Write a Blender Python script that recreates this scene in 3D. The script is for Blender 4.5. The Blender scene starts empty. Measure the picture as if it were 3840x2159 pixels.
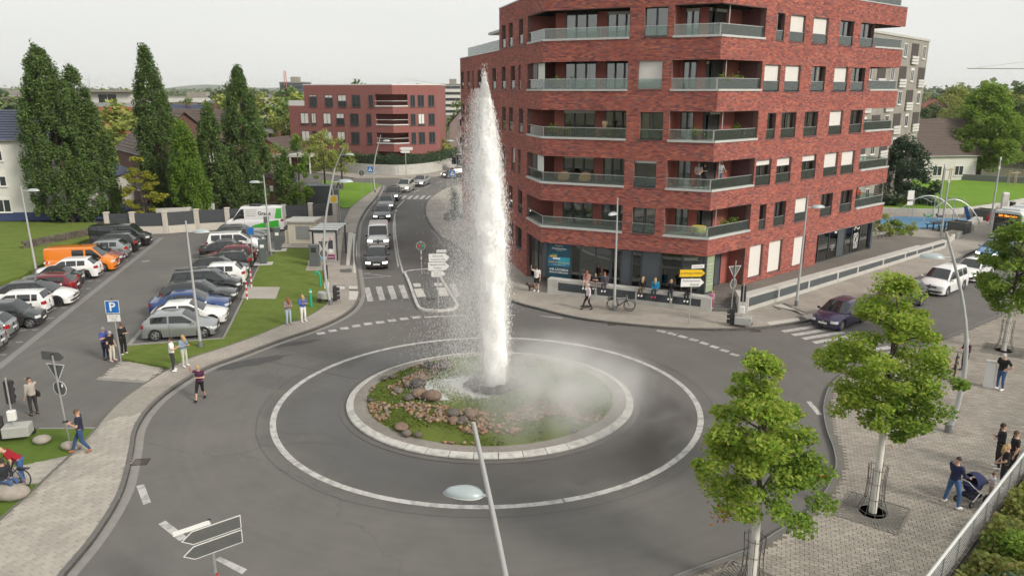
import bpy,bmesh,math,random
import numpy as np
from mathutils import Vector,Matrix
random.seed(7); RNG = np.random.default_rng(7)
R = math.radians
scene = bpy.context.scene
COL = scene.collection
# ------------------------------------------------------------------ camera
CAM_H = 13.5; F_PX = 2850.0; PITCH = math.atan((1079.5-337)/F_PX)
cd = bpy.data.cameras.new('camera'); cam = bpy.data.objects.new('camera',cd); COL.objects.link(cam)
cam.location = (0,0,CAM_H); cam.rotation_euler = (math.pi/2-PITCH,0,0)
cd.sensor_width = 36; cd.lens = F_PX/3840*36; cd.clip_start = .1; cd.clip_end = 9000
scene.camera = cam
# ------------------------------------------------------------------ sky, sun, exposure
SUN_AZ = Vector((.80,-.60,0)).normalized(); SUN_EL = R(32)
world = bpy.data.worlds.new('World'); scene.world = world; world.use_nodes = True
wn = world.node_tree; wn.nodes.clear()
sky = wn.nodes.new('ShaderNodeTexSky'); sky.sky_type = 'NISHITA'; sky.sun_disc = False
sky.sun_elevation = SUN_EL; sky.sun_rotation = math.atan2(SUN_AZ.x,SUN_AZ.y)
sky.air_density = 1.0; sky.dust_density = 5.0; sky.ozone_density = 1.0
mulv = wn.nodes.new('ShaderNodeVectorMath'); mulv.operation = 'SCALE'; mulv.inputs['Scale'].default_value = .10
wn.links.new(sky.outputs[0],mulv.inputs[0])
tc = wn.nodes.new('ShaderNodeTexCoord'); mp = wn.nodes.new('ShaderNodeMapping'); mp.inputs['Scale'].default_value = (1,1,3.2)
nz = wn.nodes.new('ShaderNodeTexNoise'); nz.inputs['Scale'].default_value = 1.6; nz.inputs['Detail'].default_value = 5
wn.links.new(tc.outputs['Generated'],mp.inputs[0]); wn.links.new(mp.outputs[0],nz.inputs['Vector'])
cr = wn.nodes.new('ShaderNodeValToRGB'); cr.color_ramp.elements[0].position = .3; cr.color_ramp.elements[1].position = .75
cr.color_ramp.elements[0].color = (.70,.712,.69,1); cr.color_ramp.elements[1].color = (.80,.80,.775,1)
wn.links.new(nz.outputs['Fac'],cr.inputs[0])
mixw = wn.nodes.new('ShaderNodeMixRGB'); mixw.inputs[0].default_value = .90      # thin unbroken cloud over the sky
wn.links.new(mulv.outputs[0],mixw.inputs[1]); wn.links.new(cr.outputs[0],mixw.inputs[2])
bg = wn.nodes.new('ShaderNodeBackground'); bg.inputs['Strength'].default_value = 1.0
wo = wn.nodes.new('ShaderNodeOutputWorld'); wn.links.new(mixw.outputs[0],bg.inputs[0]); wn.links.new(bg.outputs[0],wo.inputs[0])
sd = bpy.data.lights.new('sun','SUN'); sd.energy = 2.6; sd.angle = R(14); sd.color = (1,.93,.83)
sun = bpy.data.objects.new('sun',sd); COL.objects.link(sun)
sdir = Vector((SUN_AZ.x*math.cos(SUN_EL),SUN_AZ.y*math.cos(SUN_EL),math.sin(SUN_EL)))
sun.rotation_euler = sdir.to_track_quat('Z','Y').to_euler(); sun.location = sdir*200
vs = scene.view_settings; vs.view_transform = 'Standard'; vs.look = 'None'; vs.exposure = 0.30; vs.gamma = 1; vs.use_curve_mapping = False
scene.render.engine = 'CYCLES'
cy = scene.cycles; cy.use_denoising = True; cy.use_adaptive_sampling = True; cy.adaptive_threshold = .035; cy.max_bounces = 6; cy.diffuse_bounces = 3; cy.glossy_bounces = 3
cy.transmission_bounces = 4; cy.volume_bounces = 2; cy.transparent_max_bounces = 10; cy.caustics_reflective = False; cy.caustics_refractive = False
cy.volume_step_rate = 1.0; cy.volume_max_steps = 96; cy.sample_clamp_indirect = 6
# ------------------------------------------------------------------ helpers
SV = 3840/2576
def ray(vx,vy):
    x = (vx*SV-1920)/F_PX; y = -(vy*SV-1079.5)/F_PX; c,s = math.cos(PITCH),math.sin(PITCH)
    return (x,c+s*y,-s+c*y)
def G(vx,vy,z=0.0):
    "place on the level z of the site seen from the survey point"
    r = ray(vx,vy); t = (z-CAM_H)/r[2]; return (r[0]*t,r[1]*t)
def G3(vx,vy,z=0.0): x,y = G(vx,vy,z); return Vector((x,y,z))
def AT(vx,vy,y): r = ray(vx,vy); t = y/r[1]; return Vector((r[0]*t,y,CAM_H+r[2]*t))
def GP(pts,z=0.0): return [G(a,b,z) for a,b in pts]
def hexc(h):
    h = h.lstrip('#'); c = [int(h[i:i+2],16)/255 for i in (0,2,4)]
    return tuple((v/12.92 if v <= .04045 else ((v+.055)/1.055)**2.4) for v in c)
MATS = {}
def mat(name,col,rough=.6,metal=0.0,var=0.0,scale=4.0,bump=0.0,bscale=60.0,spec=.5,trans=0.0,alpha=1.0,emit=None,es=1.0,
        island=0.0,island2=None,coat=0.0,translucent=0.0,detail=4.0,stain=None):
    """procedural material: base colour + noise variation + per-piece variation + bump"""
    if name in MATS: return MATS[name]
    m = bpy.data.materials.new(name); m.use_nodes = True; nt = m.node_tree; b = nt.nodes['Principled BSDF']
    if isinstance(col,str): col = hexc(col)
    b.inputs['Roughness'].default_value = rough; b.inputs['Metallic'].default_value = metal
    b.inputs['Specular IOR Level'].default_value = spec; b.inputs['Alpha'].default_value = alpha
    b.inputs['Transmission Weight'].default_value = trans; b.inputs['Coat Weight'].default_value = coat
    b.inputs['Base Color'].default_value = (*col,1)
    geo = None; out = None
    def N(t): return nt.nodes.new(t)
    rgb = N('ShaderNodeRGB'); rgb.outputs[0].default_value = (*col,1); out = rgb.outputs[0]
    if var > 0 or bump > 0 or stain:
        geo = N('ShaderNodeNewGeometry')
    if island > 0 or island2 is not None:
        g2 = N('ShaderNodeNewGeometry'); oi = N('ShaderNodeObjectInfo')
        ad = N('ShaderNodeMath'); ad.operation = 'ADD'; nt.links.new(g2.outputs['Random Per Island'],ad.inputs[0]); nt.links.new(oi.outputs['Random'],ad.inputs[1])
        fr = N('ShaderNodeMath'); fr.operation = 'FRACT'; nt.links.new(ad.outputs[0],fr.inputs[0])
        if island2 is not None:
            ra = N('ShaderNodeValToRGB'); cols = [hexc(c) if isinstance(c,str) else c for c in island2]
            ra.color_ramp.interpolation = 'LINEAR'
            while len(ra.color_ramp.elements) < len(cols): ra.color_ramp.elements.new(.5)
            for i,c in enumerate(cols):
                e = ra.color_ramp.elements[i]; e.position = i/max(1,len(cols)-1); e.color = (*c,1)
            nt.links.new(fr.outputs[0],ra.inputs[0]); out = ra.outputs[0]
        if island > 0:
            mr = N('ShaderNodeMapRange'); mr.inputs['To Min'].default_value = 1-island; mr.inputs['To Max'].default_value = 1+island
            m7 = N('ShaderNodeMath'); m7.operation = 'MULTIPLY'; m7.inputs[1].default_value = 7.13; nt.links.new(fr.outputs[0],m7.inputs[0])
            f7 = N('ShaderNodeMath'); f7.operation = 'FRACT'; nt.links.new(m7.outputs[0],f7.inputs[0])
            nt.links.new(f7.outputs[0],mr.inputs['Value'])
            vm = N('ShaderNodeVectorMath'); vm.operation = 'SCALE'; nt.links.new(out,vm.inputs[0]); nt.links.new(mr.outputs[0],vm.inputs['Scale']); out = vm.outputs[0]
    if var > 0:
        n = N('ShaderNodeTexNoise'); n.inputs['Scale'].default_value = scale; n.inputs['Detail'].default_value = detail; n.inputs['Roughness'].default_value = .65
        nt.links.new(geo.outputs['Position'],n.inputs['Vector'])
        mr = N('ShaderNodeMapRange'); mr.inputs['From Min'].default_value = .25; mr.inputs['From Max'].default_value = .75
        mr.inputs['To Min'].default_value = 1-var; mr.inputs['To Max'].default_value = 1+var; nt.links.new(n.outputs['Fac'],mr.inputs['Value'])
        vm = N('ShaderNodeVectorMath'); vm.operation = 'SCALE'; nt.links.new(out,vm.inputs[0]); nt.links.new(mr.outputs[0],vm.inputs['Scale']); out = vm.outputs[0]
    if stain:
        sc,thr,scol,amt = stain
        n = N('ShaderNodeTexNoise'); n.inputs['Scale'].default_value = sc; n.inputs['Detail'].default_value = 6; n.inputs['Roughness'].default_value = .6
        nt.links.new(geo.outputs['Position'],n.inputs['Vector'])
        mr = N('ShaderNodeMapRange'); mr.inputs['From Min'].default_value = thr; mr.inputs['From Max'].default_value = thr+.14; mr.inputs['To Max'].default_value = amt; nt.links.new(n.outputs['Fac'],mr.inputs['Value'])
        mx = N('ShaderNodeMixRGB'); nt.links.new(mr.outputs[0],mx.inputs[0]); nt.links.new(out,mx.inputs[1]); mx.inputs[2].default_value = (*(hexc(scol) if isinstance(scol,str) else scol),1); out = mx.outputs[0]
    nt.links.new(out,b.inputs['Base Color'])
    if bump > 0:
        n = N('ShaderNodeTexNoise'); n.inputs['Scale'].default_value = bscale; n.inputs['Detail'].default_value = 3
        nt.links.new(geo.outputs['Position'],n.inputs['Vector'])
        bp = N('ShaderNodeBump'); bp.inputs['Strength'].default_value = bump; bp.inputs['Distance'].default_value = .02
        nt.links.new(n.outputs['Fac'],bp.inputs['Height']); nt.links.new(bp.outputs[0],b.inputs['Normal'])
    if emit:
        b.inputs['Emission Color'].default_value = (*(hexc(emit) if isinstance(emit,str) else emit),1); b.inputs['Emission Strength'].default_value = es
    if translucent > 0:
        tr = N('ShaderNodeBsdfTranslucent'); nt.links.new(out,tr.inputs[0]); ms = N('ShaderNodeMixShader'); ms.inputs[0].default_value = translucent
        nt.links.new(b.outputs[0],ms.inputs[1]); nt.links.new(tr.outputs[0],ms.inputs[2])
        nt.links.new(ms.outputs[0],nt.nodes['Material Output'].inputs['Surface'])
    MATS[name] = m
    return m
def tag(o,label=None,cat=None,group=None,kind=None):
    if label: o['label'] = label
    if cat: o['category'] = cat
    if group: o['group'] = group
    if kind: o['kind'] = kind
    return o
def thing(name,label,cat,loc=(0,0,0),rz=0.0,group=None):
    o = bpy.data.objects.new(name,None); COL.objects.link(o); o.location = loc; o.rotation_euler = (0,0,rz); o.empty_display_size = .2
    return tag(o,label,cat,group)
def link(name,me,m=None,parent=None,loc=None,rz=None):
    o = bpy.data.objects.new(name,me); COL.objects.link(o)
    if m is not None and not me.materials:
        for q in (m if isinstance(m,(list,tuple)) else [m]): me.materials.append(q)
    if parent is not None: o.parent = parent
    if loc is not None: o.location = loc
    if rz is not None: o.rotation_euler = (0,0,rz)
    return o
def copy_tree(o,parent=None):
    c = o.copy(); COL.objects.link(c); c.parent = parent
    for ch in list(o.children): copy_tree(ch,c)
    return c
def np_mesh(name,v,f,smooth=False,matidx=None):
    "v (N,3) floats, f (M,k) ints"
    v = np.asarray(v,np.float32); f = np.asarray(f,np.int32); me = bpy.data.meshes.new(name); k = f.shape[1]
    me.vertices.add(len(v)); me.vertices.foreach_set('co',v.ravel()); me.loops.add(f.size); me.loops.foreach_set('vertex_index',f.ravel())
    me.polygons.add(len(f)); me.polygons.foreach_set('loop_start',np.arange(0,f.size,k,dtype=np.int32))
    if matidx is not None: me.polygons.foreach_set('material_index',np.asarray(matidx,np.int32))
    me.polygons.foreach_set('use_smooth',np.full(len(f),smooth)); me.update(calc_edges=True); me.validate(); return me
class MB:
    def __init__(s): s.v = []; s.f = []; s.mi = []
    def add(s,vs,fs,mi=0):
        o = len(s.v); s.v += [tuple(p) for p in vs]; s.f += [tuple(i+o for i in q) for q in fs]; s.mi += [mi]*len(fs); return s
    def box(s,c,d,rz=0.0,mi=0,M=None):
        x,y,z = d[0]/2,d[1]/2,d[2]/2
        vs = [(a*x,b*y,e*z) for e in (-1,1) for a,b in ((-1,-1),(1,-1),(1,1),(-1,1))]
        if M is None: M = Matrix.Translation(c) @ Matrix.Rotation(rz,4,'Z')
        return s.add([M @ Vector(p) for p in vs],[(0,3,2,1),(4,5,6,7),(0,1,5,4),(1,2,6,5),(2,3,7,6),(3,0,4,7)],mi)
    def bx(s,x0,x1,y0,y1,z0,z1,mi=0): return s.box(((x0+x1)/2,(y0+y1)/2,(z0+z1)/2),(x1-x0,y1-y0,z1-z0),0,mi)
    def cbox(s,c,d,b=.02,rz=0.0,mi=0,M=None):
        "box with bevelled vertical and top edges"
        x,y,z = d[0]/2,d[1]/2,d[2]/2; b = min(b,x*.9,y*.9,z*.9)
        def ring(ex,ey,zz): return [(-ex+b,-ey,zz),(ex-b,-ey,zz),(ex,-ey+b,zz),(ex,ey-b,zz),(ex-b,ey,zz),(-ex+b,ey,zz),(-ex,ey-b,zz),(-ex,-ey+b,zz)]
        vs = ring(x,y,-z)+ring(x,y,z-b)+ring(x-b,y-b,z)
        if M is None: M = Matrix.Translation(c) @ Matrix.Rotation(rz,4,'Z')
        fs = [tuple(range(7,-1,-1)),tuple(range(16,24))]
        for k in (0,8): fs += [(k+i,k+(i+1) % 8,k+8+(i+1) % 8,k+8+i) for i in range(8)]
        return s.add([M @ Vector(p) for p in vs],fs,mi)
    def tube(s,path,rad,seg=8,mi=0,cap=True):
        path = [Vector(p) for p in path]; n = len(path)
        if not hasattr(rad,'__len__'): rad = [rad]*n
        vs = []; prev = None
        for i,p in enumerate(path):
            d = (path[min(i+1,n-1)]-path[max(i-1,0)]).normalized()
            if prev is None: a = Vector((0,0,1)) if abs(d.z) < .9 else Vector((1,0,0)); u = d.cross(a).normalized()
            else: u = (prev-d*prev.dot(d)); u = u.normalized() if u.length > 1e-6 else d.orthogonal().normalized()
            prev = u; w = d.cross(u)
            vs += [p+(u*math.cos(2*math.pi*k/seg)+w*math.sin(2*math.pi*k/seg))*rad[i] for k in range(seg)]
        fs = [(i*seg+k,i*seg+(k+1) % seg,(i+1)*seg+(k+1) % seg,(i+1)*seg+k) for i in range(n-1) for k in range(seg)]
        if cap: fs += [tuple(range(seg-1,-1,-1)),tuple((n-1)*seg+k for k in range(seg))]
        return s.add(vs,fs,mi)
    def lathe(s,prof,seg=16,M=None,mi=0):
        "prof: (r,z) pairs about local z"
        M = M or Matrix(); vs = []; n = len(prof)
        for r,z in prof: vs += [M @ Vector((r*math.cos(2*math.pi*k/seg),r*math.sin(2*math.pi*k/seg),z)) for k in range(seg)]
        fs = [(i*seg+k,i*seg+(k+1) % seg,(i+1)*seg+(k+1) % seg,(i+1)*seg+k) for i in range(n-1) for k in range(seg)]
        if prof[0][0] > 1e-4: fs.append(tuple(range(seg-1,-1,-1)))
        if prof[-1][0] > 1e-4: fs.append(tuple((n-1)*seg+k for k in range(seg)))
        return s.add(vs,fs,mi)
    def prism(s,poly,z0,z1,mi=0,M=None):
        "poly: ccw xy list extruded z0..z1"
        n = len(poly); vs = [(p[0],p[1],z0) for p in poly]+[(p[0],p[1],z1) for p in poly]
        if M: vs = [M @ Vector(p) for p in vs]
        a = sum(poly[i][0]*poly[(i+1) % n][1]-poly[(i+1) % n][0]*poly[i][1] for i in range(n))
        fs = [tuple(range(n-1,-1,-1)),tuple(range(n,2*n))]+[(i,(i+1) % n,n+(i+1) % n,n+i) for i in range(n)]
        if a < 0: fs = [tuple(reversed(q)) for q in fs]
        return s.add(vs,fs,mi)
    def build(s,name,m=None,parent=None,smooth=False,loc=None,rz=None):
        me = bpy.data.meshes.new(name); me.from_pydata([tuple(p) for p in s.v],[],s.f)
        if any(s.mi): me.polygons.foreach_set('material_index',s.mi)
        if smooth:
            me.polygons.foreach_set('use_smooth',[True]*len(s.f))
            if smooth != 'all':
                me.update(); me.set_sharp_from_angle(angle=R(40))
        me.update(); return link(name,me,m,parent,loc,rz)
def arr(v): return np.array([tuple(p) for p in v],float)
def inside(pts,poly):
    "vectorised point in polygon"
    x,y = pts[:,0],pts[:,1]; c = np.zeros(len(pts),bool); n = len(poly); j = n-1
    for i in range(n):
        xi,yi = poly[i]; xj,yj = poly[j]
        with np.errstate(divide='ignore',invalid='ignore'):
            c ^= ((yi > y) != (yj > y)) & (x < (xj-xi)*(y-yi)/(yj-yi)+xi)
        j = i
    return c
def smooth_line(pts,n=6):
    "Catmull-Rom through pts"
    P = [np.array(p,float) for p in pts]; P = [2*P[0]-P[1]]+P+[2*P[-1]-P[-2]]; o = []
    for i in range(1,len(P)-2):
        for k in range(n):
            t = k/n; a,b,c,d = P[i-1],P[i],P[i+1],P[i+2]
            o.append(tuple(.5*((2*b)+(-a+c)*t+(2*a-5*b+4*c-d)*t*t+(-a+3*b-3*c+d)*t**3)))
    o.append(tuple(P[-2])); return o
def offset_line(pts,d):
    "shift a polyline to its left by d"
    P = np.array(pts,float); T = np.gradient(P,axis=0); T /= np.linalg.norm(T,axis=1)[:,None]+1e-9
    return [tuple(q) for q in P+np.stack([-T[:,1],T[:,0]],1)*d]
def tri_poly(poly,z):
    "flat polygon mesh data (handles concave) -> verts, tris"
    bm = bmesh.new(); vs = [bm.verts.new((p[0],p[1],z)) for p in poly]; f = bm.faces.new(vs); bm.normal_update()
    if f.normal.z < 0: f.normal_flip()
    bmesh.ops.triangulate(bm,faces=[f]); bm.verts.index_update()
    v = [tuple(q.co) for q in bm.verts]; t = [tuple(q.index for q in fc.verts) for fc in bm.faces]; bm.free(); return v,t
def sheet(name,poly,z,m,kind='structure',thick=0.0,parent=None):
    mb = MB(); v,t = tri_poly(poly,z); mb.add(v,t)
    if thick > 0:
        n = len(poly); mb.add([(p[0],p[1],z) for p in poly]+[(p[0],p[1],z-thick) for p in poly],[(i,i+n,(i+1) % n+n,(i+1) % n) for i in range(n)])
    o = mb.build(name,m,parent)
    if kind and parent is None: o['kind'] = kind
    return o
def strip(mb,line,w,z,h=0.0,mi=0,both=True):
    "flat or raised band of width w centred on a line"
    a = offset_line(line,w/2 if both else w); b = offset_line(line,-w/2) if both else line; n = len(line)
    vs = [(p[0],p[1],z+h) for p in a]+[(p[0],p[1],z+h) for p in b]
    fs = [(i,n+i,n+i+1,i+1) for i in range(n-1)]
    if h > 0:
        vs += [(p[0],p[1],z) for p in a]+[(p[0],p[1],z) for p in b]
        fs += [(2*n+i,i,i+1,2*n+i+1) for i in range(n-1)]+[(n+i,3*n+i,3*n+i+1,n+i+1) for i in range(n-1)]
        fs += [(0,2*n,3*n,n),(n-1,2*n-1,4*n-1,3*n-1)]
    mb.add(vs,fs,mi)
BOXF = np.array([(4,5,6,7),(0,1,5,4),(1,2,6,5),(2,3,7,6),(3,0,4,7)])
def boxes_np(cx,cy,z0,z1,lx,ly,ang,cham=.006):
    "many open-bottom boxes with tapered tops: arrays in, verts/faces out"
    n = len(cx); ca,sa = np.cos(ang),np.sin(ang); V = np.zeros((n,8,3))
    for k,(a,b,t) in enumerate(((-1,-1,0),(1,-1,0),(1,1,0),(-1,1,0),(-1,-1,1),(1,-1,1),(1,1,1),(-1,1,1))):
        hx = a*(lx/2-(cham if t else 0)); hy = b*(ly/2-(cham if t else 0))
        V[:,k,0] = cx+ca*hx-sa*hy; V[:,k,1] = cy+sa*hx+ca*hy; V[:,k,2] = z1 if t else z0
    return V.reshape(-1,3),(BOXF[None]+(np.arange(n)*8)[:,None,None]).reshape(-1,4)
def pave(poly,ang,lx,ly,z,m,parent,far=60.0,joint=.008,nobj=300,name='paver',relief=.014,holes=()):
    "running-bond pavers clipped to a polygon: the nearest ones objects, the rest one mesh"
    P = np.array(poly); c0 = P.mean(0); ca,sa = math.cos(ang),math.sin(ang); Rm = np.array([[ca,sa],[-sa,ca]]); L = (P-c0) @ Rm.T
    i = np.arange(int(L[:,0].min()/lx)-1,int(L[:,0].max()/lx)+2); j = np.arange(int(L[:,1].min()/ly)-1,int(L[:,1].max()/ly)+2)
    I,J = np.meshgrid(i,j); X = (I+.5*(J % 2))*lx; Yy = J*ly; W = np.stack([X.ravel(),Yy.ravel()],1) @ Rm + c0
    k = np.hypot(W[:,0],W[:,1]) < far
    for ddx,ddy in ((0,0),(.13,0),(-.13,0),(0,.13),(0,-.13)): k &= inside(W+np.array([ddx,ddy]),poly)
    for h in holes: k &= ~inside(W,h)
    W = W[k]; d = np.hypot(W[:,0],W[:,1]); o = np.argsort(d); W = W[o]; n = len(W); zj = RNG.normal(0,.0022,n)
    inview = (W[:,1] > 17.6)&(np.abs(W[:,0]) < W[:,1]*.68)
    idx = np.where(inview)[0][:nobj]; rest = np.setdiff1d(np.arange(n),idx)
    v,f = boxes_np(np.zeros(1),np.zeros(1),-relief,0,lx-joint,ly-joint,0.0); me = np_mesh(name,v,f); me.materials.append(m)
    pi_ = parent.matrix_world.inverted() if parent else Matrix()
    for q in idx:
        ob = bpy.data.objects.new(name,me); COL.objects.link(ob); ob.location = (W[q,0],W[q,1],z+zj[q]); ob.rotation_euler = (0,0,ang); ob.parent = parent
    if len(rest):
        v,f = boxes_np(W[rest,0],W[rest,1],z-relief+zj[rest],z+zj[rest],lx-joint,ly-joint,ang)
        me2 = np_mesh(name+'_field',v,f); ob = link(name+'_field',me2,m,parent); ob['kind'] = 'stuff'
TMP = bpy.data.scenes.new('workbench')
def evaluate(ob):
    "mesh of an object with its modifiers, worked out in a scene of its own"
    TMP.collection.objects.link(ob); vl = TMP.view_layers[0]; vl.update(); me = bpy.data.meshes.new_from_object(ob.evaluated_get(vl.depsgraph)); TMP.collection.objects.unlink(ob); return me
def text_mesh(name,txt,size,m,parent,M,align='CENTER',bold=False,extr=.002):
    cu = bpy.data.curves.new('tmp','FONT'); cu.body = txt; cu.size = size; cu.align_x = align; cu.align_y = 'CENTER'; cu.extrude = extr; cu.resolution_u = 2
    if bold: cu.offset = size*.018
    ob = bpy.data.objects.new('tmp',cu); me = evaluate(ob)
    bpy.data.objects.remove(ob); bpy.data.curves.remove(cu); me.name = name; me.transform(M); me.materials.clear(); return link(name,me,m,parent)
def face_M(p,nrm,up=(0,0,1)):
    "matrix whose local xy plane faces nrm at p"
    z = Vector(nrm).normalized(); x = Vector(up).cross(z).normalized(); y = z.cross(x)
    M = Matrix((x,y,z)).transposed().to_4x4(); M.translation = Vector(p); return M
# ================================================================== ground, road, pavements
def asphalt_mat():
    m = bpy.data.materials.new('asphalt'); m.use_nodes = True; nt = m.node_tree; b = nt.nodes['Principled BSDF']
    def N(t): return nt.nodes.new(t)
    L = nt.links.new
    geo = N('ShaderNodeNewGeometry'); P = geo.outputs['Position']
    def noise(sc,det=4,ro=.6,vec=P):
        n = N('ShaderNodeTexNoise'); n.inputs['Scale'].default_value = sc; n.inputs['Detail'].default_value = det; n.inputs['Roughness'].default_value = ro; L(vec,n.inputs['Vector']); return n.outputs['Fac']
    def mrange(v,a,b_,c,d):
        q = N('ShaderNodeMapRange'); q.inputs[1].default_value = a; q.inputs[2].default_value = b_; q.inputs[3].default_value = c; q.inputs[4].default_value = d; L(v,q.inputs[0]); return q.outputs[0]
    def math_(op,a,b_):
        q = N('ShaderNodeMath'); q.operation = op
        for i,w in enumerate((a,b_)):
            if isinstance(w,(int,float)): q.inputs[i].default_value = w
            else: L(w,q.inputs[i])
        return q.outputs[0]
    big = mrange(noise(.13,5,.6),.3,.7,.85,1.15); mid = mrange(noise(.9,6,.7),.3,.7,.93,1.07); fine = mrange(noise(38,3,.7),.25,.75,.80,1.20)
    val = math_('MULTIPLY',math_('MULTIPLY',big,mid),fine)
    # tyre-polished lanes round the roundabout
    sub = N('ShaderNodeVectorMath'); sub.operation = 'SUBTRACT'; L(P,sub.inputs[0]); sub.inputs[1].default_value = (-1.0,31.9,0)
    ln = N('ShaderNodeVectorMath'); ln.operation = 'LENGTH'; L(sub.outputs[0],ln.inputs[0]); r = ln.outputs['Value']
    cmb = N('ShaderNodeCombineXYZ'); L(r,cmb.inputs[0]); val = math_('MULTIPLY',val,mrange(noise(1.1,3,.6,cmb.outputs[0]),.3,.7,.93,1.07))
    # spray-wetted asphalt near the island: darker and smoother
    wetn = noise(.22,6,.65)
    fall = mrange(r,6.3,11.0,.50,-.12); wet = mrange(math_('ADD',wetn,fall),.56,.78,0,1)
    # puddle arm towards the west
    s2 = N('ShaderNodeVectorMath'); s2.operation = 'SUBTRACT'; L(P,s2.inputs[0]); s2.inputs[1].default_value = (-8.2,34.2,0)
    mp_ = N('ShaderNodeMapping'); mp_.vector_type = 'POINT'; mp_.inputs['Rotation'].default_value = (0,0,R(-38)); mp_.inputs['Scale'].default_value = (.16,.5,1); L(s2.outputs[0],mp_.inputs[0])
    l2 = N('ShaderNodeVectorMath'); l2.operation = 'LENGTH'; L(mp_.outputs[0],l2.inputs[0])
    pud = mrange(math_('ADD',math_('MULTIPLY',noise(.7,5,.6),.5),mrange(l2.outputs['Value'],0,1.3,.5,-.1)),.42,.5,0,1)
    wetall = math_('MAXIMUM',wet,math_('MULTIPLY',pud,.75))
    val = math_('MULTIPLY',val,mrange(wetall,0,1,1,.60))
    # fine cracks and tar joints
    vor = N('ShaderNodeTexVoronoi'); vor.feature = 'DISTANCE_TO_EDGE'; vor.inputs['Scale'].default_value = .055
    nv = N('ShaderNodeTexNoise'); nv.inputs['Scale'].default_value = .8; nv.inputs['Detail'].default_value = 5; L(P,nv.inputs['Vector'])
    av = N('ShaderNodeVectorMath'); av.operation = 'MULTIPLY_ADD'; L(nv.outputs['Color'],av.inputs[0]); av.inputs[1].default_value = (1.6,1.6,0); L(P,av.inputs[2]); L(av.outputs[0],vor.inputs['Vector'])
    crack = mrange(vor.outputs['Distance'],.0006,.002,.86,1.0)
    val = math_('MULTIPLY',val,crack)
    cm = N('ShaderNodeVectorMath'); cm.operation = 'SCALE'; cm.inputs[0].default_value = (.132,.126,.118); L(val,cm.inputs['Scale'])
    L(cm.outputs[0],b.inputs['Base Color'])
    L(mrange(wetall,0,1,.86,.36),b.inputs['Roughness']); b.inputs['Specular IOR Level'].default_value = .35
    bp = N('ShaderNodeBump'); bp.inputs['Distance'].default_value = .008; L(mrange(wetall,0,1,.35,.1),bp.inputs['Strength']); L(noise(60,3),bp.inputs['Height']); L(bp.outputs[0],b.inputs['Normal'])
    return m
ASPH = asphalt_mat()
ASPH2 = mat('bay_asphalt',(.115,.112,.108),.9,var=.10,scale=1.2,bump=.2,bscale=50,stain=(.5,.58,(.06,.058,.055),.6))
PAINT = mat('road_paint',(.46,.45,.43),.6,var=.12,scale=6,stain=(2.6,.47,(.25,.245,.235),.8))
KERB = mat('kerb_stone_grey',(.13,.125,.118),.85,var=.15,scale=3,bump=.2)
GUTTER = mat('gutter_concrete',(.24,.23,.215),.85,var=.12,scale=3,bump=.1)
PAVE = mat('paver_concrete',(.345,.32,.28),.88,var=.13,scale=.6,island=.10,bump=.12,bscale=90)
PAVE2 = mat('paver_plaza',(.30,.272,.235),.88,var=.18,scale=.35,island=.14,bump=.12,bscale=90,stain=(.4,.55,(.17,.15,.125),.6))
JOINT = mat('paving_joint',(.15,.135,.11),.95,var=.2,scale=5)
JOINTL = mat('paving_joint_light',(.27,.25,.215),.95,var=.2,scale=5)
def cobble_mat(name,col,sc,joint,bump=.4):
    m = bpy.data.materials.new(name); m.use_nodes = True; nt = m.node_tree; b = nt.nodes['Principled BSDF']; L = nt.links.new
    geo = nt.nodes.new('ShaderNodeNewGeometry'); mp = nt.nodes.new('ShaderNodeMapping'); mp.inputs['Rotation'].default_value = (0,0,R(24)); L(geo.outputs['Position'],mp.inputs[0])
    br = nt.nodes.new('ShaderNodeTexBrick'); br.inputs['Scale'].default_value = sc; br.inputs['Mortar Size'].default_value = .014; br.inputs['Brick Width'].default_value = .5; br.inputs['Row Height'].default_value = .3
    br.inputs['Color1'].default_value = (*[c*1.07 for c in col],1); br.inputs['Color2'].default_value = (*[c*.90 for c in col],1); br.inputs['Mortar'].default_value = (*joint,1); L(mp.outputs[0],br.inputs['Vector'])
    n = nt.nodes.new('ShaderNodeTexNoise'); n.inputs['Scale'].default_value = .5; n.inputs['Detail'].default_value = 6; L(geo.outputs['Position'],n.inputs['Vector'])
    mr = nt.nodes.new('ShaderNodeMapRange'); mr.inputs[1].default_value = .3; mr.inputs[2].default_value = .7; mr.inputs[3].default_value = .85; mr.inputs[4].default_value = 1.13; L(n.outputs['Fac'],mr.inputs[0])
    vm = nt.nodes.new('ShaderNodeVectorMath'); vm.operation = 'SCALE'; L(br.outputs['Color'],vm.inputs[0]); L(mr.outputs[0],vm.inputs['Scale']); L(vm.outputs[0],b.inputs['Base Color'])
    b.inputs['Roughness'].default_value = .88
    bp = nt.nodes.new('ShaderNodeBump'); bp.invert = True; bp.inputs['Strength'].default_value = bump; bp.inputs['Distance'].default_value = .01; L(br.outputs['Fac'],bp.inputs['Height']); L(bp.outputs[0],b.inputs['Normal'])
    return m
SETT = cobble_mat('small_setts',(.33,.298,.26),2.0,(.22,.20,.175)); SETTD = cobble_mat('dark_setts',(.12,.112,.105),2.2,(.07,.066,.06))
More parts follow.
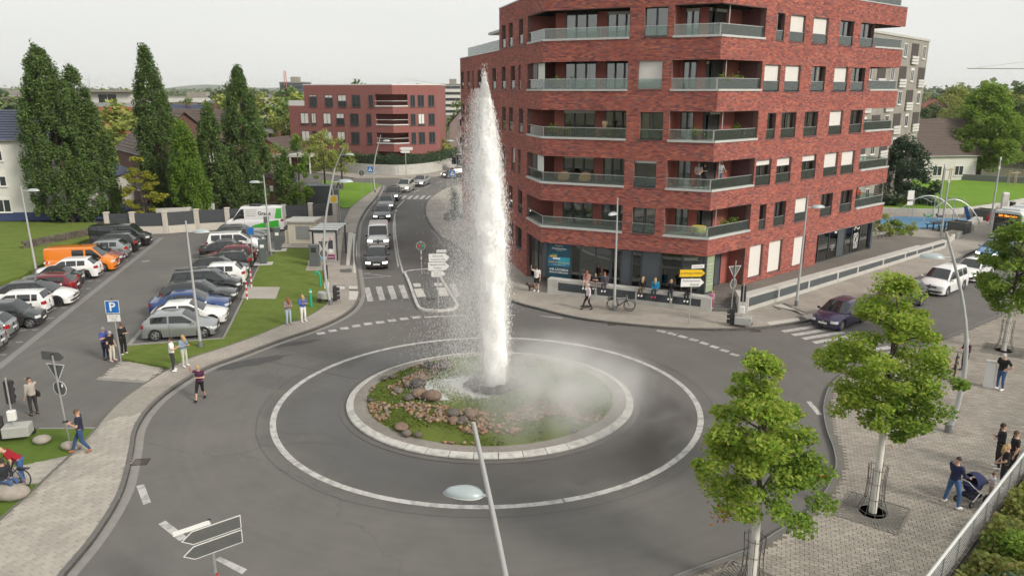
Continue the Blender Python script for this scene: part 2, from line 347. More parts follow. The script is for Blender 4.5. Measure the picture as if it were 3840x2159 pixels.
def grass_mat(name,c1,c2,c3,sc=1.2):
    m = bpy.data.materials.new(name); m.use_nodes = True; nt = m.node_tree; b = nt.nodes['Principled BSDF']; L = nt.links.new
    geo = nt.nodes.new('ShaderNodeNewGeometry')
    n1 = nt.nodes.new('ShaderNodeTexNoise'); n1.inputs['Scale'].default_value = sc; n1.inputs['Detail'].default_value = 7; n1.inputs['Roughness'].default_value = .7; L(geo.outputs['Position'],n1.inputs['Vector'])
    n2 = nt.nodes.new('ShaderNodeTexNoise'); n2.inputs['Scale'].default_value = 22; n2.inputs['Detail'].default_value = 4; n2.inputs['Roughness'].default_value = .8; L(geo.outputs['Position'],n2.inputs['Vector'])
    ra = nt.nodes.new('ShaderNodeValToRGB'); ra.color_ramp.elements.new(.5)
    for e,(p,c) in zip(ra.color_ramp.elements,((.33,c1),(.5,c2),(.68,c3))): e.position = p; e.color = (*c,1)
    mx = nt.nodes.new('ShaderNodeMath'); mx.operation = 'MULTIPLY_ADD'; mx.inputs[1].default_value = .55; L(n2.outputs['Fac'],mx.inputs[0])
    m2 = nt.nodes.new('ShaderNodeMath'); m2.operation = 'MULTIPLY'; m2.inputs[1].default_value = .45; L(n1.outputs['Fac'],m2.inputs[0]); L(m2.outputs[0],mx.inputs[2]); L(mx.outputs[0],ra.inputs[0]); L(ra.outputs[0],b.inputs['Base Color'])
    b.inputs['Roughness'].default_value = .9; b.inputs['Specular IOR Level'].default_value = .15
    bp = nt.nodes.new('ShaderNodeBump'); bp.inputs['Strength'].default_value = .8; bp.inputs['Distance'].default_value = .05; L(n2.outputs['Fac'],bp.inputs['Height']); L(bp.outputs[0],b.inputs['Normal'])
    return m
LAWN = grass_mat('lawn_grass',(.075,.12,.02),(.125,.175,.032),(.20,.215,.068)); LAWN2 = grass_mat('lawn_bright',(.11,.20,.02),(.15,.27,.03),(.19,.30,.05),.3)
LAWN3 = grass_mat('lawn_corner_grass',(.07,.11,.018),(.10,.16,.025),(.14,.19,.04)); EARTH = grass_mat('far_land',(.07,.08,.05),(.11,.11,.07),(.17,.155,.11),.05)
SOIL = mat('bark_soil',(.060,.042,.032),.95,var=.3,scale=3,bump=.5,bscale=25)
ZP = .12
big = 5200
gr = MB(); gr.add([(-big,-big,-.05),(big,-big,-.05),(big,big,-.05),(-big,big,-.05)],[(0,1,2,3)]); tag(gr.build('ground',EARTH),kind='structure')
sheet('road',[(-75,-12),(75,-12),(75,64),(62,82),(70,135),(-8,150),(-75,152)],0,ASPH)
# ---- pavement along the west side and the lot entrance
KL = smooth_line(GP([(20,1640),(100,1530),(165,1448),(245,1350),(310,1240),(335,1140),(345,1085),(375,1035),(430,985),(520,930),(600,900),(700,862),(800,828),(860,800),(893,775),(907,745),(906,720),(902,690),(896,640),(899,590),(905,560),(925,525),(948,498),(962,472),(961,466)]),5)
IL = smooth_line(GP([(-190,1500),(-60,1372),(0,1317),(105,1222),(183,1148),(235,1094),(278,1041),(327,997),(394,953),(440,926),(480,906),(560,880),(644,850),(717,820),(772,802),(827,760),(820,700),(815,683),(835,630),(856,579),(872,545),(885,523),(920,495),(957,470)]),5)
walk = KL+IL[::-1]
base_l = sheet('pavement_west',walk,ZP-.012,JOINTL,thick=.15)
pave(walk,R(62),.33,.21,ZP,PAVE,base_l,far=34)
wsheet = sheet('pavement_far_west',[p for p in KL if p[1] > 33.2]+[p for p in IL[::-1] if p[1] > 32.8],ZP-.004,SETT)
kb = MB(); strip(kb,KL,.16,0,ZP+.012,both=False); o = kb.build('kerb_west',KERB); o['kind'] = 'structure'
kb = MB(); strip(kb,offset_line(KL,-.17),.30,.006); o = kb.build('gutter_west',GUTTER); o['kind'] = 'structure'
kb = MB(); strip(kb,IL,.08,0,ZP+.015,both=False); o = kb.build('lawn_edging',KERB); o['kind'] = 'structure'
# ---- pavement in front of the brick building
KB = smooth_line(GP([(1155,466),(1122,475),(1082,499),(1069,523),(1074,553),(1104,594),(1156,627),(1215,690),(1278,754),(1368,783),(1458,804),(1549,816),(1639,825),(1730,831),(1834,832),(1900,829),(1960,822),(2066,802),(2160,764),(2260,722),(2360,680),(2437,641),(2476,623),(2600,566),(2700,525)]),5)
KB = KB[::-1] if KB[0][0] > KB[-1][0] else KB
east = KB+[(92,112),(62,128),(4,128),(-7,112)]
sheet('pavement_east',east,ZP,SETT,thick=.15)
kb = MB(); strip(kb,KB,.16,0,ZP+.012,both=False); o = kb.build('kerb_east',KERB); o['kind'] = 'structure'
kb = MB(); strip(kb,offset_line(KB,-.15),.26,.006); o = kb.build('gutter_east',KERB); o['kind'] = 'structure'
# ---- plaza with the lime trees
KPz = smooth_line(GP([(1650,1490),(1754,1448),(1905,1392),(1962,1355),(2040,1305),(2095,1240),(2117,1184),(2111,1135),(2093,1087),(2084,1034),(2092,993),(2109,966),(2160,930),(2260,895),(2375,858),(2420,841),(2490,811),(2576,775),(2660,738)]),5)
RA,RB = Vector((4.9,11.5)),Vector((42.9,49.0))
RAIL0,RAIL1 = Vector((5.0,11.6)),Vector((33.0,39.2))
plaza = KPz+[(47,52),(43.0,49.0),(5.0,11.5)]
base_p = sheet('plaza',plaza,ZP-.012,JOINT,thick=.15)
pave(plaza,R(-20),.26,.13,ZP,PAVE2,base_p,far=60,joint=.012,relief=.016)
kb = MB(); strip(kb,KPz,.17,0,ZP+.012,both=False); o = kb.build('kerb_plaza',KERB); o['kind'] = 'structure'
kb = MB(); strip(kb,offset_line(KPz,.17),.10,ZP+.002); strip(kb,offset_line(KPz,-.16),.30,.006); o = kb.build('gutter_plaza',GUTTER); o['kind'] = 'structure'
# ---- parking lot
STR0,STR1 = np.array(G(-40,953)),np.array(G(407,598)); sdv = (STR1-STR0)/np.linalg.norm(STR1-STR0); LOT = math.atan2(sdv[1],sdv[0])-math.pi/2
nrm = np.array([-sdv[1],sdv[0]])
bays = [tuple(STR0-sdv*4+nrm*.15),tuple(STR1+nrm*.15),tuple(STR1+nrm*11),tuple(STR0-sdv*4+nrm*11)]
sheet('parking_bays',bays,.004,ASPH2)
kb = MB(); strip(kb,[tuple(STR0-sdv*4),tuple(STR1)],.42,.008); o = kb.build('drainage_channel',mat('channel_concrete',(.21,.205,.195),.85,var=.12,scale=4)); o['kind'] = 'structure'
RB0,RB1 = np.array(G(322,870)),np.array(G(497,667)); RN0,RN1 = np.array(G(563,854)),np.array(G(657,662)); rdv = (RN1-RN0)/np.linalg.norm(RN1-RN0)
sheet('parking_bays_east',[tuple(RB0),tuple(RN0),tuple(RN0+rdv*34),tuple(RB0+rdv*34)],.0045,ASPH2)
kb = MB(); strip(kb,[tuple(RB0),tuple(RB0+rdv*26)],.22,.009); strip(kb,[tuple(RN0),tuple(RN0+rdv*24)],.14,0,.10); strip(kb,[tuple(RB0),tuple(RN0)],.12,0,.10)
o = kb.build('bay_border',mat('border_concrete',(.27,.26,.24),.85,var=.1)); o['kind'] = 'structure'
# dashes between the bays
def paint_quad(mb,pts,z=.0042):
    q = [(p[0],p[1],z) for p in pts]
    a = sum(q[i][0]*q[(i+1) % 4][1]-q[(i+1) % 4][0]*q[i][1] for i in range(4)); mb.add(q if a > 0 else q[::-1],[(0,1,2,3)])
mb = MB()
for i,yy in enumerate((40.08,42.29,44.62,46.9,49.25,51.75,54.08,56.35,58.6,60.9,63.4,65.9,38.0)):
    t = (yy-STR0[1])/sdv[1]; c = STR0+sdv*t+nrm*.45
    for k in range(6):
        a = c+nrm*(k*.62); b_ = a+nrm*.34; paint_quad(mb,[a-sdv*.05,a+sdv*.05,b_+sdv*.05,b_-sdv*.05],.009)
for k in range(9):
    c = RB0+rdv*(.25+k*2.41)+np.array([math.cos(LOT),math.sin(LOT)])*.5
    a = c; b_ = c+np.array([math.cos(LOT),math.sin(LOT)])*.35; paint_quad(mb,[a-rdv*.05,a+rdv*.05,b_+rdv*.05,b_-rdv*.05],.010)
# ---- roundabout line, give-way dashes, zebra crossings
RC = (-1.06,31.72)
ring = [(RC[0]+9.28*math.cos(t),RC[1]+8.96*math.sin(t)) for t in np.linspace(0,2*math.pi,145)]
gaps = (17,40,62,88,115,137)
for i in range(144):
    j = i+1; a,b_ = offset_line(ring,.125),offset_line(ring,-.125)
    e0 = .12 if i in gaps else 0
    lerp = lambda P,t: (P[i][0]*(1-t)+P[j][0]*t,P[i][1]*(1-t)+P[j][1]*t)
    paint_quad(mb,[lerp(a,e0),lerp(b_,e0),b_[j],a[j]],.006)
zmid = lambda x,y: G((900+x/2.069)/SV,(800+y/2.069)/SV)
zfro = lambda x,y: G((1860+x/2.228)/SV,(750+y/2.228)/SV)
zrig = lambda x,y: G((2800+x/1.9308)/SV,(650+y/1.9308)/SV)
zlow = lambda x,y: G((0+x/1.907)/SV,(1400+y/1.907)/SV)
zpl = lambda x,y: G((2500+x/1.6475)/SV,(1280+y/1.6475)/SV)
zst = lambda x,y: G((900+x/1.8104)/SV,(200+y/1.8104)/SV)
for x,y in ((628,930),(718,910),(810,892),(902,873),(993,857),(1087,845),(1180,831),(1273,818),(1370,806)):
    paint_quad(mb,[zmid(x-38,y-6),zmid(x+24,y-12),zmid(x+38,y+4),zmid(x-24,y+11)],.0048)
paint_quad(mb,[zmid(1430,800),zmid(1755,786),zmid(1758,793),zmid(1434,810)],.0048)
for x,y in ((1382,1095),(1470,1117),(1560,1141),(1652,1167),(1740,1196),(1825,1226),(1910,1257),(1995,1291)):
    paint_quad(mb,[zfro(x-48,y-4),zfro(x-18,y-15),zfro(x+48,y+4),zfro(x+18,y+15)],.0048)
for q in ([(360,968),(370,966),(562,982),(555,990)],[(60,960),(160,958),(160,966),(60,967)],[(2110,1348),(2122,1345),(2226,1392),(2215,1404)]): paint_quad(mb,[zfro(*p) for p in q],.0048)
paint_quad(mb,[zpl(862,370),zpl(892,370),zpl(962,452),zpl(930,452)],.0048); paint_quad(mb,[zpl(512,126),zpl(528,126),zpl(597,162),zpl(580,164)],.0048)
paint_quad(mb,[zlow(975,803),zlow(1030,790),zlow(1080,918),zlow(1025,938)],.0048); paint_quad(mb,[zlow(1132,1075),zlow(1185,1050),zlow(1340,1170),zlow(1285,1198)],.0048)
paint_quad(mb,[zlow(1540,1330),zlow(1572,1308),zlow(1768,1398),zlow(1732,1434)],.0048)
for q in ([(965,577),(1005,572),(1035,680),(990,683)],[(1052,570),(1098,566),(1128,670),(1083,674)],[(1140,564),(1185,560),(1222,664),(1175,668)],[(1227,558),(1272,555),(1310,657),(1268,662)],
          [(1625,545),(1668,543),(1712,645),(1668,648)]): paint_quad(mb,[zmid(*p) for p in q],.0048)
q0 = [np.array(zrig(*p)) for p in ((246,1138),(276,1152),(566,1106),(540,1090))]; st = (np.array(zrig(632,1275))-np.array(zrig(248,1138)))/5
for k in range(8): paint_quad(mb,[tuple(p+st*k) for p in q0],.0048)
# far zebra and centre lines of the street
for k in range(8):
    x0 = 1045+k*42; paint_quad(mb,[zst(x0+28,966),zst(x0+50,966),zst(x0+25,990),zst(x0,990)],.0048)
cl = smooth_line([zst(1075,1448),zst(1055,1330),zst(1042,1200),zst(1046,1120),zst(1055,1088)],5); strip(mb,cl,.14,.0048)
for a,b_ in (((1058,1075),(1062,1060)),((1066,1048),(1115,996)),((1180,945),(1218,927)),((1255,912),(1296,894)),((1335,880),(1378,868)),((1255,860),(1278,855))): strip(mb,[zst(*a),zst(*b_)],.16,.0048)
cl = smooth_line([zst(1082,1448),(-6.6,55.2)],4)
strip(mb,[zmid(1200,5),zmid(1205,150),zmid(1230,330),zmid(1268,470)],.13,.0052)
for a,b_ in (((940,505),(1172,487)),((962,468),(1172,487)),((962,468),(1010,462))): strip(mb,[zmid(*a),zmid(*b_)],.09,.0048)
o = mb.build('road_markings',PAINT); o['kind'] = 'structure'
# white arrow-dash line right carriageway edge
mb = MB(); strip(mb,[zrig(1700,730),zrig(1735,718)],.15,.0048); o = mb.build('stop_line',PAINT); o['kind'] = 'structure'
# darker repaired patches, gullies and covers
PATCH = mat('asphalt_patch',(.062,.060,.058),.8,var=.2,scale=2)
def blob(cx,cy,rx,ry,rot,n=22,jag=.25):
    rr = 1+RNG.uniform(-jag,jag,n); t = np.linspace(0,2*math.pi,n,endpoint=False); x,y = rx*rr*np.cos(t),ry*rr*np.sin(t)
    return [(cx+x[i]*math.cos(rot)-y[i]*math.sin(rot),cy+x[i]*math.sin(rot)+y[i]*math.cos(rot)) for i in range(n)]
for (x,y,rx,ry,rot) in ((395,1015,1.5,.32,.5),(70,1160,2.0,.5,.55)):
    cx,cy_ = zmid(x,y); sheet('repair_patch',blob(cx,cy_,rx,ry,rot),.0035,PATCH)
def crack_line(pts,w=.03):
    L0 = smooth_line([zmid(*p) for p in pts],8); L1 = [(p[0]+RNG.normal(0,.03),p[1]+RNG.normal(0,.03)) for p in L0]; mbx = MB(); strip(mbx,L1,w,.0040); o = mbx.build('tar_joint',PATCH); o['kind'] = 'structure'
crack_line([(270,1040),(420,1065),(560,1100),(700,1125)]); crack_line([(170,1140),(420,1185),(600,1220),(800,1265),(930,1282)],.05)
ring2 = [(RC[0]+9.95*math.cos(t)+RNG.normal(0,.012),RC[1]+9.6*math.sin(t)+RNG.normal(0,.012)) for t in np.linspace(R(150),R(430),120)]
mbx = MB(); strip(mbx,ring2,.022,.0038); o = mbx.build('tar_joint',PATCH); o['kind'] = 'structure'
IRON = mat('cast_iron',(.075,.06,.052),.7,metal=.3,var=.3,scale=8,bump=.3,bscale=30)
def gully(x,y,rz,rnd=False,label=''):
    mb = MB()
    if rnd:
        mb.lathe([(.0,.012),(.30,.012),(.34,.008),(.36,.004)],24)
        for k in range(-3,4): mb.box((0,k*.075,.014),(.42,.02,.006))
    else:
        for k in range(6): mb.box((0,-.20+k*.08,.008),(.5,.03,.014))
        mb.box((-.26,0,.008),(.03,.5,.016)); mb.box((.26,0,.008),(.03,.5,.016)); mb.box((0,-.25,.008),(.5,.03,.016)); mb.box((0,.25,.008),(.5,.03,.016))
    o = mb.build('drain_cover' if not rnd else 'manhole_cover',IRON,loc=(x,y,0),rz=rz); tag(o,label,'drain cover' if not rnd else 'manhole cover'); return o
g = zlow(1010,632); gully(g[0],g[1],.15,label='iron gully grate in the gutter below the traffic-light cart')
g = zfro(970,1040); gully(g[0],g[1]+.1,0,label='iron gully grate at the kerb below the parked bicycle').location.z = .002
g = zfro(2165,1090); gully(g[0],g[1],0,label='iron gully grate at the kerb beside the zebra crossing')
g = zfro(748,905); gully(g[0],g[1],0,True,'round manhole cover under the walking old man').location.z = ZP
g = G((0+1130/2.069)/SV,(800+371/2.069)/SV); o = gully(g[0],g[1],0,True,'pale round manhole cover in the parking lot lane'); o.data.materials.clear(); o.data.materials.append(GUTTER)
# ---- lawns, pads
def lawn(name,pts,z,m=LAWN,**k): return sheet(name,pts,z,m,**k)
lawn_main = GP([(302,905),(328,874),(564,856),(604,780),(657,664),(690,640),(707,628),(785,627),(769,683),(815,684)])+[p for p in IL if 35.5 < p[1] < 57.2][::-1]
lawn('lawn',lawn_main,ZP-.01,thick=.12)
pad = GP([(246,953),(300,909),(431,911),(378,962)]); base_pad = sheet('driveway_pad',pad,.012,JOINT); pave(pad,LOT,.33,.17,.024,PAVE,base_pad,nobj=120,far=60)
mb = MB(); strip(mb,GP([(246,953),(378,962)]),.28,.0,.03); o = mb.build('driveway_edge',GUTTER); o['kind'] = 'structure'
sheet('pavement_shelter',GP([(707,626),(740,575),(860,575),(835,630),(815,684),(769,684),(786,627)]),ZP-.006,SETT)
sheet('lawn_pad',GP([(607,755),(620,725),(705,726),(694,756)]),ZP+.004,PAVE)
lawnA = GP([(-40,1068),(20,1078),(102,1085),(239,1084),(183,1148),(110,1165),(40,1180),(-60,1195)]); lawn('lawn_corner',lawnA,ZP-.006,LAWN3,thick=.1)
pathB = GP([(183,1149),(110,1165),(40,1180),(-60,1195),(-60,1240),(0,1233),(62,1225),(105,1222)]); base_b = sheet('side_path',pathB,ZP-.012,JOINTL,thick=.1); pave(pathB,R(10),.33,.21,ZP,PAVE,base_b,nobj=120)
lawnB = GP([(105,1223),(62,1226),(0,1234),(-60,1241),(-60,1372),(0,1318)]); lawn('lawn_kerbside',lawnB,ZP-.006,LAWN3,thick=.1)
mb = MB(); strip(mb,GP([(100,1084),(239,1083)]),.10,0,.14); o = mb.build('lawn_corner_edging',GUTTER); o['kind'] = 'structure'
lawn('lawn_west',GP([(-260,560),(243,566),(236,590),(228,606),(122,640),(119,664),(60,700),(0,719),(-260,800)]),.25,LAWN,thick=.3)
lawn('lawn_street',[zst(*p) for p in ((560,868),(930,888),(968,905),(950,925),(760,1050),(700,1055),(620,1000),(520,960))],.10,LAWN2,thick=.1)
sheet('garden_soil',GP([(245,566),(560,560),(790,545),(835,520),(800,470),(640,440),(300,470)]),.05,SOIL)
sheet('pavement_north',[zst(*p) for p in ((470,845),(470,800),(780,842),(1130,838),(1360,832),(1480,790),(1480,780),(1360,815),(1130,826),(780,830),(470,790))][:0] or [zst(*p) for p in ((470,806),(780,850),(1130,848),(1360,838),(1500,800),(1500,770),(470,770))],.10,SETT,thick=.1)
# tactile paving strips at the bus stop and crossings
TACT = mat('tactile_white',(.50,.48,.44),.8,var=.1);
mb = MB()
for pts in ([(700,1225),(735,1225),(720,1448),(680,1448)],[(770,1225),(795,1225),(775,1448),(745,1448)]): paint_quad(mb,[zst(*p) for p in pts],ZP+.004)
for pts in ([(775,445),(865,440),(868,468),(778,470)],[(715,568),(820,570),(818,576),(715,574)],[(845,600),(915,600),(915,615),(845,612)],[(905,500),(917,498),(932,575),(920,580)]): paint_quad(mb,[zmid(*p) for p in pts],ZP+.004)
for pts in ([(180,975),(196,972),(255,995),(238,1002)],[(250,955),(270,950),(335,978),(322,983)],[(345,1055),(390,1048),(435,1068),(388,1078)],[(300,1000),(310,996),(405,1038),(398,1043)],[(340,990),(350,986),(445,1028),(436,1033)],[(470,1030),(490,1025),(545,1050),(520,1056)]): paint_quad(mb,[zrig(*p) for p in pts],ZP+.004)
o = mb.build('dark_guide_paving',SETTD); o['kind'] = 'structure'
mb = MB()
for pts in ([(737,1225),(768,1225),(743,1448),(722,1448)],): paint_quad(mb,[zst(*p) for p in pts],ZP+.005)
for pts in ([(720,575),(815,577),(812,600),(718,600)],[(846,576),(912,578),(912,600),(846,598)],[(848,614),(925,617),(928,685),(845,682)],[(876,165),(905,165),(912,480),(880,470)]): paint_quad(mb,[zmid(*p) for p in pts],ZP+.005)
for pts in ([(145,1090),(370,1058),(392,1085),(180,1120)],[(196,972),(250,957),(400,1030),(440,1028),(520,1055),(440,1070),(345,1052)][:4],[(405,1040),(470,1030),(520,1056),(440,1070)]): paint_quad(mb,[zrig(*p) for p in pts],ZP+.005)
o = mb.build('pale_guide_paving',TACT); o['kind'] = 'structure'
# ---- splitter island in the street
isl = smooth_line(GP([(1018,688),(1040,683),(1085,681),(1100,690),(1120,720),(1146,762),(1150,772),(1142,779),(1110,784),(1075,783),(1058,779),(1048,765),(1030,715),(1018,688)]),4)[:-1]
sheet('splitter_island',isl,.13,ASPH2,thick=.13); mb = MB(); strip(mb,isl+[isl[0]],.17,0,.15); o = mb.build('splitter_kerb',mat('white_kerb',(.52,.51,.48),.7,var=.15,scale=5,stain=(2.5,.52,(.25,.24,.22),.8))); o['kind'] = 'structure'
mb = MB()
for pts in ([(1340,543),(1400,542),(1405,568),(1352,570)],[(1500,540),(1570,538),(1575,562),(1512,562)],[(1348,585),(1410,582),(1445,645),(1375,650)],[(1520,575),(1590,573),(1622,640),(1550,642)]): paint_quad(mb,[G((900+x/2.069)/SV,(800+y/2.069)/SV,.135) for x,y in pts],.136)
o = mb.build('splitter_paving',TACT); o['kind'] = 'structure'
mhc = G((900+1483/2.069)/SV,(800+666/2.069)/SV,.13); gully(mhc[0],mhc[1],0,True,'round rusty manhole cover on the splitter island').location.z = .132
# ================================================================== brick apartment building
BRICK = mat('red_brick',(.3,.1,.08),.85,island2=['#7b4a49','#985449','#a85c4e','#8b504d','#b46856','#9e584b','#765757','#bb725d','#884a44','#644448'],var=.10,scale=.5,bump=.1,bscale=40)
MORTAR = mat('brick_mortar',(.21,.115,.10),.95,var=.2,scale=6)
BRICKD = mat('dark_brick',(.1,.06,.055),.85,island2=['#574042','#6f4846','#66494c','#7a4c46'],var=.1,scale=1)
ANTH = mat('anthracite_frame',(.045,.05,.056),.45,spec=.4,var=.08)
PANEL = mat('grey_metal_panel',(.085,.10,.115),.4,metal=.2,var=.06)
CONC = mat('pale_concrete',(.46,.45,.42),.8,var=.10,scale=1.5,stain=(1.2,.56,(.30,.29,.265),.6))
SLABM = mat('balcony_slab',(.47,.48,.46),.75,var=.08,scale=2)
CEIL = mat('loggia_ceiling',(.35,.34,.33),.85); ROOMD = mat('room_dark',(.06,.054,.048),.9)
BLIND = mat('white_blind',(.72,.70,.66),.6,var=.03,scale=8); CURT = mat('curtain',(.70,.56,.40),.9,var=.15,scale=5); CURTW = mat('curtain_pale',(.74,.70,.64),.9,var=.1,scale=5)
STEEL = mat('galvanised_steel',(.50,.51,.51),.42,metal=.65,var=.08,scale=4)
def glass_mat(name,tint,refl=.5,tr=.75,painted_refl=0.0):
    m = bpy.data.materials.new(name); m.use_nodes = True; nt = m.node_tree; nt.nodes.clear(); L = nt.links.new
    t = nt.nodes.new('ShaderNodeBsdfTransparent'); t.inputs[0].default_value = (*[c*tr for c in tint],1)
    g = nt.nodes.new('ShaderNodeBsdfGlossy'); g.inputs['Roughness'].default_value = .03; g.inputs[0].default_value = (.9,.93,.92,1)
    fr = nt.nodes.new('ShaderNodeFresnel'); fr.inputs[0].default_value = 1.5; mu = nt.nodes.new('ShaderNodeMath'); mu.operation = 'MULTIPLY_ADD'; mu.inputs[1].default_value = 1.1; mu.inputs[2].default_value = refl*.12; L(fr.outputs[0],mu.inputs[0])
    mu.use_clamp = True
    mx = nt.nodes.new('ShaderNodeMixShader'); L(mu.outputs[0],mx.inputs[0]); L(t.outputs[0],mx.inputs[1]); L(g.outputs[0],mx.inputs[2]); o = nt.nodes.new('ShaderNodeOutputMaterial'); L(mx.outputs[0],o.inputs[0])
    if painted_refl: d_ = nt.nodes.new('ShaderNodeBsdfDiffuse'); d_.inputs[0].default_value = (.58,.66,.62,1); m2 = nt.nodes.new('ShaderNodeMixShader'); m2.inputs[0].default_value = painted_refl; L(mx.outputs[0],m2.inputs[1]); L(d_.outputs[0],m2.inputs[2]); L(m2.outputs[0],o.inputs[0])  # pale diffuse share standing in for sky reflected in the glass
    return m
GLASS = glass_mat('window_glass',(.66,.72,.70),1.5,.75); RAILG = glass_mat('railing_glass',(.82,.93,.88),.45,.92,.03); GREENG = glass_mat('green_glass',(.30,.42,.38),.8,.6)
BA,BC,BB = Vector((1.98,51.3,0)),Vector((12.21,46.63,0)),Vector((-5.2,79.5,0))
BASE = Vector((9.0,58.0,0))
bld = thing('apartment_building','tall red brick apartment building with glass-railed corner balconies behind the fountain','building',BASE)
def frameM(o,ang): return Matrix.Translation(o-BASE) @ Matrix.Rotation(ang,4,'Z')
MF = frameM(BA,math.atan2(BC.y-BA.y,BC.x-BA.x)); LF = (BC-BA).length
MR = frameM(BC,R(40.3)); ML = frameM(BB,math.atan2(BA.y-BB.y,BA.x-BB.x)); LL = (BA-BB).length
# local facade axes: x along, y inwards, z up
ZS = [4.55,7.52,10.49,13.53,16.62]; OH = 1.72; TOP = 19.6; WING = 16.5; TER = .85
def solid_cells(u0,u1,z0,z1,holes):
    us = sorted({u0,u1,*[min(max(h[k],u0),u1) for h in holes for k in (0,1)]}); zs = sorted({z0,z1,*[min(max(h[k],z0),z1) for h in holes for k in (2,3)]}); out = []
    for a,b in zip(zs,zs[1:]):
        if b-a < 1e-4: continue
        run = None
        for c,d in zip(us,us[1:]):
            if d-c < 1e-4: continue
            m_ = ((c+d)/2,(a+b)/2); hol = any(h[0] < m_[0] < h[1] and h[2] < m_[1] < h[3] for h in holes)
            if hol:
                if run: out.append((*run,a,b)); run = None
            else: run = (run[0] if run else c,d)
        if run: out.append((*run,a,b))
    return out
def bricks_for(u0,u1,z0,z1,holes,ch=.0875,bl=.285):
    "brick rectangles of one facade"
    o = []; nrow = int((z1-z0)/ch); ch = (z1-z0)/nrow
    for r in range(nrow):
        a = z0+r*ch; zc = a+ch/2; cuts = [(u0,u1)]
        for h in holes:
            if h[2] < zc < h[3]:
                nc = []
                for c,d in cuts:
                    if h[1] <= c or h[0] >= d: nc.append((c,d))
                    else:
                        if h[0] > c: nc.append((c,h[0]))
                        if h[1] < d: nc.append((h[1],d))
                cuts = nc
        off = (r % 3)*bl/3+random.uniform(-.02,.02)
        for c,d in cuts:
            k = math.floor((c-u0-off)/bl); x = u0+off+k*bl
            while x < d:
                p,q = max(x,c),min(x+bl,d)
                if q-p > .03: o.append((p,q,a,a+ch))
                x += bl
    return o
def brick_mesh(rects,M,j=.006,proud=.014):
    A_ = np.array(rects); n = len(A_); V = np.zeros((n,8,3)); pr = proud+RNG.uniform(-.004,.004,n)
    for k,(iu,iz,t) in enumerate(((0,2,0),(1,2,0),(1,3,0),(0,3,0),(0,2,1),(1,2,1),(1,3,1),(0,3,1))):
        V[:,k,0] = A_[:,iu]+(j if iu == 0 else -j); V[:,k,2] = A_[:,iz]+(j if iz == 2 else -j); V[:,k,1] = -pr if t else .01
    v = V.reshape(-1,3) @ np.array(M.to_3x3()).T + np.array(M.translation); f = (BOXF[None]+(np.arange(n)*8)[:,None,None]).reshape(-1,4); return v,f
def loc_build(mb,name,m,M,parent,smooth=False):
    mb.v = [M @ Vector(p) for p in mb.v]; return mb.build(name,m,parent,smooth)
ALLB = []
def facade(M,u0,u1,z0,z1,holes,thick=.34,apart=False):
    mb = MB()
    for c in solid_cells(u0,u1,z0,z1,holes):
        mb.bx(c[0],c[1],0,thick,c[2],c[3])
        if apart: loc_build(mb,'wall',MORTAR,M,bld); mb = MB()
    if not apart: loc_build(mb,'wall',MORTAR,M,bld)
    ALLB.append((bricks_for(u0,u1,z0,z1,holes),M))
def window(M,u0,u1,z0,z1,blind=0.0,guard=True,mull=1,curtain=0,depth=.20,parent=None,frame_m=ANTH,gh=.62,sill=True):
    parent = parent or bld; fw = .065; mb = MB(); y0,y1 = depth,depth+.07
    mb.bx(u0,u1,y0,y1,z0,z0+fw); mb.bx(u0,u1,y0,y1,z1-fw,z1); mb.bx(u0,u0+fw,y0,y1,z0+fw,z1-fw); mb.bx(u1-fw,u1,y0,y1,z0+fw,z1-fw)
    for k in range(mull):
        x = u0+(u1-u0)*(k+1)/(mull+1); mb.bx(x-.06,x+.06,y0-.004,y1,z0+fw,z1-fw)
    w = loc_build(mb,'window',frame_m,M,parent)
    xs = [u0+fw]+[u0+(u1-u0)*(k+1)/(mull+1) for k in range(mull)]+[u1-fw]
    for a,b in zip(xs,xs[1:]):
        p = MB(); p.add([(a,y0+.035,z0+fw),(b,y0+.035,z0+fw),(b,y0+.035,z1-fw),(a,y0+.035,z1-fw)],[(0,1,2,3)]); loc_build(p,'pane',GLASS,M,w)
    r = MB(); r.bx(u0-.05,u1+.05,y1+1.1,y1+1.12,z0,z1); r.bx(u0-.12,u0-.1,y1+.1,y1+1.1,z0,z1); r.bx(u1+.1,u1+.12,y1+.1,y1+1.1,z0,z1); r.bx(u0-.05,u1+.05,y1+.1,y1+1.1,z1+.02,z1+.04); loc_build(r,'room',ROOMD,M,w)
    if blind > 0:
        p = MB(); hb = (z1-z0)*blind
        for k in range(max(1,int(hb/.06))): p.bx(u0+.02,u1-.02,y0-.05,y0-.015,z1-(k+1)*.06+.006,z1-k*.06)
        loc_build(p,'blind',BLIND,M,w)
    if curtain:
        p = MB(); cw = (u1-u0)*(.18+.22*random.random()); n = 10
        for (a,b) in (((u0+.05,u0+.05+cw),) if curtain == 1 else ((u0+.05,u0+.05+cw),(u1-.05-cw*.7,u1-.05))):
            vs = []
            for i in range(n+1):
                x = a+(b-a)*i/n; yy = y1+.12+.03*math.sin(i*2.3); vs += [(x,yy,z0+.03),(x,yy,z1-.05)]
            p.add(vs,[(2*i,2*i+2,2*i+3,2*i+1) for i in range(n)])
        loc_build(p,'curtain',random.choice((CURT,CURTW)),M,w)
    if guard:
        p = MB(); p.bx(u0+.04,u1-.04,.05,.062,z0+.06,z0+gh); loc_build(p,'guard_glass',RAILG,M,w)
        p = MB(); p.bx(u0+.0,u1-.0,.042,.07,z0+gh,z0+gh+.025); loc_build(p,'guard_rail',STEEL,M,w)
    if sill:
        p = MB(); p.bx(u0-.03,u1+.03,-.06,depth,z0-.04,z0-.002); loc_build(p,'sill',PANEL,M,w)
    return w
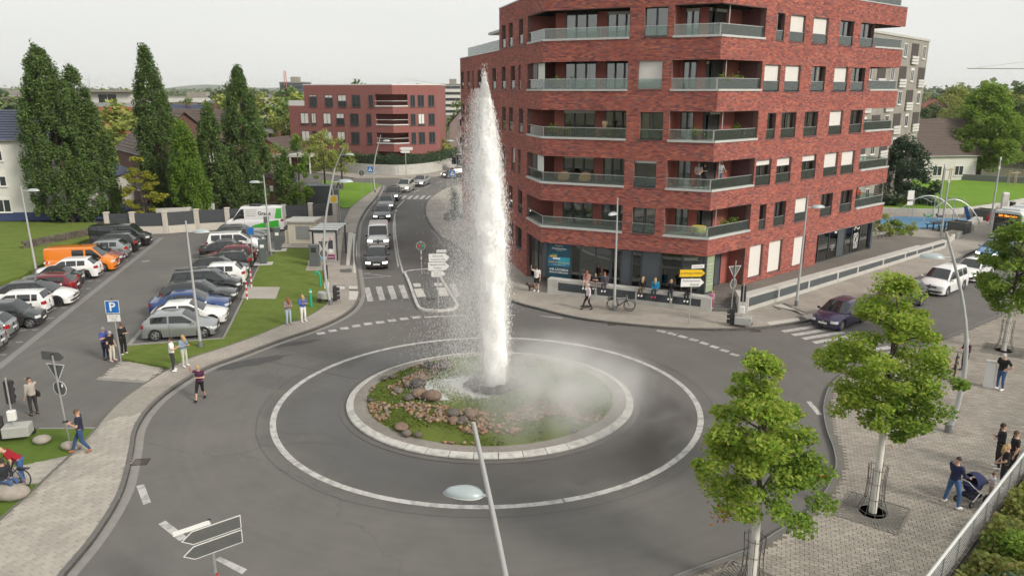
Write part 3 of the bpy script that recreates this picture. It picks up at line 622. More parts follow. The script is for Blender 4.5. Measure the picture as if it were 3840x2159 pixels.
# ---- openings
FW = [(6.64,8.07),(6.36,7.86),(6.61,8.07),(6.34,7.78),(6.36,7.86)][::-1]   # ground up
RW = [[(5.6,6.4),(7.4,8.85),(10.1,11.8),(13.65,15.35),(16.55,18.4)],[(4.76,6.55),(7.22,9.04),(10.46,12.37),(13.53,15.52),(16.07,18.08)],[(5.61,6.63),(7.32,9.15),(10.23,12.03),(13.66,15.58),(16.69,18.61)],
      [(4.85,6.67),(7.28,9.17),(10.63,12.45),(13.7,15.66),(16.24,18.26)],[(5.8,6.7),(7.4,9.23),(10.25,12.23),(13.83,15.8),(16.85,18.93)]]
RBL = [[0,0,.70,0,0],[.25,.36,.28,.86,.88],[0,0,0,.72,0],[.62,.80,0,.78,0],[0,.68,.66,0,0]]
RCU = [[0,1,0,0,0],[0,0,0,0,0],[0,2,2,0,1],[0,0,2,0,1],[0,0,0,1,2]]
LW = [[(20.07,21.25),(22.95,24.17),(17.4,18.3)],[(18.04,19.02),(20.92,21.97),(22.93,23.67)],[(17.93,19.09),(20.14,21.29),(23.11,24.26)],[(.43,1.79),(3.67,4.79),(6.17,6.76),(8.52,10.03),(14.49,15.79),(17.87,19.07),(20.7,21.95),(23.0,23.6)],[(17.92,19.1),(20.17,21.28),(23.14,24.21)]]
for lo in (0,1,2): LW[lo] += [(.43,1.79),(3.67,4.79),(8.5,10.0),(13.0,14.2)]
L1s,L1e,L2s,L2e,L3s,L3e = 25.45,5.72,8.45,4.55,18.95,24.0
fh = [(-.1,L1e,ZS[i],ZS[i]+OH) for i in range(5)]+[(L2s,LF+.1,ZS[i],ZS[i]+OH) for i in range(5)]+[(*FW[i],ZS[i]-.02,ZS[i]+OH-.05) for i in range(5)]
facade(MF,0,LF,3.38,TOP,fh)
rh = [(-.1,L2e,ZS[i],ZS[i]+OH) for i in range(5)]+[(*w,ZS[i]-.12,ZS[i]+OH-.18) for i in range(5) for w in RW[i]]+[(L3s,L3e+.2,ZS[i],ZS[i]+OH-.1) for i in range(5)]
rh += [(4.8,6.4,1.16,3.38),(7.15,8.85,1.16,3.38),(10.4,12.0,1.16,3.3),(13.65,22.6,.5,3.1),(-.1,4.25,0,3.38),(22.55,25,0,ZS[0]-1.3)]
facade(MR,0,L3e,.5,TOP,rh)
lh = [(L1s,LL+.1,ZS[i],ZS[i]+OH) for i in range(5)]+[(*w,ZS[i]-.02,ZS[i]+OH-.03) for i in range(5) for w in LW[i]]+[(-.1,17.05,WING,30),(25.5,LL+.1,0,3.4),(22.25,24.05,1.7,3.4),(20.3,21.4,2.0,3.4)]
facade(ML,0,LL,.1,TOP,lh)
# end walls: north end of the wing, main block step, overhang end faces
MEND = MR @ Matrix.Translation((L3e,0,0)) @ Matrix.Rotation(R(90),4,'Z')
facade(MEND,.35,4.2,.5,TOP,[(.0,4.3,ZS[i],ZS[i]+OH-.1) for i in range(5)]+[(0,4.3,0,ZS[0]-1.3)],apart=True)
MSTEP = ML @ Matrix.Translation((17.05,0,0)) @ Matrix.Rotation(R(-90),4,'Z') @ Matrix.Translation((-9,0,0))
facade(MSTEP,0,8.66,WING,TOP,[])
# bricks: the ones nearest to the viewer as pieces, the rest one field
cand = []
for bi,(rects,M) in enumerate(ALLB):
    if bi == 0:
        for k,r_ in enumerate(rects):
            if r_[0] > 6.0 and 3.3 < r_[2] < 5.2: cand.append((r_,M,k,bi))
cand = sorted(cand,key=lambda t: -t[0][0])[:290]; used = {(c[3],c[2]) for c in cand}
VV,FF,nv = [],[],0
for bi,(rects,M) in enumerate(ALLB):
    rr = [r_ for k,r_ in enumerate(rects) if (bi,k) not in used]; v,f = brick_mesh(rr,M); VV.append(v); FF.append(f+nv); nv += len(v)
bw = link('brickwork',np_mesh('brickwork',np.concatenate(VV),np.concatenate(FF)),BRICK,bld); bw['kind'] = 'stuff'
bcache = {}
for r_,M,k,bi in cand:
    L_ = round(r_[1]-r_[0],2); key = L_
    if key not in bcache:
        v,f = brick_mesh([(0,L_,0,.0875)],Matrix()); bcache[key] = np_mesh('brick',v,f); bcache[key].materials.append(BRICK)
    o = bpy.data.objects.new('brick',bcache[key]); COL.objects.link(o); o.parent = bld; o.matrix_local = M @ Matrix.Translation((r_[0],0,r_[2]))
# ---- core, floor slabs, roofs
def loc(M,u,y): p = M @ Vector((u,y,0)); return (p.x,p.y)
def footprint(d,wing=True): return [loc(ML,0,d),loc(ML,LL-d*.6,d),loc(MF,LF-d*.35,d*1.05),loc(MR,L3s-.1,d),loc(MR,L3s-.1,14),loc(ML,0,14)]
core = MB(); core.prism(footprint(2.3),.1,WING-.3); core.prism([loc(ML,17.4,2.3),loc(ML,LL-1.4,2.3),loc(MF,LF-.8,2.4),loc(MR,L3s-.1,2.3),loc(MR,L3s-.1,13),loc(ML,17.4,13)],WING-.3,TOP-.3); core.build('core',ROOMD,bld)
sl = MB()
for i in range(5):
    z = ZS[i]; fp = footprint(.35)
    if i == 4: fp = [loc(ML,17.3,.35)]+fp[1:5]+[loc(ML,17.3,13)]
    sl.prism(fp,z-.30,z-.03)
sl.build('floor_slab',CEIL,bld)
for i in range(5):   # overhanging balconies at the east end
    s = MB(); s.bx(L3s-.1,L3e-.36,.345,4.1,ZS[i]-.30,ZS[i]-.04); loc_build(s,'balcony_floor',CEIL,MR,bld)
    s = MB(); s.bx(L3s-.34,L3s,.345,6.0,ZS[i]-.02 if i else TER,ZS[i]+OH+1.2 if i < 4 else TOP-.2); loc_build(s,'balcony_side_wall',BRICKD,MR,bld)
s = MB(); s.bx(L3s-.1,L3e-.36,.345,4.1,TOP-.95,TOP-.7); loc_build(s,'balcony_roof',CEIL,MR,bld)
s = MB(); s.prism([loc(ML,17.3,.35),loc(ML,LL-.2,.35),loc(MF,LF-.12,.36),loc(MR,L3e-.35,.35),loc(MR,L3e-.35,13),loc(ML,17.3,13)],TOP-.45,TOP-.15); s.build('roof',mat('roof_gravel',(.3,.29,.27),.95,var=.2,scale=5),bld)
s = MB(); s.prism([loc(ML,.3,.35),loc(ML,17.3,.35),loc(ML,17.3,12),loc(ML,.3,12)],WING-.4,WING-.1); s.build('roof_terrace',CONC,bld)
COPE = mat('coping_metal',(.55,.57,.56),.4,metal=.5)
for M,a,b,z in ((MF,-.04,LF+.04,TOP),(MR,-.04,L3e+.04,TOP),(ML,17.0,LL+.04,TOP),(ML,-.05,17.0,WING)):
    s = MB(); s.bx(a,b,-.05,.40,z+.002,z+.07); loc_build(s,'coping',COPE,M,bld)
# ---- loggia slabs edges, glass railings, back walls
def railing(parts,z,h=.62,name='railing'):
    "parts: list of (M,u0,u1,ext0,ext1)"
    for M,a,b in parts:
        g = MB(); g.bx(a+.03,b-.03,.11,.125,z+.03,z+h); w = loc_build(g,'railing_glass',RAILG,M,bld)
        t = MB(); t.bx(a,b,.095,.14,z+h,z+h+.035); loc_build(t,'handrail',STEEL,M,w)
        n = max(1,int((b-a)/1.5))
        for k in range(n+1): t = MB(); x = a+(b-a)*k/n; t.bx(x-.015,x+.015,.127,.155,z,z+h); loc_build(t,'railing_post',STEEL,M,w)
def slab_edge(parts,z):
    for M,a,b in parts:
        s = MB(); s.bx(a,b,-.07,.36,z-.11,z+.015); loc_build(s,'slab_edge',SLABM,M,bld)
def back_glazing(M,u0,u1,z0,z1,y,splits,brick_piers):
    for a,b in brick_piers: mbp = MB(); mbp.bx(a,b,y-.02,y+.3,z0,z1); loc_build(mbp,'pier',PIERM,M,bld)
    for a,b,mull,cur in splits: window(M @ Matrix.Translation((0,y-.20,0)),a,b,z0+.02,z1-.05,0.12 if random.random() < .4 else 0,False,mull,cur,parent=bld,sill=False)
PIERM = mat('brick_pier',(.36,.11,.085),.85,var=.25,scale=9)
for i in range(5):
    z = ZS[i]; zt = z+OH; cu = [0,0,0,2,1][i]
    slab_edge([(ML,L1s,LL-.002),(MF,.0,L1e)],z); railing([(ML,L1s,LL-.05),(MF,.05,L1e)],z)
    slab_edge([(MF,L2s-.05,LF-.002),(MR,0,L2e+.05)],z); railing([(MF,L2s,LF-.06),(MR,.06,L2e)],z)
    slab_edge([(MR,L3s+.3,L3e-.002)],z); railing([(MR,L3s,L3e-.1)],z)
    e = MB(); e.bx(0,4.0,-.07,.3,z-.11,z+.015); loc_build(e,'slab_edge',SLABM,MEND,bld); railing([(MEND,.1,3.9)],z)
    back_glazing(MF,0,L1e,z,zt,1.75,[(.9,3.1,2,cu),(3.75,5.6,2,1 if i in (1,2) else 0)],[(.2,.9),(3.1,3.75),(5.6,L1e+.3)])
    back_glazing(MF,L2s,LF,z,zt,1.75,[(L2s+.3,L2s+1.15,1,1 if i != 2 else 2),(L2s+1.7,LF-.9,1,0)],[(L2s-.2,L2s+.3),(L2s+1.15,L2s+1.7)])
    back_glazing(MR,0,L2e,z,zt,1.75,[(1.15,2.9,1,0),],[(2.9,L2e+.2)])
    p = MB(); p.bx(L1e,L1e+.28,.345,2.2,z-.02,zt+.02); p.bx(L2s-.28,L2s,.345,2.2,z-.02,zt+.02); loc_build(p,'loggia_side',PIERM,MF,bld)
    p = MB(); p.bx(L2e,L2e+.28,.345,2.2,z-.02,zt+.02); loc_build(p,'loggia_side',BRICKD,MR,bld)
    p = MB(); p.bx(L1s-.28,L1s,.345,2.2,z-.02,zt+.02); loc_build(p,'loggia_side',PIERM,ML,bld)
    p = MB(); p.tube([(MR @ Vector((1.2,.35,z))),(MR @ Vector((1.2,.35,zt)))],.035,8); p.build('column',STEEL,bld)
    if i in (1,3): # folding wind screen panels at the west corner
        p = MB(); p.bx(L1s+.9,L1s+1.9,.16,.2,z,zt); loc_build(p,'folding_screen',PANEL,ML,bld)
        p = MB(); p.bx(L1s+2.0,LL-.2,.2,.22,z+.6,zt-.05); loc_build(p,'screen_blind',BLIND,ML,bld)
    # windows
    window(MF,*FW[i],ZS[i]-.02,ZS[i]+OH-.05,[0,.14,0,1.0,0][i],True,1,[0,0,1,0,0][i])
    p = MB(); p.bx(FW[i][1]+.002,L2s-.02,-.006,.03,ZS[i]-.02,ZS[i]+OH-.05);
    if i in (0,2,4): loc_build(p,'dark_pier_cladding',BRICKD,MF,bld)
    for k,w in enumerate(RW[i]): window(MR,*w,ZS[i]-.12,ZS[i]+OH-.18,RBL[i][k],True,0 if w[1]-w[0] < 1.1 else 1,RCU[i][k] or (1 if random.random() < .5 else 0))
    for k,w in enumerate(LW[i]): window(ML,*w,ZS[i]-.02,ZS[i]+OH-.03,.9 if (i,k) == (1,1) else 0,True,0,1 if random.random() < .3 else 0)
for a,b in ((4.8,6.4),(7.15,8.85),(10.4,12.0)): window(MR,a,b,1.16,3.36 if a < 10 else 3.28,1.0,False,1)
for a,b in ((22.25,24.05),(20.3,21.4)): window(ML,a,b,1.75 if a > 22 else 2.0,3.38,0,False,0)
# ---- ground-floor shop fronts
def shop_panel(M,a,b,z0,z1,kind,y=.22):
    f = MB()
    f.bx(a,a+.05,y-.04,y+.06,z0,z1); f.bx(b-.05,b,y-.04,y+.06,z0,z1); f.bx(a+.05,b-.05,y-.04,y+.06,z0,z0+.06); f.bx(a+.05,b-.05,y-.04,y+.06,z1-.07,z1); fr = loc_build(f,'shop_window' if kind != 'panel' else 'facade_panel',ANTH,M,bld)
    p = MB(); p.bx(a+.05,b-.05,y,y+.012,z0+.06,z1-.07)
    loc_build(p,'pane' if kind != 'panel' else 'infill',{'glass': GLASS,'green': GREENG,'panel': PANEL,'teal': TEAL,'sign': SIGNG}[kind],M,fr); return fr
TEAL = mat('teal_poster',(.010,.065,.10),.4,var=.25,scale=.8); SIGNG = mat('pale_green_sign',(.30,.36,.24),.4)
z0,z1 = TER+.02,3.37
for a,b,k in ((.02,.4,'panel'),(.4,2.15,'teal'),(2.15,2.83,'green'),(2.83,3.9,'glass'),(3.9,5.0,'glass'),(5.0,5.66,'green'),(5.66,6.4,'panel'),(6.4,7.06,'green'),(7.06,8.36,'panel'),(8.36,9.74,'green'),(9.74,10.76,'glass'),(10.76,11.2,'panel')): shop_panel(MF,a,b,z0,z1,k)
shop_panel(MR,.06,.32,z0,z1,'panel'); shop_panel(MR,.32,1.25,z0,z1,'sign'); shop_panel(MR @ Matrix.Translation((0,.9,0)),1.3,2.2,z0,z1,'green'); shop_panel(MR @ Matrix.Translation((0,.9,0)),2.2,3.2,z0,z1,'panel')
p = MB(); p.bx(3.2,4.25,1.2,1.5,TER,3.4); p.bx(4.25,4.5,.345,1.5,TER,3.4); loc_build(p,'entrance_wall',PIERM,MR,bld)
for a,b,k in ((25.5,26.6,'glass'),(26.6,27.8,'glass'),(27.8,29.0,'green')): shop_panel(ML,a,b,z0,3.38,k)
for a,b,k in ((13.7,14.3,'green'),(14.3,15.9,'glass'),(15.9,17.2,'green'),(17.2,18.4,'panel'),(18.4,19.5,'glass'),(19.5,20.9,'green'),(20.9,22.5,'glass')): shop_panel(MR,a,b,TER+.02,3.08,k)
s = MB(); s.bx(22.52,22.8,.05,9,TER,3.3); loc_build(s,'end_wall',PANEL,MR,bld); s = MB(); s.bx(13.6,22.7,.0,3,3.09,3.16); loc_build(s,'soffit',CEIL,MR,bld)
s = MB(); s.prism([loc(ML,LL-3.6,.02),loc(ML,LL,.02),loc(MF,LF,.02),loc(MR,4.3,.02),loc(MR,4.3,2.2),loc(MF,8,2.2),loc(ML,LL-3.6,2.2)],3.385,3.44); s.build('soffit',CEIL,bld)
# ---- lettering on the shop windows
WHT = mat('white_lettering',(.75,.75,.73),.5); GOLD = mat('gold_lettering',(.55,.38,.08),.5); CYAN = mat('cyan_print',(.02,.30,.42),.5); BLUEP = mat('blue_print',(.01,.14,.26),.5)
def ftext(M,u,z,t,size,m,bold=True,y=.205): return text_mesh('lettering',t,size,m,bld,M @ Matrix.Translation((u,y,z)) @ Matrix.Rotation(R(90),4,'X'),bold=bold)
s = MB(); s.bx(.46,2.09,.212,.218,1.75,2.42); loc_build(s,'poster_band',BLUEP,MF,bld)
s = MB(); s.bx(1.2,2.09,.206,.21,1.9,2.4); loc_build(s,'poster_accent',CYAN,MF,bld)
s = MB(); s.bx(.60,1.12,.203,.208,2.38,2.52); loc_build(s,'poster_tag',GOLD,MF,bld); s = MB(); s.bx(.82,1.36,.203,.208,2.24,2.35); loc_build(s,'poster_tag',WHT,MF,bld)
s = MB(); s.bx(.78,1.18,.203,.208,2.55,2.62); loc_build(s,'poster_tag',CYAN,MF,bld)
ftext(MF,1.27,2.02,'ZAHNTECHNIKER IN?',.155,GOLD); ftext(MF,1.27,1.86,'Wir suchen Verstaerkung fuer unser Team'.replace('ae','ä').replace('ue','ü'),.055,WHT)
ftext(MF,1.27,3.0,'rheinweiss',.25,WHT,False); ftext(MF,1.27,2.86,'ZAHNTECHNIK',.06,WHT,False); ftext(MF,1.27,1.52,'IHR LÄCHELN',.22,WHT); ftext(MF,1.27,1.32,'MADE IN RHEINLAND',.14,WHT)
arc = MB(); arc.tube([MF @ Vector((.98+t*.05,.2,3.14+.075*abs(math.sin(t*.55))+.03*math.sin(t*1.1))) for t in range(12)],.012,5); arc.build('logo',WHT,bld)
for k in range(7): ftext(MR,.78,2.75-k*.22,('ZAHNARZT','Mo 8 - 18','Di 8 - 18','Mi 8 - 13','Do 8 - 18','Fr 8 - 13','nach Vereinbarung')[k],.10 if k else .13,WHT,False)
# heart-tooth line logo and wave on the east shop window
def stroke(M,pts,r=.035):
    mb_ = MB(); mb_.tube([M @ Vector((u,.2,z)) for u,z in smooth_line(pts,6)],r,6); return mb_.build('logo',WHT,bld,True)
stroke(MR,[(19.85,2.72),(19.95,2.9),(20.12,2.92),(20.3,2.78),(20.5,2.74),(20.68,2.86)])
stroke(MR,[(20.2,2.25),(20.05,2.42),(19.9,2.3),(19.9,1.95),(19.95,1.55),(20.02,1.22),(20.14,1.3),(20.2,1.55),(20.3,1.5),(20.38,1.22),(20.5,1.3),(20.52,1.7),(20.55,2.2),(20.42,2.42),(20.2,2.2),(20.02,1.98),(20.0,1.75),(20.2,1.62),(20.4,1.8),(20.38,2.0),(20.2,2.22)],.03)
for k in range(3): ftext(MR,16.55,1.9-k*.16,('rheinweiss','Zahntechnik','Labor')[k],.13,WHT,False)
# ---- roof terrace railing and canopy on the wing
s = MB(); s.bx(3.4,17.0,.12,.14,WING+.08,WING+.85); loc_build(s,'terrace_glass',RAILG,ML,bld); s = MB(); s.bx(3.38,3.40,.12,8,WING+.08,WING+.85); loc_build(s,'terrace_glass',RAILG,ML,bld)
s = MB(); s.bx(10.8,17.04,.5,4.5,WING+1.55,WING+1.75); loc_build(s,'canopy',SLABM,ML,bld)
s = MB(); s.bx(13.1,17.04,1.0,1.12,WING+1.4,WING+1.52); s.bx(13.0,13.12,1.0,1.12,WING-.1,WING+1.5); loc_build(s,'canopy_beam',PIERM,ML,bld)
s = MB(); s.bx(12.0,24.0,.5,.515,TOP+.07,TOP+.75); loc_build(s,'roof_glass',RAILG,MR,bld)
# ---- terrace, retaining walls with louvre panels, steps
tw = [(2.41,49.95),(12.37,45.40)]; rw = [(14.66,45.55),(38.0,65.3)]
def plinth(a,b,name,zt,zb=0.0,w=.55,panels=(),label='',h0=None,ends=(0,0)):
    a,b = Vector((*a,0)),Vector((*b,0)); L_ = (b-a).length; ang = math.atan2(b.y-a.y,b.x-a.x); M = Matrix.Rotation(0,4,'Z')
    t = thing(name,label,'wall',a,ang); zt1 = zt if h0 is None else h0
    mb = MB()
    holes = [(p0,p1,.26,None) for p0,p1 in panels]
    def zl(u): return zt+(zt1-zt)*u/L_
    us = sorted({0,L_,*[p for h in panels for p in h]})
    for u0,u1 in zip(us,us[1:]):
        hol = any(p0-1e-6 <= u0 and u1 <= p1+1e-6 for p0,p1 in panels)
        y0 = .07 if hol else 0
        def slab(za0,za1,zb0,zb1,ya):
            vs = [(u0,ya,za0),(u1,ya,za1),(u1,w,za1),(u0,w,za0),(u0,ya,zb0),(u1,ya,zb1),(u1,w,zb1),(u0,w,zb0)]
            mb.add(vs,[(0,3,2,1),(4,5,6,7),(0,1,5,4),(1,2,6,5),(2,3,7,6),(3,0,4,7)])
        if hol:
            slab(zb,zb,zb+.28,zb+.28,0); slab(zb+.28,zb+.28,zl(u0)-.17,zl(u1)-.17,.07); slab(zl(u0)-.17,zl(u1)-.17,zl(u0),zl(u1),0)
        else: slab(zb,zb,zl(u0),zl(u1),0)
    mb.build('wall_body',CONC,t)
    for p0,p1 in panels:
        s = MB(); k = 0; zz = zb+.29
        top = min(zl(p0),zl(p1))-.18
        s.bx(p0+.01,p1-.01,.05,.06,zz,top)
        while zz+.05 < top:
            s.add([(p0+.02,.012,zz),(p1-.02,.012,zz),(p1-.02,.05,zz+.032),(p0+.02,.05,zz+.032)],[(0,1,2,3)]); zz += .045
        s.build('louvre_panel',LOUV,t)
    return t
LOUV = mat('louvre_grey',(.10,.112,.118),.5,metal=.2)
Lf = math.dist(*tw); Lr = math.dist(*rw)
plinth(tw[0],tw[1],'retaining_wall',1.14,ZP-.02,.62,[(.75,3.35),(3.5,6.1),(6.2,8.35),(8.5,10.3)],'low pale concrete wall with grey louvres where people sit before the shop',1.02)
rp = [.15,3.55,3.7,7.3,7.5,11.3,11.5,14.3,14.5,18.4,18.6,22.3,22.5,24.5,24.7,27.6,27.8,30.2]; plinth(rw[0],rw[1],'retaining_wall',1.14,ZP-.02,.62,[(a,b) for a,b in zip(rp[::2],rp[1::2])],'long low concrete wall with grey louvres beside the zebra crossing pavement',.80)
tpoly = [(tw[0][0]+.3,tw[0][1]+.4),(tw[1][0]+.1,tw[1][1]+.45),(12.9,46.4),(14.4,46.3),(rw[0][0]+.1,rw[0][1]+.5),(rw[1][0]-.2,rw[1][1]+.3),(34,68),(20,60),(10,52),(3.2,53)]
sheet('terrace',tpoly,TER,cobble_mat('terrace_paving',(.17,.15,.13),2.4,(.10,.09,.08)),thick=.9)
st = thing('entrance_steps','short flight of dark steps beside the yellow direction sign','steps',(13.35,45.5,0),R(-8))
for k in range(4): s = MB(); s.cbox((0,.15+k*.30,ZP+(k+1)*.0913),(1.95-.02*k,.34+.0,.19*(1)),.01); s.build('step',mat('step_stone',(.13,.125,.12),.8,var=.12),st)
s = MB(); s.bx(-.2,.38,-.1,1.6,ZP-.02,1.16); tag(s.build('pedestal',CONC,None,loc=(14.2,45.25,0),rz=R(-8)),'pale concrete pedestal at the right of the entrance steps','pedestal')
# ramp beside the west corner
s = MB(); a0,b0 = Vector((-1.4,57.5)),Vector((1.7,50.6)); dd = (b0-a0).normalized(); nn = Vector((-dd.y,dd.x));
# ================================================================== other buildings
WHITEW = mat('white_render',(.60,.585,.55),.9,var=.08,scale=.6,stain=(.7,.60,(.42,.40,.37),.5)); SLATEB = mat('blue_glazed_tile',(.030,.040,.085),.3,var=.2,scale=3); TILEBR = mat('brown_roof_tile',(.095,.07,.06),.8,var=.25,scale=3); TILERD = mat('red_roof_tile',(.30,.10,.06),.85,var=.2,scale=3)
BRBROWN = mat('brown_brick',(.125,.065,.05),.9,var=.25,scale=7); FARBR = mat('far_red_brick',(.25,.095,.085),.9,var=.22,scale=4,bump=.1); ORBR = mat('orange_brick',(.36,.12,.065),.9,var=.2,scale=5); GREYC = mat('exposed_concrete',(.265,.25,.218),.9,var=.22,scale=.8,bump=.2); WFR = mat('white_frame',(.66,.66,.64),.5); DGL = mat('dark_pane',(.03,.038,.042),.06,spec=.8); BLUEB = mat('blue_plinth',(.035,.055,.13),.8)
def house(label,loc,rz,L,W,he,hr,wallm,roofm,wins=(),cat='house',name='house',over=.35,hip=0.0,group=None,chim=True,plinth=None,rows=True):
    "gabled house: ridge along local x; wins: (side, u, z, w, h, blind)"
    t = thing(name,label,cat,loc,rz,group); a,b = L/2,W/2
    mb = MB(); vs = [(-a,-b,0),(a,-b,0),(a,b,0),(-a,b,0),(-a,-b,he),(a,-b,he),(a,b,he),(-a,b,he),(-a,0,he+hr),(a,0,he+hr)]
    mb.add(vs,[(0,1,5,4),(1,2,6,9,5),(2,3,7,6),(3,0,4,8,7)]); mb.build('wall',wallm,t)
    ro = MB(); sl = math.hypot(b,hr); oy = over; oz = over*hr/b
    for s in (-1,1):
        n = max(4,min(16,int(sl/.45)))
        for i in range(n):     # tile courses
            t0,t1 = i/n,(i+1)/n; y0,z0 = s*(b+oy)*(1-t0),he-oz+(hr+oz)*t0; y1,z1 = s*(b+oy)*(1-t1),he-oz+(hr+oz)*t1
            q = [(-a-over,y0,z0+.10),(a+over,y0,z0+.10),(a+over-hip*t1,y1,z1+.05),(-a-over+hip*t1,y1,z1+.05)]
            ro.add(q+[(p[0],p[1],p[2]-.12) for p in q],[(0,1,2,3) if s < 0 else (3,2,1,0),(0,4,5,1) if s < 0 else (1,5,4,0),(1,5,6,2),(0,3,7,4)])
    r = ro.build('roof',roofm,t)
    if chim: c = MB(); c.cbox((a*.3,b*.15,he+hr+.1),(.6,.6,1.5),.04); c.build('chimney',BRBROWN,r)
    g = MB(); g.tube([(-a-over,-b-over,he-oz+.0),(a+over,-b-over,he-oz+.0)],.07,6); g.build('gutter',mat('zinc_gutter',(.25,.25,.25),.5,metal=.4),r)
    if plinth: p = MB(); p.prism([(-a-.02,-b-.02),(a+.02,-b-.02),(a+.02,b+.02),(-a-.02,b+.02)],0,plinth[0]); p.build('plinth',plinth[1],t)
    for (sd,u,z,w,h_,bl) in wins:
        M = {'f': Matrix.Translation((u,-b,z)),'r': Matrix.Translation((a,u,z)) @ Matrix.Rotation(R(90),4,'Z'),'l': Matrix.Translation((-a,u,z)) @ Matrix.Rotation(R(-90),4,'Z')}[sd]
        flat_window(M,w,h_,t,bl)
    return t
def flat_window(M,w,h_,t,bl=0.0,fm=None,pm=None,sillm=None,mull=1):
    f = MB(); k = .09; f.bx(-w/2-k,w/2+k,-.05,.02,-k,0); f.bx(-w/2-k,w/2+k,-.05,.02,h_,h_+k); f.bx(-w/2-k,-w/2,-.05,.02,0,h_); f.bx(w/2,w/2+k,-.05,.02,0,h_)
    if mull: f.bx(-.04,.04,-.045,.02,0,h_)
    f.v = [M @ Vector(p) for p in f.v]; fo = f.build('window',fm or WFR,t)
    p = MB(); p.bx(-w/2,w/2,-.02,-.012,0,h_); p.v = [M @ Vector(q) for q in p.v]; p.build('pane',pm or DGL,fo)
    s = MB(); s.bx(-w/2-k-.05,w/2+k+.05,-.14,0,-k-.07,-k-.005); s.v = [M @ Vector(q) for q in s.v]; s.build('sill',sillm or WFR,fo)
    if bl:
        b = MB()
        n = max(2,int(h_*bl/.12))
        for i in range(n): b.bx(-w/2,w/2,-.035,-.024,h_-h_*bl*(i+1)/n+.008,h_-h_*bl*i/n)
        b.v = [M @ Vector(q) for q in b.v]; b.build('blind',BLIND,fo)
    return fo
# white house on the left with blue tiled roofs
hx,hy = -54.5,83.5
wins = [('r',-2.0,6.6,.8,1.4,.6),('r',1.6,6.6,1.3,1.4,.4),('f',4.9,1.0,1.1,1.5,.2),('f',4.9,3.7,.9,1.5,.4),('f',4.9,6.3,.9,1.5,.4),('f',1.2,1.0,1.3,1.5,.2),('f',1.2,3.7,1.2,1.5,.4),('f',1.2,6.3,1.2,1.5,.4)]
wh = house('tall white rendered house with blue tiled roof and blue plinth at the left edge',(hx,hy,.2),R(4),13,9.5,8.5,2.7,WHITEW,SLATEB,wins,plinth=(.9,BLUEB),chim=False)
q = MB(); q.bx(6.5,10.8,-4.4,4.2,0,4.2); q.build('annex',WHITEW,wh); q = MB(); q.add([(6.4,-4.8,4.2),(11.2,-4.8,4.2),(11.2,4.6,4.2),(6.4,4.6,4.2),(6.4,0,6.4),(9.0,0,6.2)],[(0,1,5,4),(1,2,5),(2,3,4,5),(3,0,4)]); q.build('annex_roof',SLATEB,wh); q = MB(); q.bx(6.45,10.85,-4.46,4.25,0,.9); q.build('annex_plinth',BLUEB,wh)
q = MB(); q.tube([(6.56,-2.9,0),(6.56,-2.9,8.4)],.06,6); q.build('downpipe',mat('downpipe_brown',(.09,.07,.06),.6),wh)
# brown brick house between the columnar trees
house('brown brick house with steep gable seen between the columnar trees',(-44,100,0),R(-52),13,10.5,6.3,4.6,BRBROWN,TILEBR,[('r',-2.6,4.3,2.2,1.4,.75),('r',2.0,4.3,2.0,1.4,.8),('r',-2.6,1.0,1.6,1.5,.3),('f',3,1.5,1.6,1.4,0)],chim=False)
house('brown tiled house half hidden by dark trees',(-47.5,120,0),R(-8),10,9,6.4,4.2,BRBROWN,TILEBR,[('f',2.0,5.0,1.4,1.3,0),('r',0,5.2,1.4,1.3,0)],chim=True)
house('low orange brick house left of the far red building',(-40.5,134,0),R(80),9,7.5,3.4,2.2,ORBR,TILEBR,[('l',0,1.5,1.2,1.2,0)],chim=True)
q = thing('carport','low dark carport beside the orange brick house','carport',(-36.0,130,0),R(-5)); mb = MB(); mb.bx(-4,3,-3,3,2.7,3.1); mb.build('roof',CONC,q); mb = MB(); mb.bx(-3.9,2.9,2.7,2.95,0,2.7); mb.build('back_wall',ROOMD,q)
for x in (-3.8,-.5,2.8): mb = MB(); mb.bx(x-.1,x+.1,-2.95,-2.75,0,2.7); mb.build('post',WFR,q)
house('low long white flat building behind the trees',(-54,165,0),R(0),13,10,5.8,.4,WHITEW,GREYC,[('f',-4.5+i*3,3.9,1.6,.9,0) for i in range(4)],chim=False,over=.1)
# white penthouse over brick (far left)
t = thing('flat_roofed_block','flat-roofed block with white upper storey over red brick behind the columnar trees','building',(-97,190,0)); mb = MB(); mb.bx(-9,9,-8,8,0,9.6); mb.build('wall',ORBR,t); mb = MB(); mb.bx(-8.5,8,-7,7,9.6,13.0); mb.build('upper_wall',WHITEW,t); mb = MB(); mb.bx(-9,9,-8.4,8,13.0,13.4); mb.build('roof',GREYC,t); mb = MB(); mb.bx(-9,9,-8.02,-7.98,9.6,10.6); mb.build('railing',STEEL,t)
for x in (-5.5,2.5): flat_window(Matrix.Translation((x,-7,10.5)),4.2,2.0,t,0)
for x in (-6,0,6): flat_window(Matrix.Translation((x,-8,6.6)),1.6,1.5,t,0)
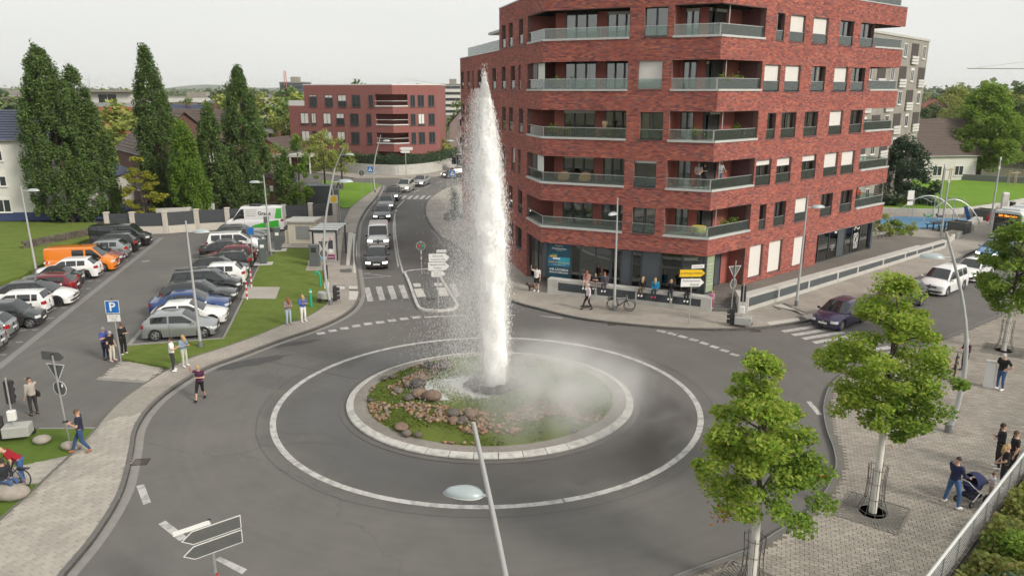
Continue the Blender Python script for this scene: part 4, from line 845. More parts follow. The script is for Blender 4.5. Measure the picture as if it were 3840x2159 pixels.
# far red brick block
fb = thing('brick_apartment_block','four-storey red brick block with corner balconies at the far end of the street','building',(-19.8,129.5,0))
a1,a2 = R(158),R(30); Ll,Lr2 = 21.0,8.2
def fwall(ang,L,z0,z1,u0=0):
    M = Matrix.Rotation(ang,4,'Z'); d = Vector((math.cos(ang),math.sin(ang),0)); return M
FL = [4.7,7.75,10.8];
dL = Vector((math.cos(a1),math.sin(a1))); dR = Vector((math.cos(a2),math.sin(a2))); nL = Vector((dL.y*-1,dL.x));
pL = dL*Ll; pR = dR*Lr2
def prism_at(pts,z0,z1,nm,m): mb = MB(); mb.prism([(p[0],p[1]) for p in pts],z0,z1); return mb.build(nm,m,fb)
bk = Vector((0,16)); LOGd = 3.3; LOGr = 2.7
c0 = dL*LOGd; c1 = dR*LOGr; inn = dL*LOGd+dR*LOGr*.55
lo_full = [(0,0),tuple(pR),tuple(pR+bk),tuple(pL+bk),tuple(pL)]
notch = [tuple(c0),tuple(c0+Vector((.3,2.2))),tuple(c1+Vector((-.6,2.2))),tuple(c1),tuple(pR),tuple(pR+bk),tuple(pL+bk),tuple(pL)]
pU = dL*(Ll-3.4)
up_full = [(0,0),tuple(pR),tuple(pR+bk),tuple(pU+bk),tuple(pU)]; up_notch = notch[:-2]+[tuple(pU+bk),tuple(pU)]
z = 0
for k,(zb,zt) in enumerate(((0,1.3),(4.0-.6,4.7),(7.75-1.25,7.75),(10.8-1.2,10.8),(12.75,14.25))): prism_at(lo_full if k < 4 else up_full,zb,zt,'wall',FARBR)
for k,(zb,zt) in enumerate(((1.3,3.4),(4.7,6.5),(7.75,9.6),(10.8,12.75))): prism_at(notch if k < 3 else up_notch,zb,zt,'wall',FARBR)
prism_at([tuple(Vector(p)*1.006) for p in up_full],14.25,14.42,'coping',WFR)
for z in FL+[1.3]:
    for d,L in ((dL,LOGd),(dR,LOGr)):
        M = Matrix.Rotation(math.atan2(d.y,d.x),4,'Z'); s = 1 if d is dR else -1
        mb = MB(); mb.bx(0,L,-.12 if s > 0 else -.1,.1 if s > 0 else .12,z-.02,z+.16); mb.v = [M @ Vector(p) for p in mb.v]; mb.build('slab_edge',WFR,fb)
        mb = MB(); mb.bx(0,L,-.03,.03,z+.85,z+.92); mb.v = [M @ Vector(p) for p in mb.v]; mb.build('handrail',WFR,fb)
        mb = MB(); mb.bx(0.1,L,-.01,.01,z+.16,z+.85); mb.v = [M @ Vector(p) for p in mb.v]; mb.build('railing_glass',GLASSF,fb) if 'GLASSF' in globals() else None
ML_ = Matrix.Rotation(a1+math.pi,4,'Z'); MR_ = Matrix.Rotation(a2,4,'Z')
DFR = mat('dark_window_frame',(.06,.06,.065),.5)
for k,z in enumerate([.95]+FL):
    for u,w,bl in ((.71*uu,.78*ww,bb) for uu,ww,bb in (((-6.6,1.0,0),(-10.6,1.9,0),(-14.6,1.8,.7 if k == 1 else .4),(-18.4,1.8,.95 if k in (1,2) else 0),(-22.3,1.0,.9 if k == 2 else 0),(-25.0,2.0,.95 if k in (0,1,2) else 0)) if k < 3 else ((-5.8,.9,0),(-9.9,1.9,0),(-13.8,1.9,.5),(-17.6,1.8,.2),(-22.2,1.8,.1)))):
        flat_window(ML_ @ Matrix.Translation((u,0,z)),w,1.75,fb,bl,DFR,DGL,DFR)
    for u,w,bl in ((3.6,.7,0),(5.1,1.0,.9 if k == 2 else 0),(7.0,1.0,0)): flat_window(MR_ @ Matrix.Translation((u,0,z)),w,1.75,fb,bl,DFR,DGL,DFR)
mb = MB(); mb.bx(-Ll,-Ll+3.4,.05,.08,10.8,11.7); mb.v = [ML_ @ Vector(p) for p in mb.v]; mb.build('terrace_railing',WFR,fb)
# white house with balconies behind it
house('white gabled house with balconies behind the far red block',(-4.5,152,0),R(62),13,10,7.2,4.6,WHITEW,SLATEB,[('l',-1.5,6.8,1.0,1.3,0),('l',2.2,6.8,1.0,1.3,0),('l',2.2,3.5,1.0,1.3,0)],chim=False)
t = thing('balcony_block','pale block with stacked planted balconies behind the fountain','building',(3.0,150,0),R(10)); mb = MB(); mb.bx(-3,14,0,10,0,12.3); mb.build('wall',WHITEW,t); mb = MB(); mb.bx(-3.3,14.3,-.3,10.3,12.3,12.7); mb.build('roof',TILEBR,t)
for z in (2.6,5.4,8.2): mb = MB(); mb.bx(-3.6,2.2,-1.6,0,z,z+1.0); mb.build('balcony',CONC,t)
# grey concrete tower block behind the brick building
tb = thing('concrete_tower_block','grey concrete slab block with white balconies behind the brick building','building',(51.3,98,0)); Mt = Matrix.Rotation(R(48),4,'Z')
mb = MB(); mb.bx(-27,0,0,13,0,19.2); mb.v = [Mt @ Vector(p) for p in mb.v]; mb.build('wall',GREYC,tb); mb = MB(); mb.bx(-27.1,.1,-.1,13.1,19.2,19.45); mb.v = [Mt @ Vector(p) for p in mb.v]; mb.build('roof_edge',CONC,tb)
WPA = mat('white_balcony_panel',(.55,.54,.51),.8,var=.1)
for fl in range(7):
    z = .6+fl*2.64
    for k,u in enumerate((-1.8,-5.6,-9.4,-13.2,-17.0,-20.8,-24.6)):
        if (k+fl) % 2 == 0: flat_window(Mt @ Matrix.Translation((u,0,z+.75)),1.15,1.35,tb,.15 if random.random() < .5 else 0)
        else:
            mb = MB(); mb.bx(u-1.35,u+1.35,-.05,.012,z+.1,z+2.3); mb.v = [Mt @ Vector(p) for p in mb.v]; r_o = mb.build('loggia',ROOMD,tb)
            for q in range(3): mb = MB(); mb.bx(u-1.3,u+1.3,-.22,-.06,z-.05+q*.33,z+.22+q*.33); mb.v = [Mt @ Vector(p) for p in mb.v]; mb.build('balcony_slat',WPA,r_o)
# houses and the church on the right
house('small white gabled house with skylight right of the tower block',(64.5,118,0),R(8),8.5,8.5,4.4,4.8,WHITEW,TILEBR,[('f',-2,1.2,1.3,1.3,0),('f',1.5,1.2,1.3,1.3,0),('l',0,4.6,1.0,1.1,0)],chim=False)
q = house('white house with dark roof slope facing the lawn',(66,134,0),R(20),9.5,8,5.2,3.4,WHITEW,TILEBR,[('f',-3,3.9,1.2,1.2,0),('f',2,3.9,1.2,1.2,0)]); house('dark roofed house behind the white gable',(60.5,142,0),R(70),12,10,6.2,4.6,BRBROWN,TILEBR,[('l',0,4,1.2,1.2,0)])
ch = thing('church','brown brick church with slate roof and pointed spire at the right edge','church',(107,136,0),R(-20)); mb = MB(); mb.bx(-13,14,-7,7,0,8.5); mb.build('wall',BRBROWN,ch); SLT = mat('slate',(.085,.095,.115),.6,var=.15,scale=2)
mb = MB(); mb.add([(-13.3,-7.4,8.4),(14,-7.4,8.4),(14,0,15.5),(-13.3,0,15.5),(-13.3,7.4,8.4),(14,7.4,8.4)],[(0,1,2,3),(3,2,5,4),(0,3,4)]); mb.build('roof',SLT,ch)
mb = MB(); mb.add([(-11.5,-2,13),(-7.5,-2,13),(-7.5,2,13),(-11.5,2,13),(-11.0,-1.5,17.5),(-8.0,-1.5,17.5),(-8.0,1.5,17.5),(-11.0,1.5,17.5),(-9.5,0,29)],[(0,1,5,4),(1,2,6,5),(2,3,7,6),(3,0,4,7),(4,5,8),(5,6,8),(6,7,8),(7,4,8)]); mb.build('spire',SLT,ch)
for x in (-9,-5,-1,3): mb = MB(); mb.bx(x-.5,x+.5,-7.04,-6.98,3,6.5); mb.build('window',DGL,ch)
# distant roofs
hs = [(-61,246,0,12,'TILERD'),(-75,300,.3,12,'TILERD'),(-190,300,.5,12,'TILERD'),(-215,330,1.2,13,'WHITEW')]
for k in range(34):
    y = random.uniform(210,620); x = random.uniform(-.70,-.10)*y if k < 26 else random.uniform(.50,.72)*y; rm = random.choice((TILERD,TILEBR,TILEBR,SLATEB)); wm = random.choice((WHITEW,WHITEW,ORBR,BRBROWN))
    house('%s house with %s roof among the far trees' % ({WHITEW.name: 'white',ORBR.name: 'orange brick',BRBROWN.name: 'brown brick'}[wm.name],{TILERD.name: 'red',TILEBR.name: 'brown',SLATEB.name: 'dark blue'}[rm.name]),(x,y,0),random.uniform(0,3.1),random.uniform(9,15),random.uniform(8,11),random.uniform(4.5,7),random.uniform(2.8,4.5),wm,rm,[('f',-2,2.6,1.3,1.3,0),('f',2,2.6,1.3,1.3,0)],group='houses of the distant town',name='distant_house')
for vx,y,w,h,lab,m in ((735,420,13,17.0,'dark flat-roofed tower block on the skyline','d'),(1135,430,12,16,'pale office block on the skyline left of the brick building','w'),(480,480,40,9,'long pale hall roof under the skyline','w'),(20,520,40,10,'pale works building at the far left skyline','w')):
    p = AT(vx,230,y); t = thing('distant_block',lab,'building',(p.x,y,0)); mb = MB(); mb.bx(-w/2,w/2,0,15,0,h); mb.build('wall',WHITEW if m == 'w' else mat('dark_cladding',(.07,.08,.10),.7),t); mb = MB(); mb.bx(-w/2-.3,w/2+.3,-.3,15.3,h,h+.6); mb.build('roof',GREYC,t); mb = MB(); mb.bx(-w*.1,w*.2,3,9,h+.6,h+3.2); mb.build('roof_plant',GREYC,t)
    for fl in range(int(h/3.2)): mb = MB(); mb.bx(-w/2+1,w/2-1,-.05,.02,1.2+fl*3.2,2.7+fl*3.2); mb.build('window_band',DGL,t)
MAST = mat('mast_red_white',(.5,.2,.18),.6)
def lattice(label,x,y,H,w,name='radio_mast'):
    t = thing(name,label,'mast',(x,y,0)); mb = MB()
    for sx in (-1,1):
        for sy in (-1,1): mb.tube([(sx*w,sy*w,0),(sx*w*.3,sy*w*.3,H)],.12,4)
    for k in range(14): z = H*k/14; ww = w*(1-.7*k/14); mb.box((0,0,z),(2*ww,.12,.12)); mb.box((0,0,z),(.12,2*ww,.12))
    mb.build('lattice',MAST,t); return t
p = AT(716,178,420); lattice('red and white radio mast on the skyline above the dark block',p.x,420,p.z,1.2)
def crane(label,vx,vtop,y,jl,jr):
    p = AT(vx,vtop,y); t = thing('tower_crane',label,'crane',(p.x,y,0)); mb = MB(); mb.tube([(0,0,0),(0,0,p.z)],.5,4); mb.build('tower',STEELY,t); mb = MB(); mb.tube([(-jl,0,p.z),(jr,0,p.z-.2)],.35,4); mb.tube([(-jl*.9,0,p.z+.1),(0,0,p.z+3.5),(jr,0,p.z+.1)],.12,4); mb.build('jib',STEELY,t)
STEELY = mat('crane_steel',(.5,.5,.48),.6)
crane('pale tower crane on the skyline behind the far red block',1020,212,520,6,22); crane('tower crane jib above the trees at the right edge',2585,172,420,32,10)
# ================================================================== vehicles
CGLASS = mat('car_glass',(.018,.022,.024),.04,spec=.9); TYRE = mat('tyre_rubber',(.022,.022,.023),.85); RIM = mat('alloy_rim',(.42,.43,.44),.35,metal=.7); RIMD = mat('dark_rim',(.035,.035,.038),.4,metal=.5)
BLKP = mat('black_plastic',(.03,.03,.032),.6); LAMPC = mat('headlamp',(.62,.64,.66),.12,spec=.9); LAMPON = mat('headlamp_lit',(.8,.8,.8),.2,emit=(1,.97,.9),es=3.0); TAIL = mat('tail_lamp',(.32,.012,.015),.2,spec=.8)
PLATE = mat('number_plate',(.68,.68,.66),.5); CHROME = mat('chrome_trim',(.6,.61,.62),.15,metal=1.0); SEAMM = mat('door_seam',(.015,.015,.016),.8); SOFT = mat('soft_top',(.018,.018,.019),.95,var=.1,bump=.2)
def paint(name,col,metal=.25): return mat('paint_'+name,col,.32,metal=metal,coat=.9,var=.03,scale=2)
P_ = dict(black=paint('black',(.012,.012,.014)),white=paint('white',(.74,.74,.73),0),silver=paint('silver',(.34,.355,.36),.6),grey=paint('grey',(.16,.17,.175),.5),dgrey=paint('dark_grey',(.045,.048,.052),.4),red=paint('dark_red',(.17,.012,.022),.3),
          blue=paint('blue',(.022,.06,.20),.35),lblue=paint('light_blue',(.10,.24,.48),.2),purple=paint('purple',(.030,.018,.075),.4),orange=paint('orange',(.72,.20,.012),0),green=paint('dark_green',(.014,.028,.026),.3),gold=paint('champagne',(.46,.45,.41),.4),brown=paint('brown_black',(.022,.015,.013),.3),lime=paint('lime_green',(.06,.46,.05),0))
TYPES = dict(
    hatch=dict(L=4.02,W=1.74,H=1.47,hood=(.70,.93),cowl=1.02,wst=1.78,rr=.62,rb=.16,rz=.98,belt=(.88,.99),wb=2.51,r=.315),
    coupe=dict(L=4.26,W=1.80,H=1.40,hood=(.70,.92),cowl=1.22,wst=2.05,rr=.90,rb=.22,rz=.98,belt=(.88,.98),wb=2.58,r=.33),
    suv=dict(L=4.40,W=1.84,H=1.63,hood=(.86,1.04),cowl=1.12,wst=1.85,rr=.62,rb=.22,rz=1.10,belt=(1.0,1.10),wb=2.65,r=.355,base=.27),
    crossover=dict(L=4.25,W=1.80,H=1.55,hood=(.82,1.0),cowl=1.12,wst=1.85,rr=.72,rb=.22,rz=1.06,belt=(.96,1.08),wb=2.58,r=.345,base=.25),
    estate=dict(L=4.72,W=1.82,H=1.47,hood=(.70,.93),cowl=1.28,wst=2.08,rr=.70,rb=.22,rz=.98,belt=(.89,.98),wb=2.75,r=.325),
    sedan=dict(L=4.70,W=1.82,H=1.43,hood=(.70,.92),cowl=1.32,wst=2.1,rr=1.35,rb=.62,rz=1.0,belt=(.88,.97),wb=2.77,r=.325),
    tesla=dict(L=4.75,W=1.92,H=1.62,hood=(.72,.98),cowl=1.02,wst=2.05,rr=1.1,rb=.28,rz=1.06,belt=(.92,1.05),wb=2.89,r=.355),
    mpv=dict(L=4.60,W=1.84,H=1.68,hood=(.80,1.05),cowl=.92,wst=1.72,rr=.38,rb=.14,rz=1.04,belt=(.98,1.04),wb=2.75,r=.33),
    van=dict(L=5.0,W=1.92,H=1.95,hood=(.95,1.16),cowl=.80,wst=1.50,rr=.16,rb=.06,rz=1.12,belt=(1.08,1.12),wb=3.1,r=.34),
    bigvan=dict(L=5.7,W=2.02,H=2.45,hood=(1.05,1.28),cowl=.85,wst=1.65,rr=.12,rb=.05,rz=1.25,belt=(1.2,1.25),wb=3.6,r=.35),
    cabrio=dict(L=3.85,W=1.69,H=1.40,hood=(.76,.92),cowl=1.10,wst=1.62,rr=1.12,rb=.62,rz=.96,belt=(.88,.95),wb=2.47,r=.31),
    mini=dict(L=3.62,W=1.65,H=1.55,hood=(.78,.98),cowl=.82,wst=1.42,rr=.38,rb=.10,rz=1.0,belt=(.92,1.02),wb=2.5,r=.30),
)
WHEELS = {}
def wheel_mesh(r,style):
    k = (round(r,3),style)
    if k in WHEELS: return WHEELS[k]
    rr = r*.70; t = MB(); t.lathe([(rr,-.10),(r*.93,-.105),(r,-.075),(r,.075),(r*.93,.105),(rr,.10)],28); me = bpy.data.meshes.new('tyre'); me.from_pydata([tuple(v) for v in t.v],[],t.f[:-2]); me.materials.append(TYRE); me.polygons.foreach_set('use_smooth',[True]*len(me.polygons)); me.update(); me.set_sharp_from_angle(angle=R(45))
    g = MB(); g.lathe([(rr,.085),(rr*.93,.095),(rr*.90,.06),(rr*.88,.03)],28,mi=0); g.f = g.f[:-2]; g.mi = g.mi[:-2]
    g.lathe([(0,.02),(rr*.92,.02)],20,mi=1); g.lathe([(0,.098),(rr*.16,.096),(rr*.2,.07)],10)
    n = 5 if style != 'multi' else 10
    for q in range(n):
        a = 2*math.pi*q/n; M = Matrix.Rotation(a,4,'Z'); w0,w1 = (rr*.20,rr*.14) if n == 5 else (rr*.09,rr*.07)
        vs = [(rr*.12,-w0/1,.088),(rr*.92,-w1,.08),(rr*.92,w1,.08),(rr*.12,w0,.088)]; vs += [(p[0],p[1],p[2]-.04) for p in vs]
        g.add([M @ Vector(p) for p in vs],[(0,1,2,3),(0,4,5,1),(3,2,6,7)])
    me2 = bpy.data.meshes.new('rim'); me2.from_pydata([tuple(v) for v in g.v],[],g.f); me2.polygons.foreach_set('material_index',g.mi)
    for m_ in ((RIM,RIMD) if style != 'dark' else (RIMD,BLKP)): me2.materials.append(m_)
    me2.update(); WHEELS[k] = (me,me2); return WHEELS[k]
def grid_faces(n,m_,closed=False): return [(i*m_+j,(i+1)*m_+j,(i+1)*m_+j+1,i*m_+j+1) for i in range(n-1) for j in range(m_-1)]
def car(label,typ,color,loc,ang,cat='car',group=None,lights=False,rim='five',name=None,roof=None,doors=4,clad=False,rails=False,extras=None,livery=None,glass_rows=None,plate=True,name_o='parked_car',rear_glass=True):
    T = TYPES[typ]; L,W,H = T['L'],T['W'],T['H']; h = W/2; base = T.get('base',.20); pm = P_[color]; n_ = 4.6; xs_ = L/2-.55
    root = thing(name or name_o,label,cat,loc,ang,group)
    def hw(x):
        a = abs(x)
        if a <= xs_: return h*(1-.018*(a/xs_)**2)
        return h*.982*max(0,1-((a-xs_)/(L/2-xs_+1e-6))**n_)**(1/n_)
    def xend(y): return xs_+(L/2-xs_)*max(0,1-min(1,abs(y)/(h*.982))**n_)**(1/n_)
    def warp(x,y,z):
        if x > xs_-.1: x -= (x-xs_+.1)*.50*max(0,z-base-.38)**1.3*(1.2 if typ not in ('van','bigvan') else .7)+.10*max(0,.42-z)*(x > xs_)
        elif x < -xs_: x += (-x-xs_)*.30*max(0,z-.6)
        return (x,y,z)
    xc,xw,xr,xb = L/2-T['cowl'],L/2-T['wst'],-L/2+T['rr'],-L/2+T['rb']
    fwx = L/2-(L-T['wb'])*.47; rwx = fwx-T['wb']; rw_ = T['r']; ra = rw_+.055
    def belt(x): t = (x+L/2)/L; return T['belt'][1]*(1-t)+T['belt'][0]*t
    def ztop(x):
        if x > xc: t = min(1,(x-xc)/(L/2-.12-xc)); return T['hood'][1]+(T['hood'][0]-T['hood'][1])*(t**1.7)
        if x < xb: t = (xb-x)/(xb+L/2+1e-6); return T['rz']-.06*t
        return belt(x)-.01 if x < xc else T['hood'][1]
    def zshould(x):
        if x > xc: t = min(1,(x-xc)/(L/2-xc)); return (belt(xc)-.02)*(1-t)+(T['hood'][0]-.10)*t
        return min(belt(x)-.02,ztop(x)-.015)
    def zarch(x):
        z = base
        for c in (fwx,rwx):
            d = abs(x-c)
            if d < ra: z = max(z,rw_+math.sqrt(ra*ra-d*d)-.0)
        return z
    X = sorted(set([round(v,4) for v in list(np.linspace(-xs_,xs_,24))+[s*(xs_+(L/2-xs_)*math.sin(t)) for s in (-1,1) for t in np.linspace(0,math.pi/2,8)]+[c+ra*math.cos(t) for c in (fwx,rwx) for t in np.linspace(0,math.pi,11)]+[xc,xb]]))
    V = [];
    for x in X:
        w = max(hw(x),.002); zb = zarch(x); zs = zshould(x); zt = max(ztop(x),zs+.004); zm = max(.52*(zs-base)+base,zb+.02); endk = 1 if abs(x) < xs_ else 0
        half = [(0,base),(w*.78,base),(w*.79,max(zb-.01,base)),(w*.975,zb),(w,zm),(w*.985,max(zs-.09,zm+.01)),(w*.93,zs),(w*.70,zt-.012),(0,zt+.015)]
        ring_ = half+[(-a,b) for a,b in half[-2:0:-1]]
        V += [warp(x,a,b) for a,b in ring_]
    k = 16; F = [(i*k+j,i*k+(j+1) % k,(i+1)*k+(j+1) % k,(i+1)*k+j) for i in range(len(X)-1) for j in range(k)]
    body = MB(); body.add(V,[f[::-1] for f in F]); bo = body.build('body',pm,root,True)
    # greenhouse
    wr = h*(.74 if typ not in ('van','bigvan') else .86)
    G_ = sorted(set([round(v,4) for v in list(np.linspace(xb,xr,5))+list(np.linspace(xr,xw,9))+list(np.linspace(xw,xc,6))]))
    def zroof(x):
        if x > xw: t = (x-xw)/(xc-xw); return (H-.035)*(1-t)+(T['hood'][1]-.005)*t+.06*t*(1-t)
        if x < xr: t = (xr-x)/(xr-xb+1e-6); return (H-.055)*(1-t)+(T['rz']-.01)*t+.08*t*(1-t)
        t = (x-xr)/(xw-xr); return H-.055*(1-t)-.035*t+.045*4*t*(1-t)*.6
    def side(x,t,o=0.0):
        zb_ = belt(x)-.025; zt = max(zroof(x)-.05,zb_+.003); w0 = hw(x)*.935; w1 = wr if xr < x < xw else wr*1.0
        f = min(1,(zt-zb_)/(H-.1-zb_)); wt = w0+(w1-w0)*f; return (x,w0+(wt-w0)*t+o,zb_+(zt-zb_)*t+o*.3)
    V = []
    for x in G_:
        a = side(x,0); m1 = side(x,.55); b = side(x,1); zt = max(zroof(x),b[2]+.002)
        half = [(a[1],a[2]),(m1[1]+.012,m1[2]),(b[1],b[2]),(b[1]-.075,zt-.006),(b[1]*.5,zt+.012),(0,zt+.018)]
        V += [(x,p,q) for p,q in half]+[(x,-p,q) for p,q in half[-2::-1]]
    k = 11; F = [(i*k+j,i*k+j+1,(i+1)*k+j+1,(i+1)*k+j) for i in range(len(G_)-1) for j in range(k-1)]
    gh = MB(); gh.add(V,[f[::-1] for f in F]); gh.build('cabin',P_[roof] if roof in P_ else (SOFT if roof == 'soft' else pm),root,True)
    def surf_patch(nm,fn,n,m_,material,parent=root,flip=False):
        vs = [fn(i/(n-1),j/(m_-1)) for i in range(n) for j in range(m_)]; fs = grid_faces(n,m_)
        q = MB(); q.add(vs,[f[::-1] for f in fs] if flip else fs); return q.build(nm,material,parent,True)
    def topz(x,y):
        b = side(x,1); e = b[1]-.075; zt = max(zroof(x),b[2]+.002); f = min(1,abs(y)/max(e,.01)); return zt+.018-.024*f**1.5
    def wshield(s,t,x0,x1,o): x = x0+(x1-x0)*s; e = side(x,1)[1]-.085; y = (t*2-1)*e; return (x,y,topz(x,y)+o)
    surf_patch('windscreen',lambda s,t: wshield(s,t,xc-.03,xw+.02,.007),8,9,CGLASS,flip=False)
    if rear_glass: surf_patch('rear_window',lambda s,t: wshield(s,t,xr-.02,xb+(.05 if typ not in ('van','bigvan') else .02),.006),6,7,CGLASS if roof != 'soft' else CGLASS)
    # side windows
    xF = xc-.10; xB = xr-.02 if typ in ('sedan','coupe','hatch','cabrio') else xr+.08
    xB = xb+(xr-xb)*.75 if typ in ('sedan','cabrio','coupe') else xB
    if glass_rows is None:
        rows = [(0,.47),(.5,.83),(.86,1.0)] if doors == 4 else [(0,.58),(.62,1.0)]
        if typ in ('mpv','estate','suv','crossover'): rows = [(0,.40),(.425,.72),(.75,.98)]
    else: rows = glass_rows
    for sgn in (1,-1):
        for a,b in rows:
            def fn(s,t,a=a,b=b,sgn=sgn):
                x = xF+(xB-xF)*(a+(b-a)*s); p = side(x,.10+.78*t,.006); m1 = .012*math.sin(math.pi*min(1,(.10+.78*t)/1.1)); return (x,sgn*(p[1]+m1+.002),p[2])
            surf_patch('side_window',fn,9,5,CGLASS,flip=(sgn < 0))
        # door seams and handles
        for a,b in rows[:2 if doors == 4 else 1]:
            x = xF+(xB-xF)*b-.0; q = MB(); w = hw(x)
            pts = [(base+.10,.985),(.52*(zshould(x)-base)+base,1.0),(zshould(x)-.09,.985),(zshould(x),.93)]
            vs = []
            for z,f in pts: vs += [(x-.008,sgn*(w*f+.003),z),(x+.008,sgn*(w*f+.003),z)]
            q.add(vs,[(2*i,2*i+1,2*i+3,2*i+2) for i in range(3)]); q.build('door_seam',SEAMM,root)
            q = MB(); q.cbox((x+.16,sgn*(w*.985+.012),zshould(x)-.10),(.17,.03,.028),.01); q.build('door_handle',pm if typ not in ('van',) else BLKP,root)
        q = MB(); x = xF-.08; w = hw(x); q.cbox((x,sgn*(w*.95+.12),belt(x)+.07),(.12,.19,.13),.035); q.cbox((x,sgn*(w*.95+.02),belt(x)+.03),(.06,.12,.04),.01); q.build('wing_mirror',BLKP if typ in ('van','bigvan') else pm,root,True)
        if clad:
            q = MB(); vs = []; xs2 = [x for x in X if abs(x) < xs_]
            for x in xs2: zb = zarch(x); vs += [(x,sgn*(hw(x)*.98+.012),zb),(x,sgn*(hw(x)+.008),zb+.10)]
            q.add(vs,[((2*i,2*i+2,2*i+3,2*i+1) if sgn < 0 else (2*i,2*i+1,2*i+3,2*i+2)) for i in range(len(xs2)-1)]); q.build('cladding',BLKP,root)
        if rails:
            q = MB(); q.tube([(xw-.15,sgn*(wr-.05),H-.02),(xw-.25,sgn*(wr-.05),H+.03),(xr+.25,sgn*(wr-.05),H+.03),(xr+.12,sgn*(wr-.05),H-.02)],.018,6); q.build('roof_rail',CHROME if rails == 'chrome' else BLKP,root)
    # front and rear faces
    def fpatch(nm,y0,y1,za,zb_,material,end=1,o=.012,n=7,m_=4):
        def fn(s,t):
            y = y0+(y1-y0)*s; z = za+(zb_-za)*t; p = warp(end*(xend(y)),y,z); return (p[0]+end*o,y,z)
        return surf_patch(nm,fn,n,m_,material,flip=(end*(y1-y0) < 0))
    hz = T['hood'][0]; hl = LAMPON if lights else LAMPC
    for sgn in (1,-1):
        fpatch('headlight',sgn*h*.52,sgn*h*.955,hz-.20,hz-.045,hl,1,.014); fpatch('fog_lamp',sgn*h*.62,sgn*h*.86,base+.12,base+.22,BLKP,1,.012)
        za = belt(-L/2); fpatch('tail_light',sgn*h*.60,sgn*h*.965,za-.26,za-.06,TAIL,-1,.014)
    fpatch('grille',-h*.48,h*.48,hz-.20,hz-.09,BLKP,1,.012); fpatch('air_intake',-h*.62,h*.62,base+.07,base+.22,BLKP,1,.012)
    q = MB(); pe = warp(xend(0),0,hz-.12); q.lathe([(0,.012),(.05,.010),(.06,0)],14,face_M((pe[0]+.016,0,hz-.14),(1,0,0))); q.build('badge',CHROME,root)
    if plate:
        fpatch('number_plate',-.26,.26,base+.21,base+.32,PLATE,1,.022,3,2); fpatch('number_plate',-.26,.26,.60,.71,PLATE,-1,.02,3,2)
    fpatch('rear_bumper_trim',-h*.8,h*.8,base+.04,base+.2,BLKP,-1,.010)
    tm,rm = wheel_mesh(rw_,rim)
    for x in (fwx,rwx):
        for sgn in (1,-1):
            w_ = link('wheel',tm,None,root,(x,sgn*(h*.982-.115),rw_)); w_.rotation_euler = (R(-90*sgn),0,0); link('rim',rm,None,w_)
    if extras: extras(root,dict(hw=hw,belt=belt,side=side,L=L,h=h,H=H,xc=xc,xw=xw,xr=xr,xb=xb,topz=topz,patch=surf_patch,fpatch=fpatch,warp=warp,xend=xend))
    return root
# ---- the row parked nose-in along the lawn (east bays), nearest first
NOSE = RN0-np.array([math.cos(LOT),math.sin(LOT)])*.35
def east_bay(k,L,rev=False):
    p = NOSE+rdv*(1.28+2.41*k)-np.array([math.cos(LOT),math.sin(LOT)])*(L/2); return (p[0],p[1],.005),LOT+(math.pi if rev else 0)
EB = [('silver three-door hatchback, nearest car of the row beside the lawn','hatch','silver',False,dict(doors=2,roof='black' if False else None)),
      ('white sporty hatchback with dark sunroof, second in the row beside the lawn','coupe','white',False,dict(doors=2,rim='multi')),
      ('blue saloon car parked between a white coupe and a dark estate','sedan','blue',False,dict(rim='multi')),
      ('dark estate car parked beside the blue saloon','estate','dgrey',False,dict(rails=True)),
      ('black people carrier with chrome window line, parked fifth beside the lawn','mpv','black',False,dict(rails='chrome')),
      ('white crossover parked tail towards the lawn behind red and white bollards','crossover','white',True,dict(clad=True,rim='dark')),
      ('dark grey compact off-roader with round lamps parked nose to the lawn','crossover','dgrey',False,dict(roof='black',rails=True)),
      ('black hatchback parked tail out just in front of the charging red car','hatch','black',True,{}),
      ('dark red hatchback plugged into the charging post by a yellow cable','hatch','red',True,{}),
      ('black saloon parked just beyond the charging red car','sedan','black',False,{}),
      ('white people carrier with black roof hatch, in the far half of the lawn row','mpv','white',False,dict(rails=True)),
      ('black crossover in the far part of the lawn row, nose to the charging posts','crossover','black',False,{}),
      ('dark estate parked last in the lawn row, directly before the green and white van','estate','dgrey',False,dict(rails='chrome'))]
for k,(lab,ty,co,rev,kw) in enumerate(EB):
    p,a = east_bay(k,TYPES[ty]['L'],rev); jit = random.uniform(-.12,.12)
    car(lab,ty,co,(p[0]+jit*math.cos(LOT),p[1]+jit*math.sin(LOT),p[2]),a+random.uniform(-.015,.015),group='cars parked in the bays beside the lawn',**kw)
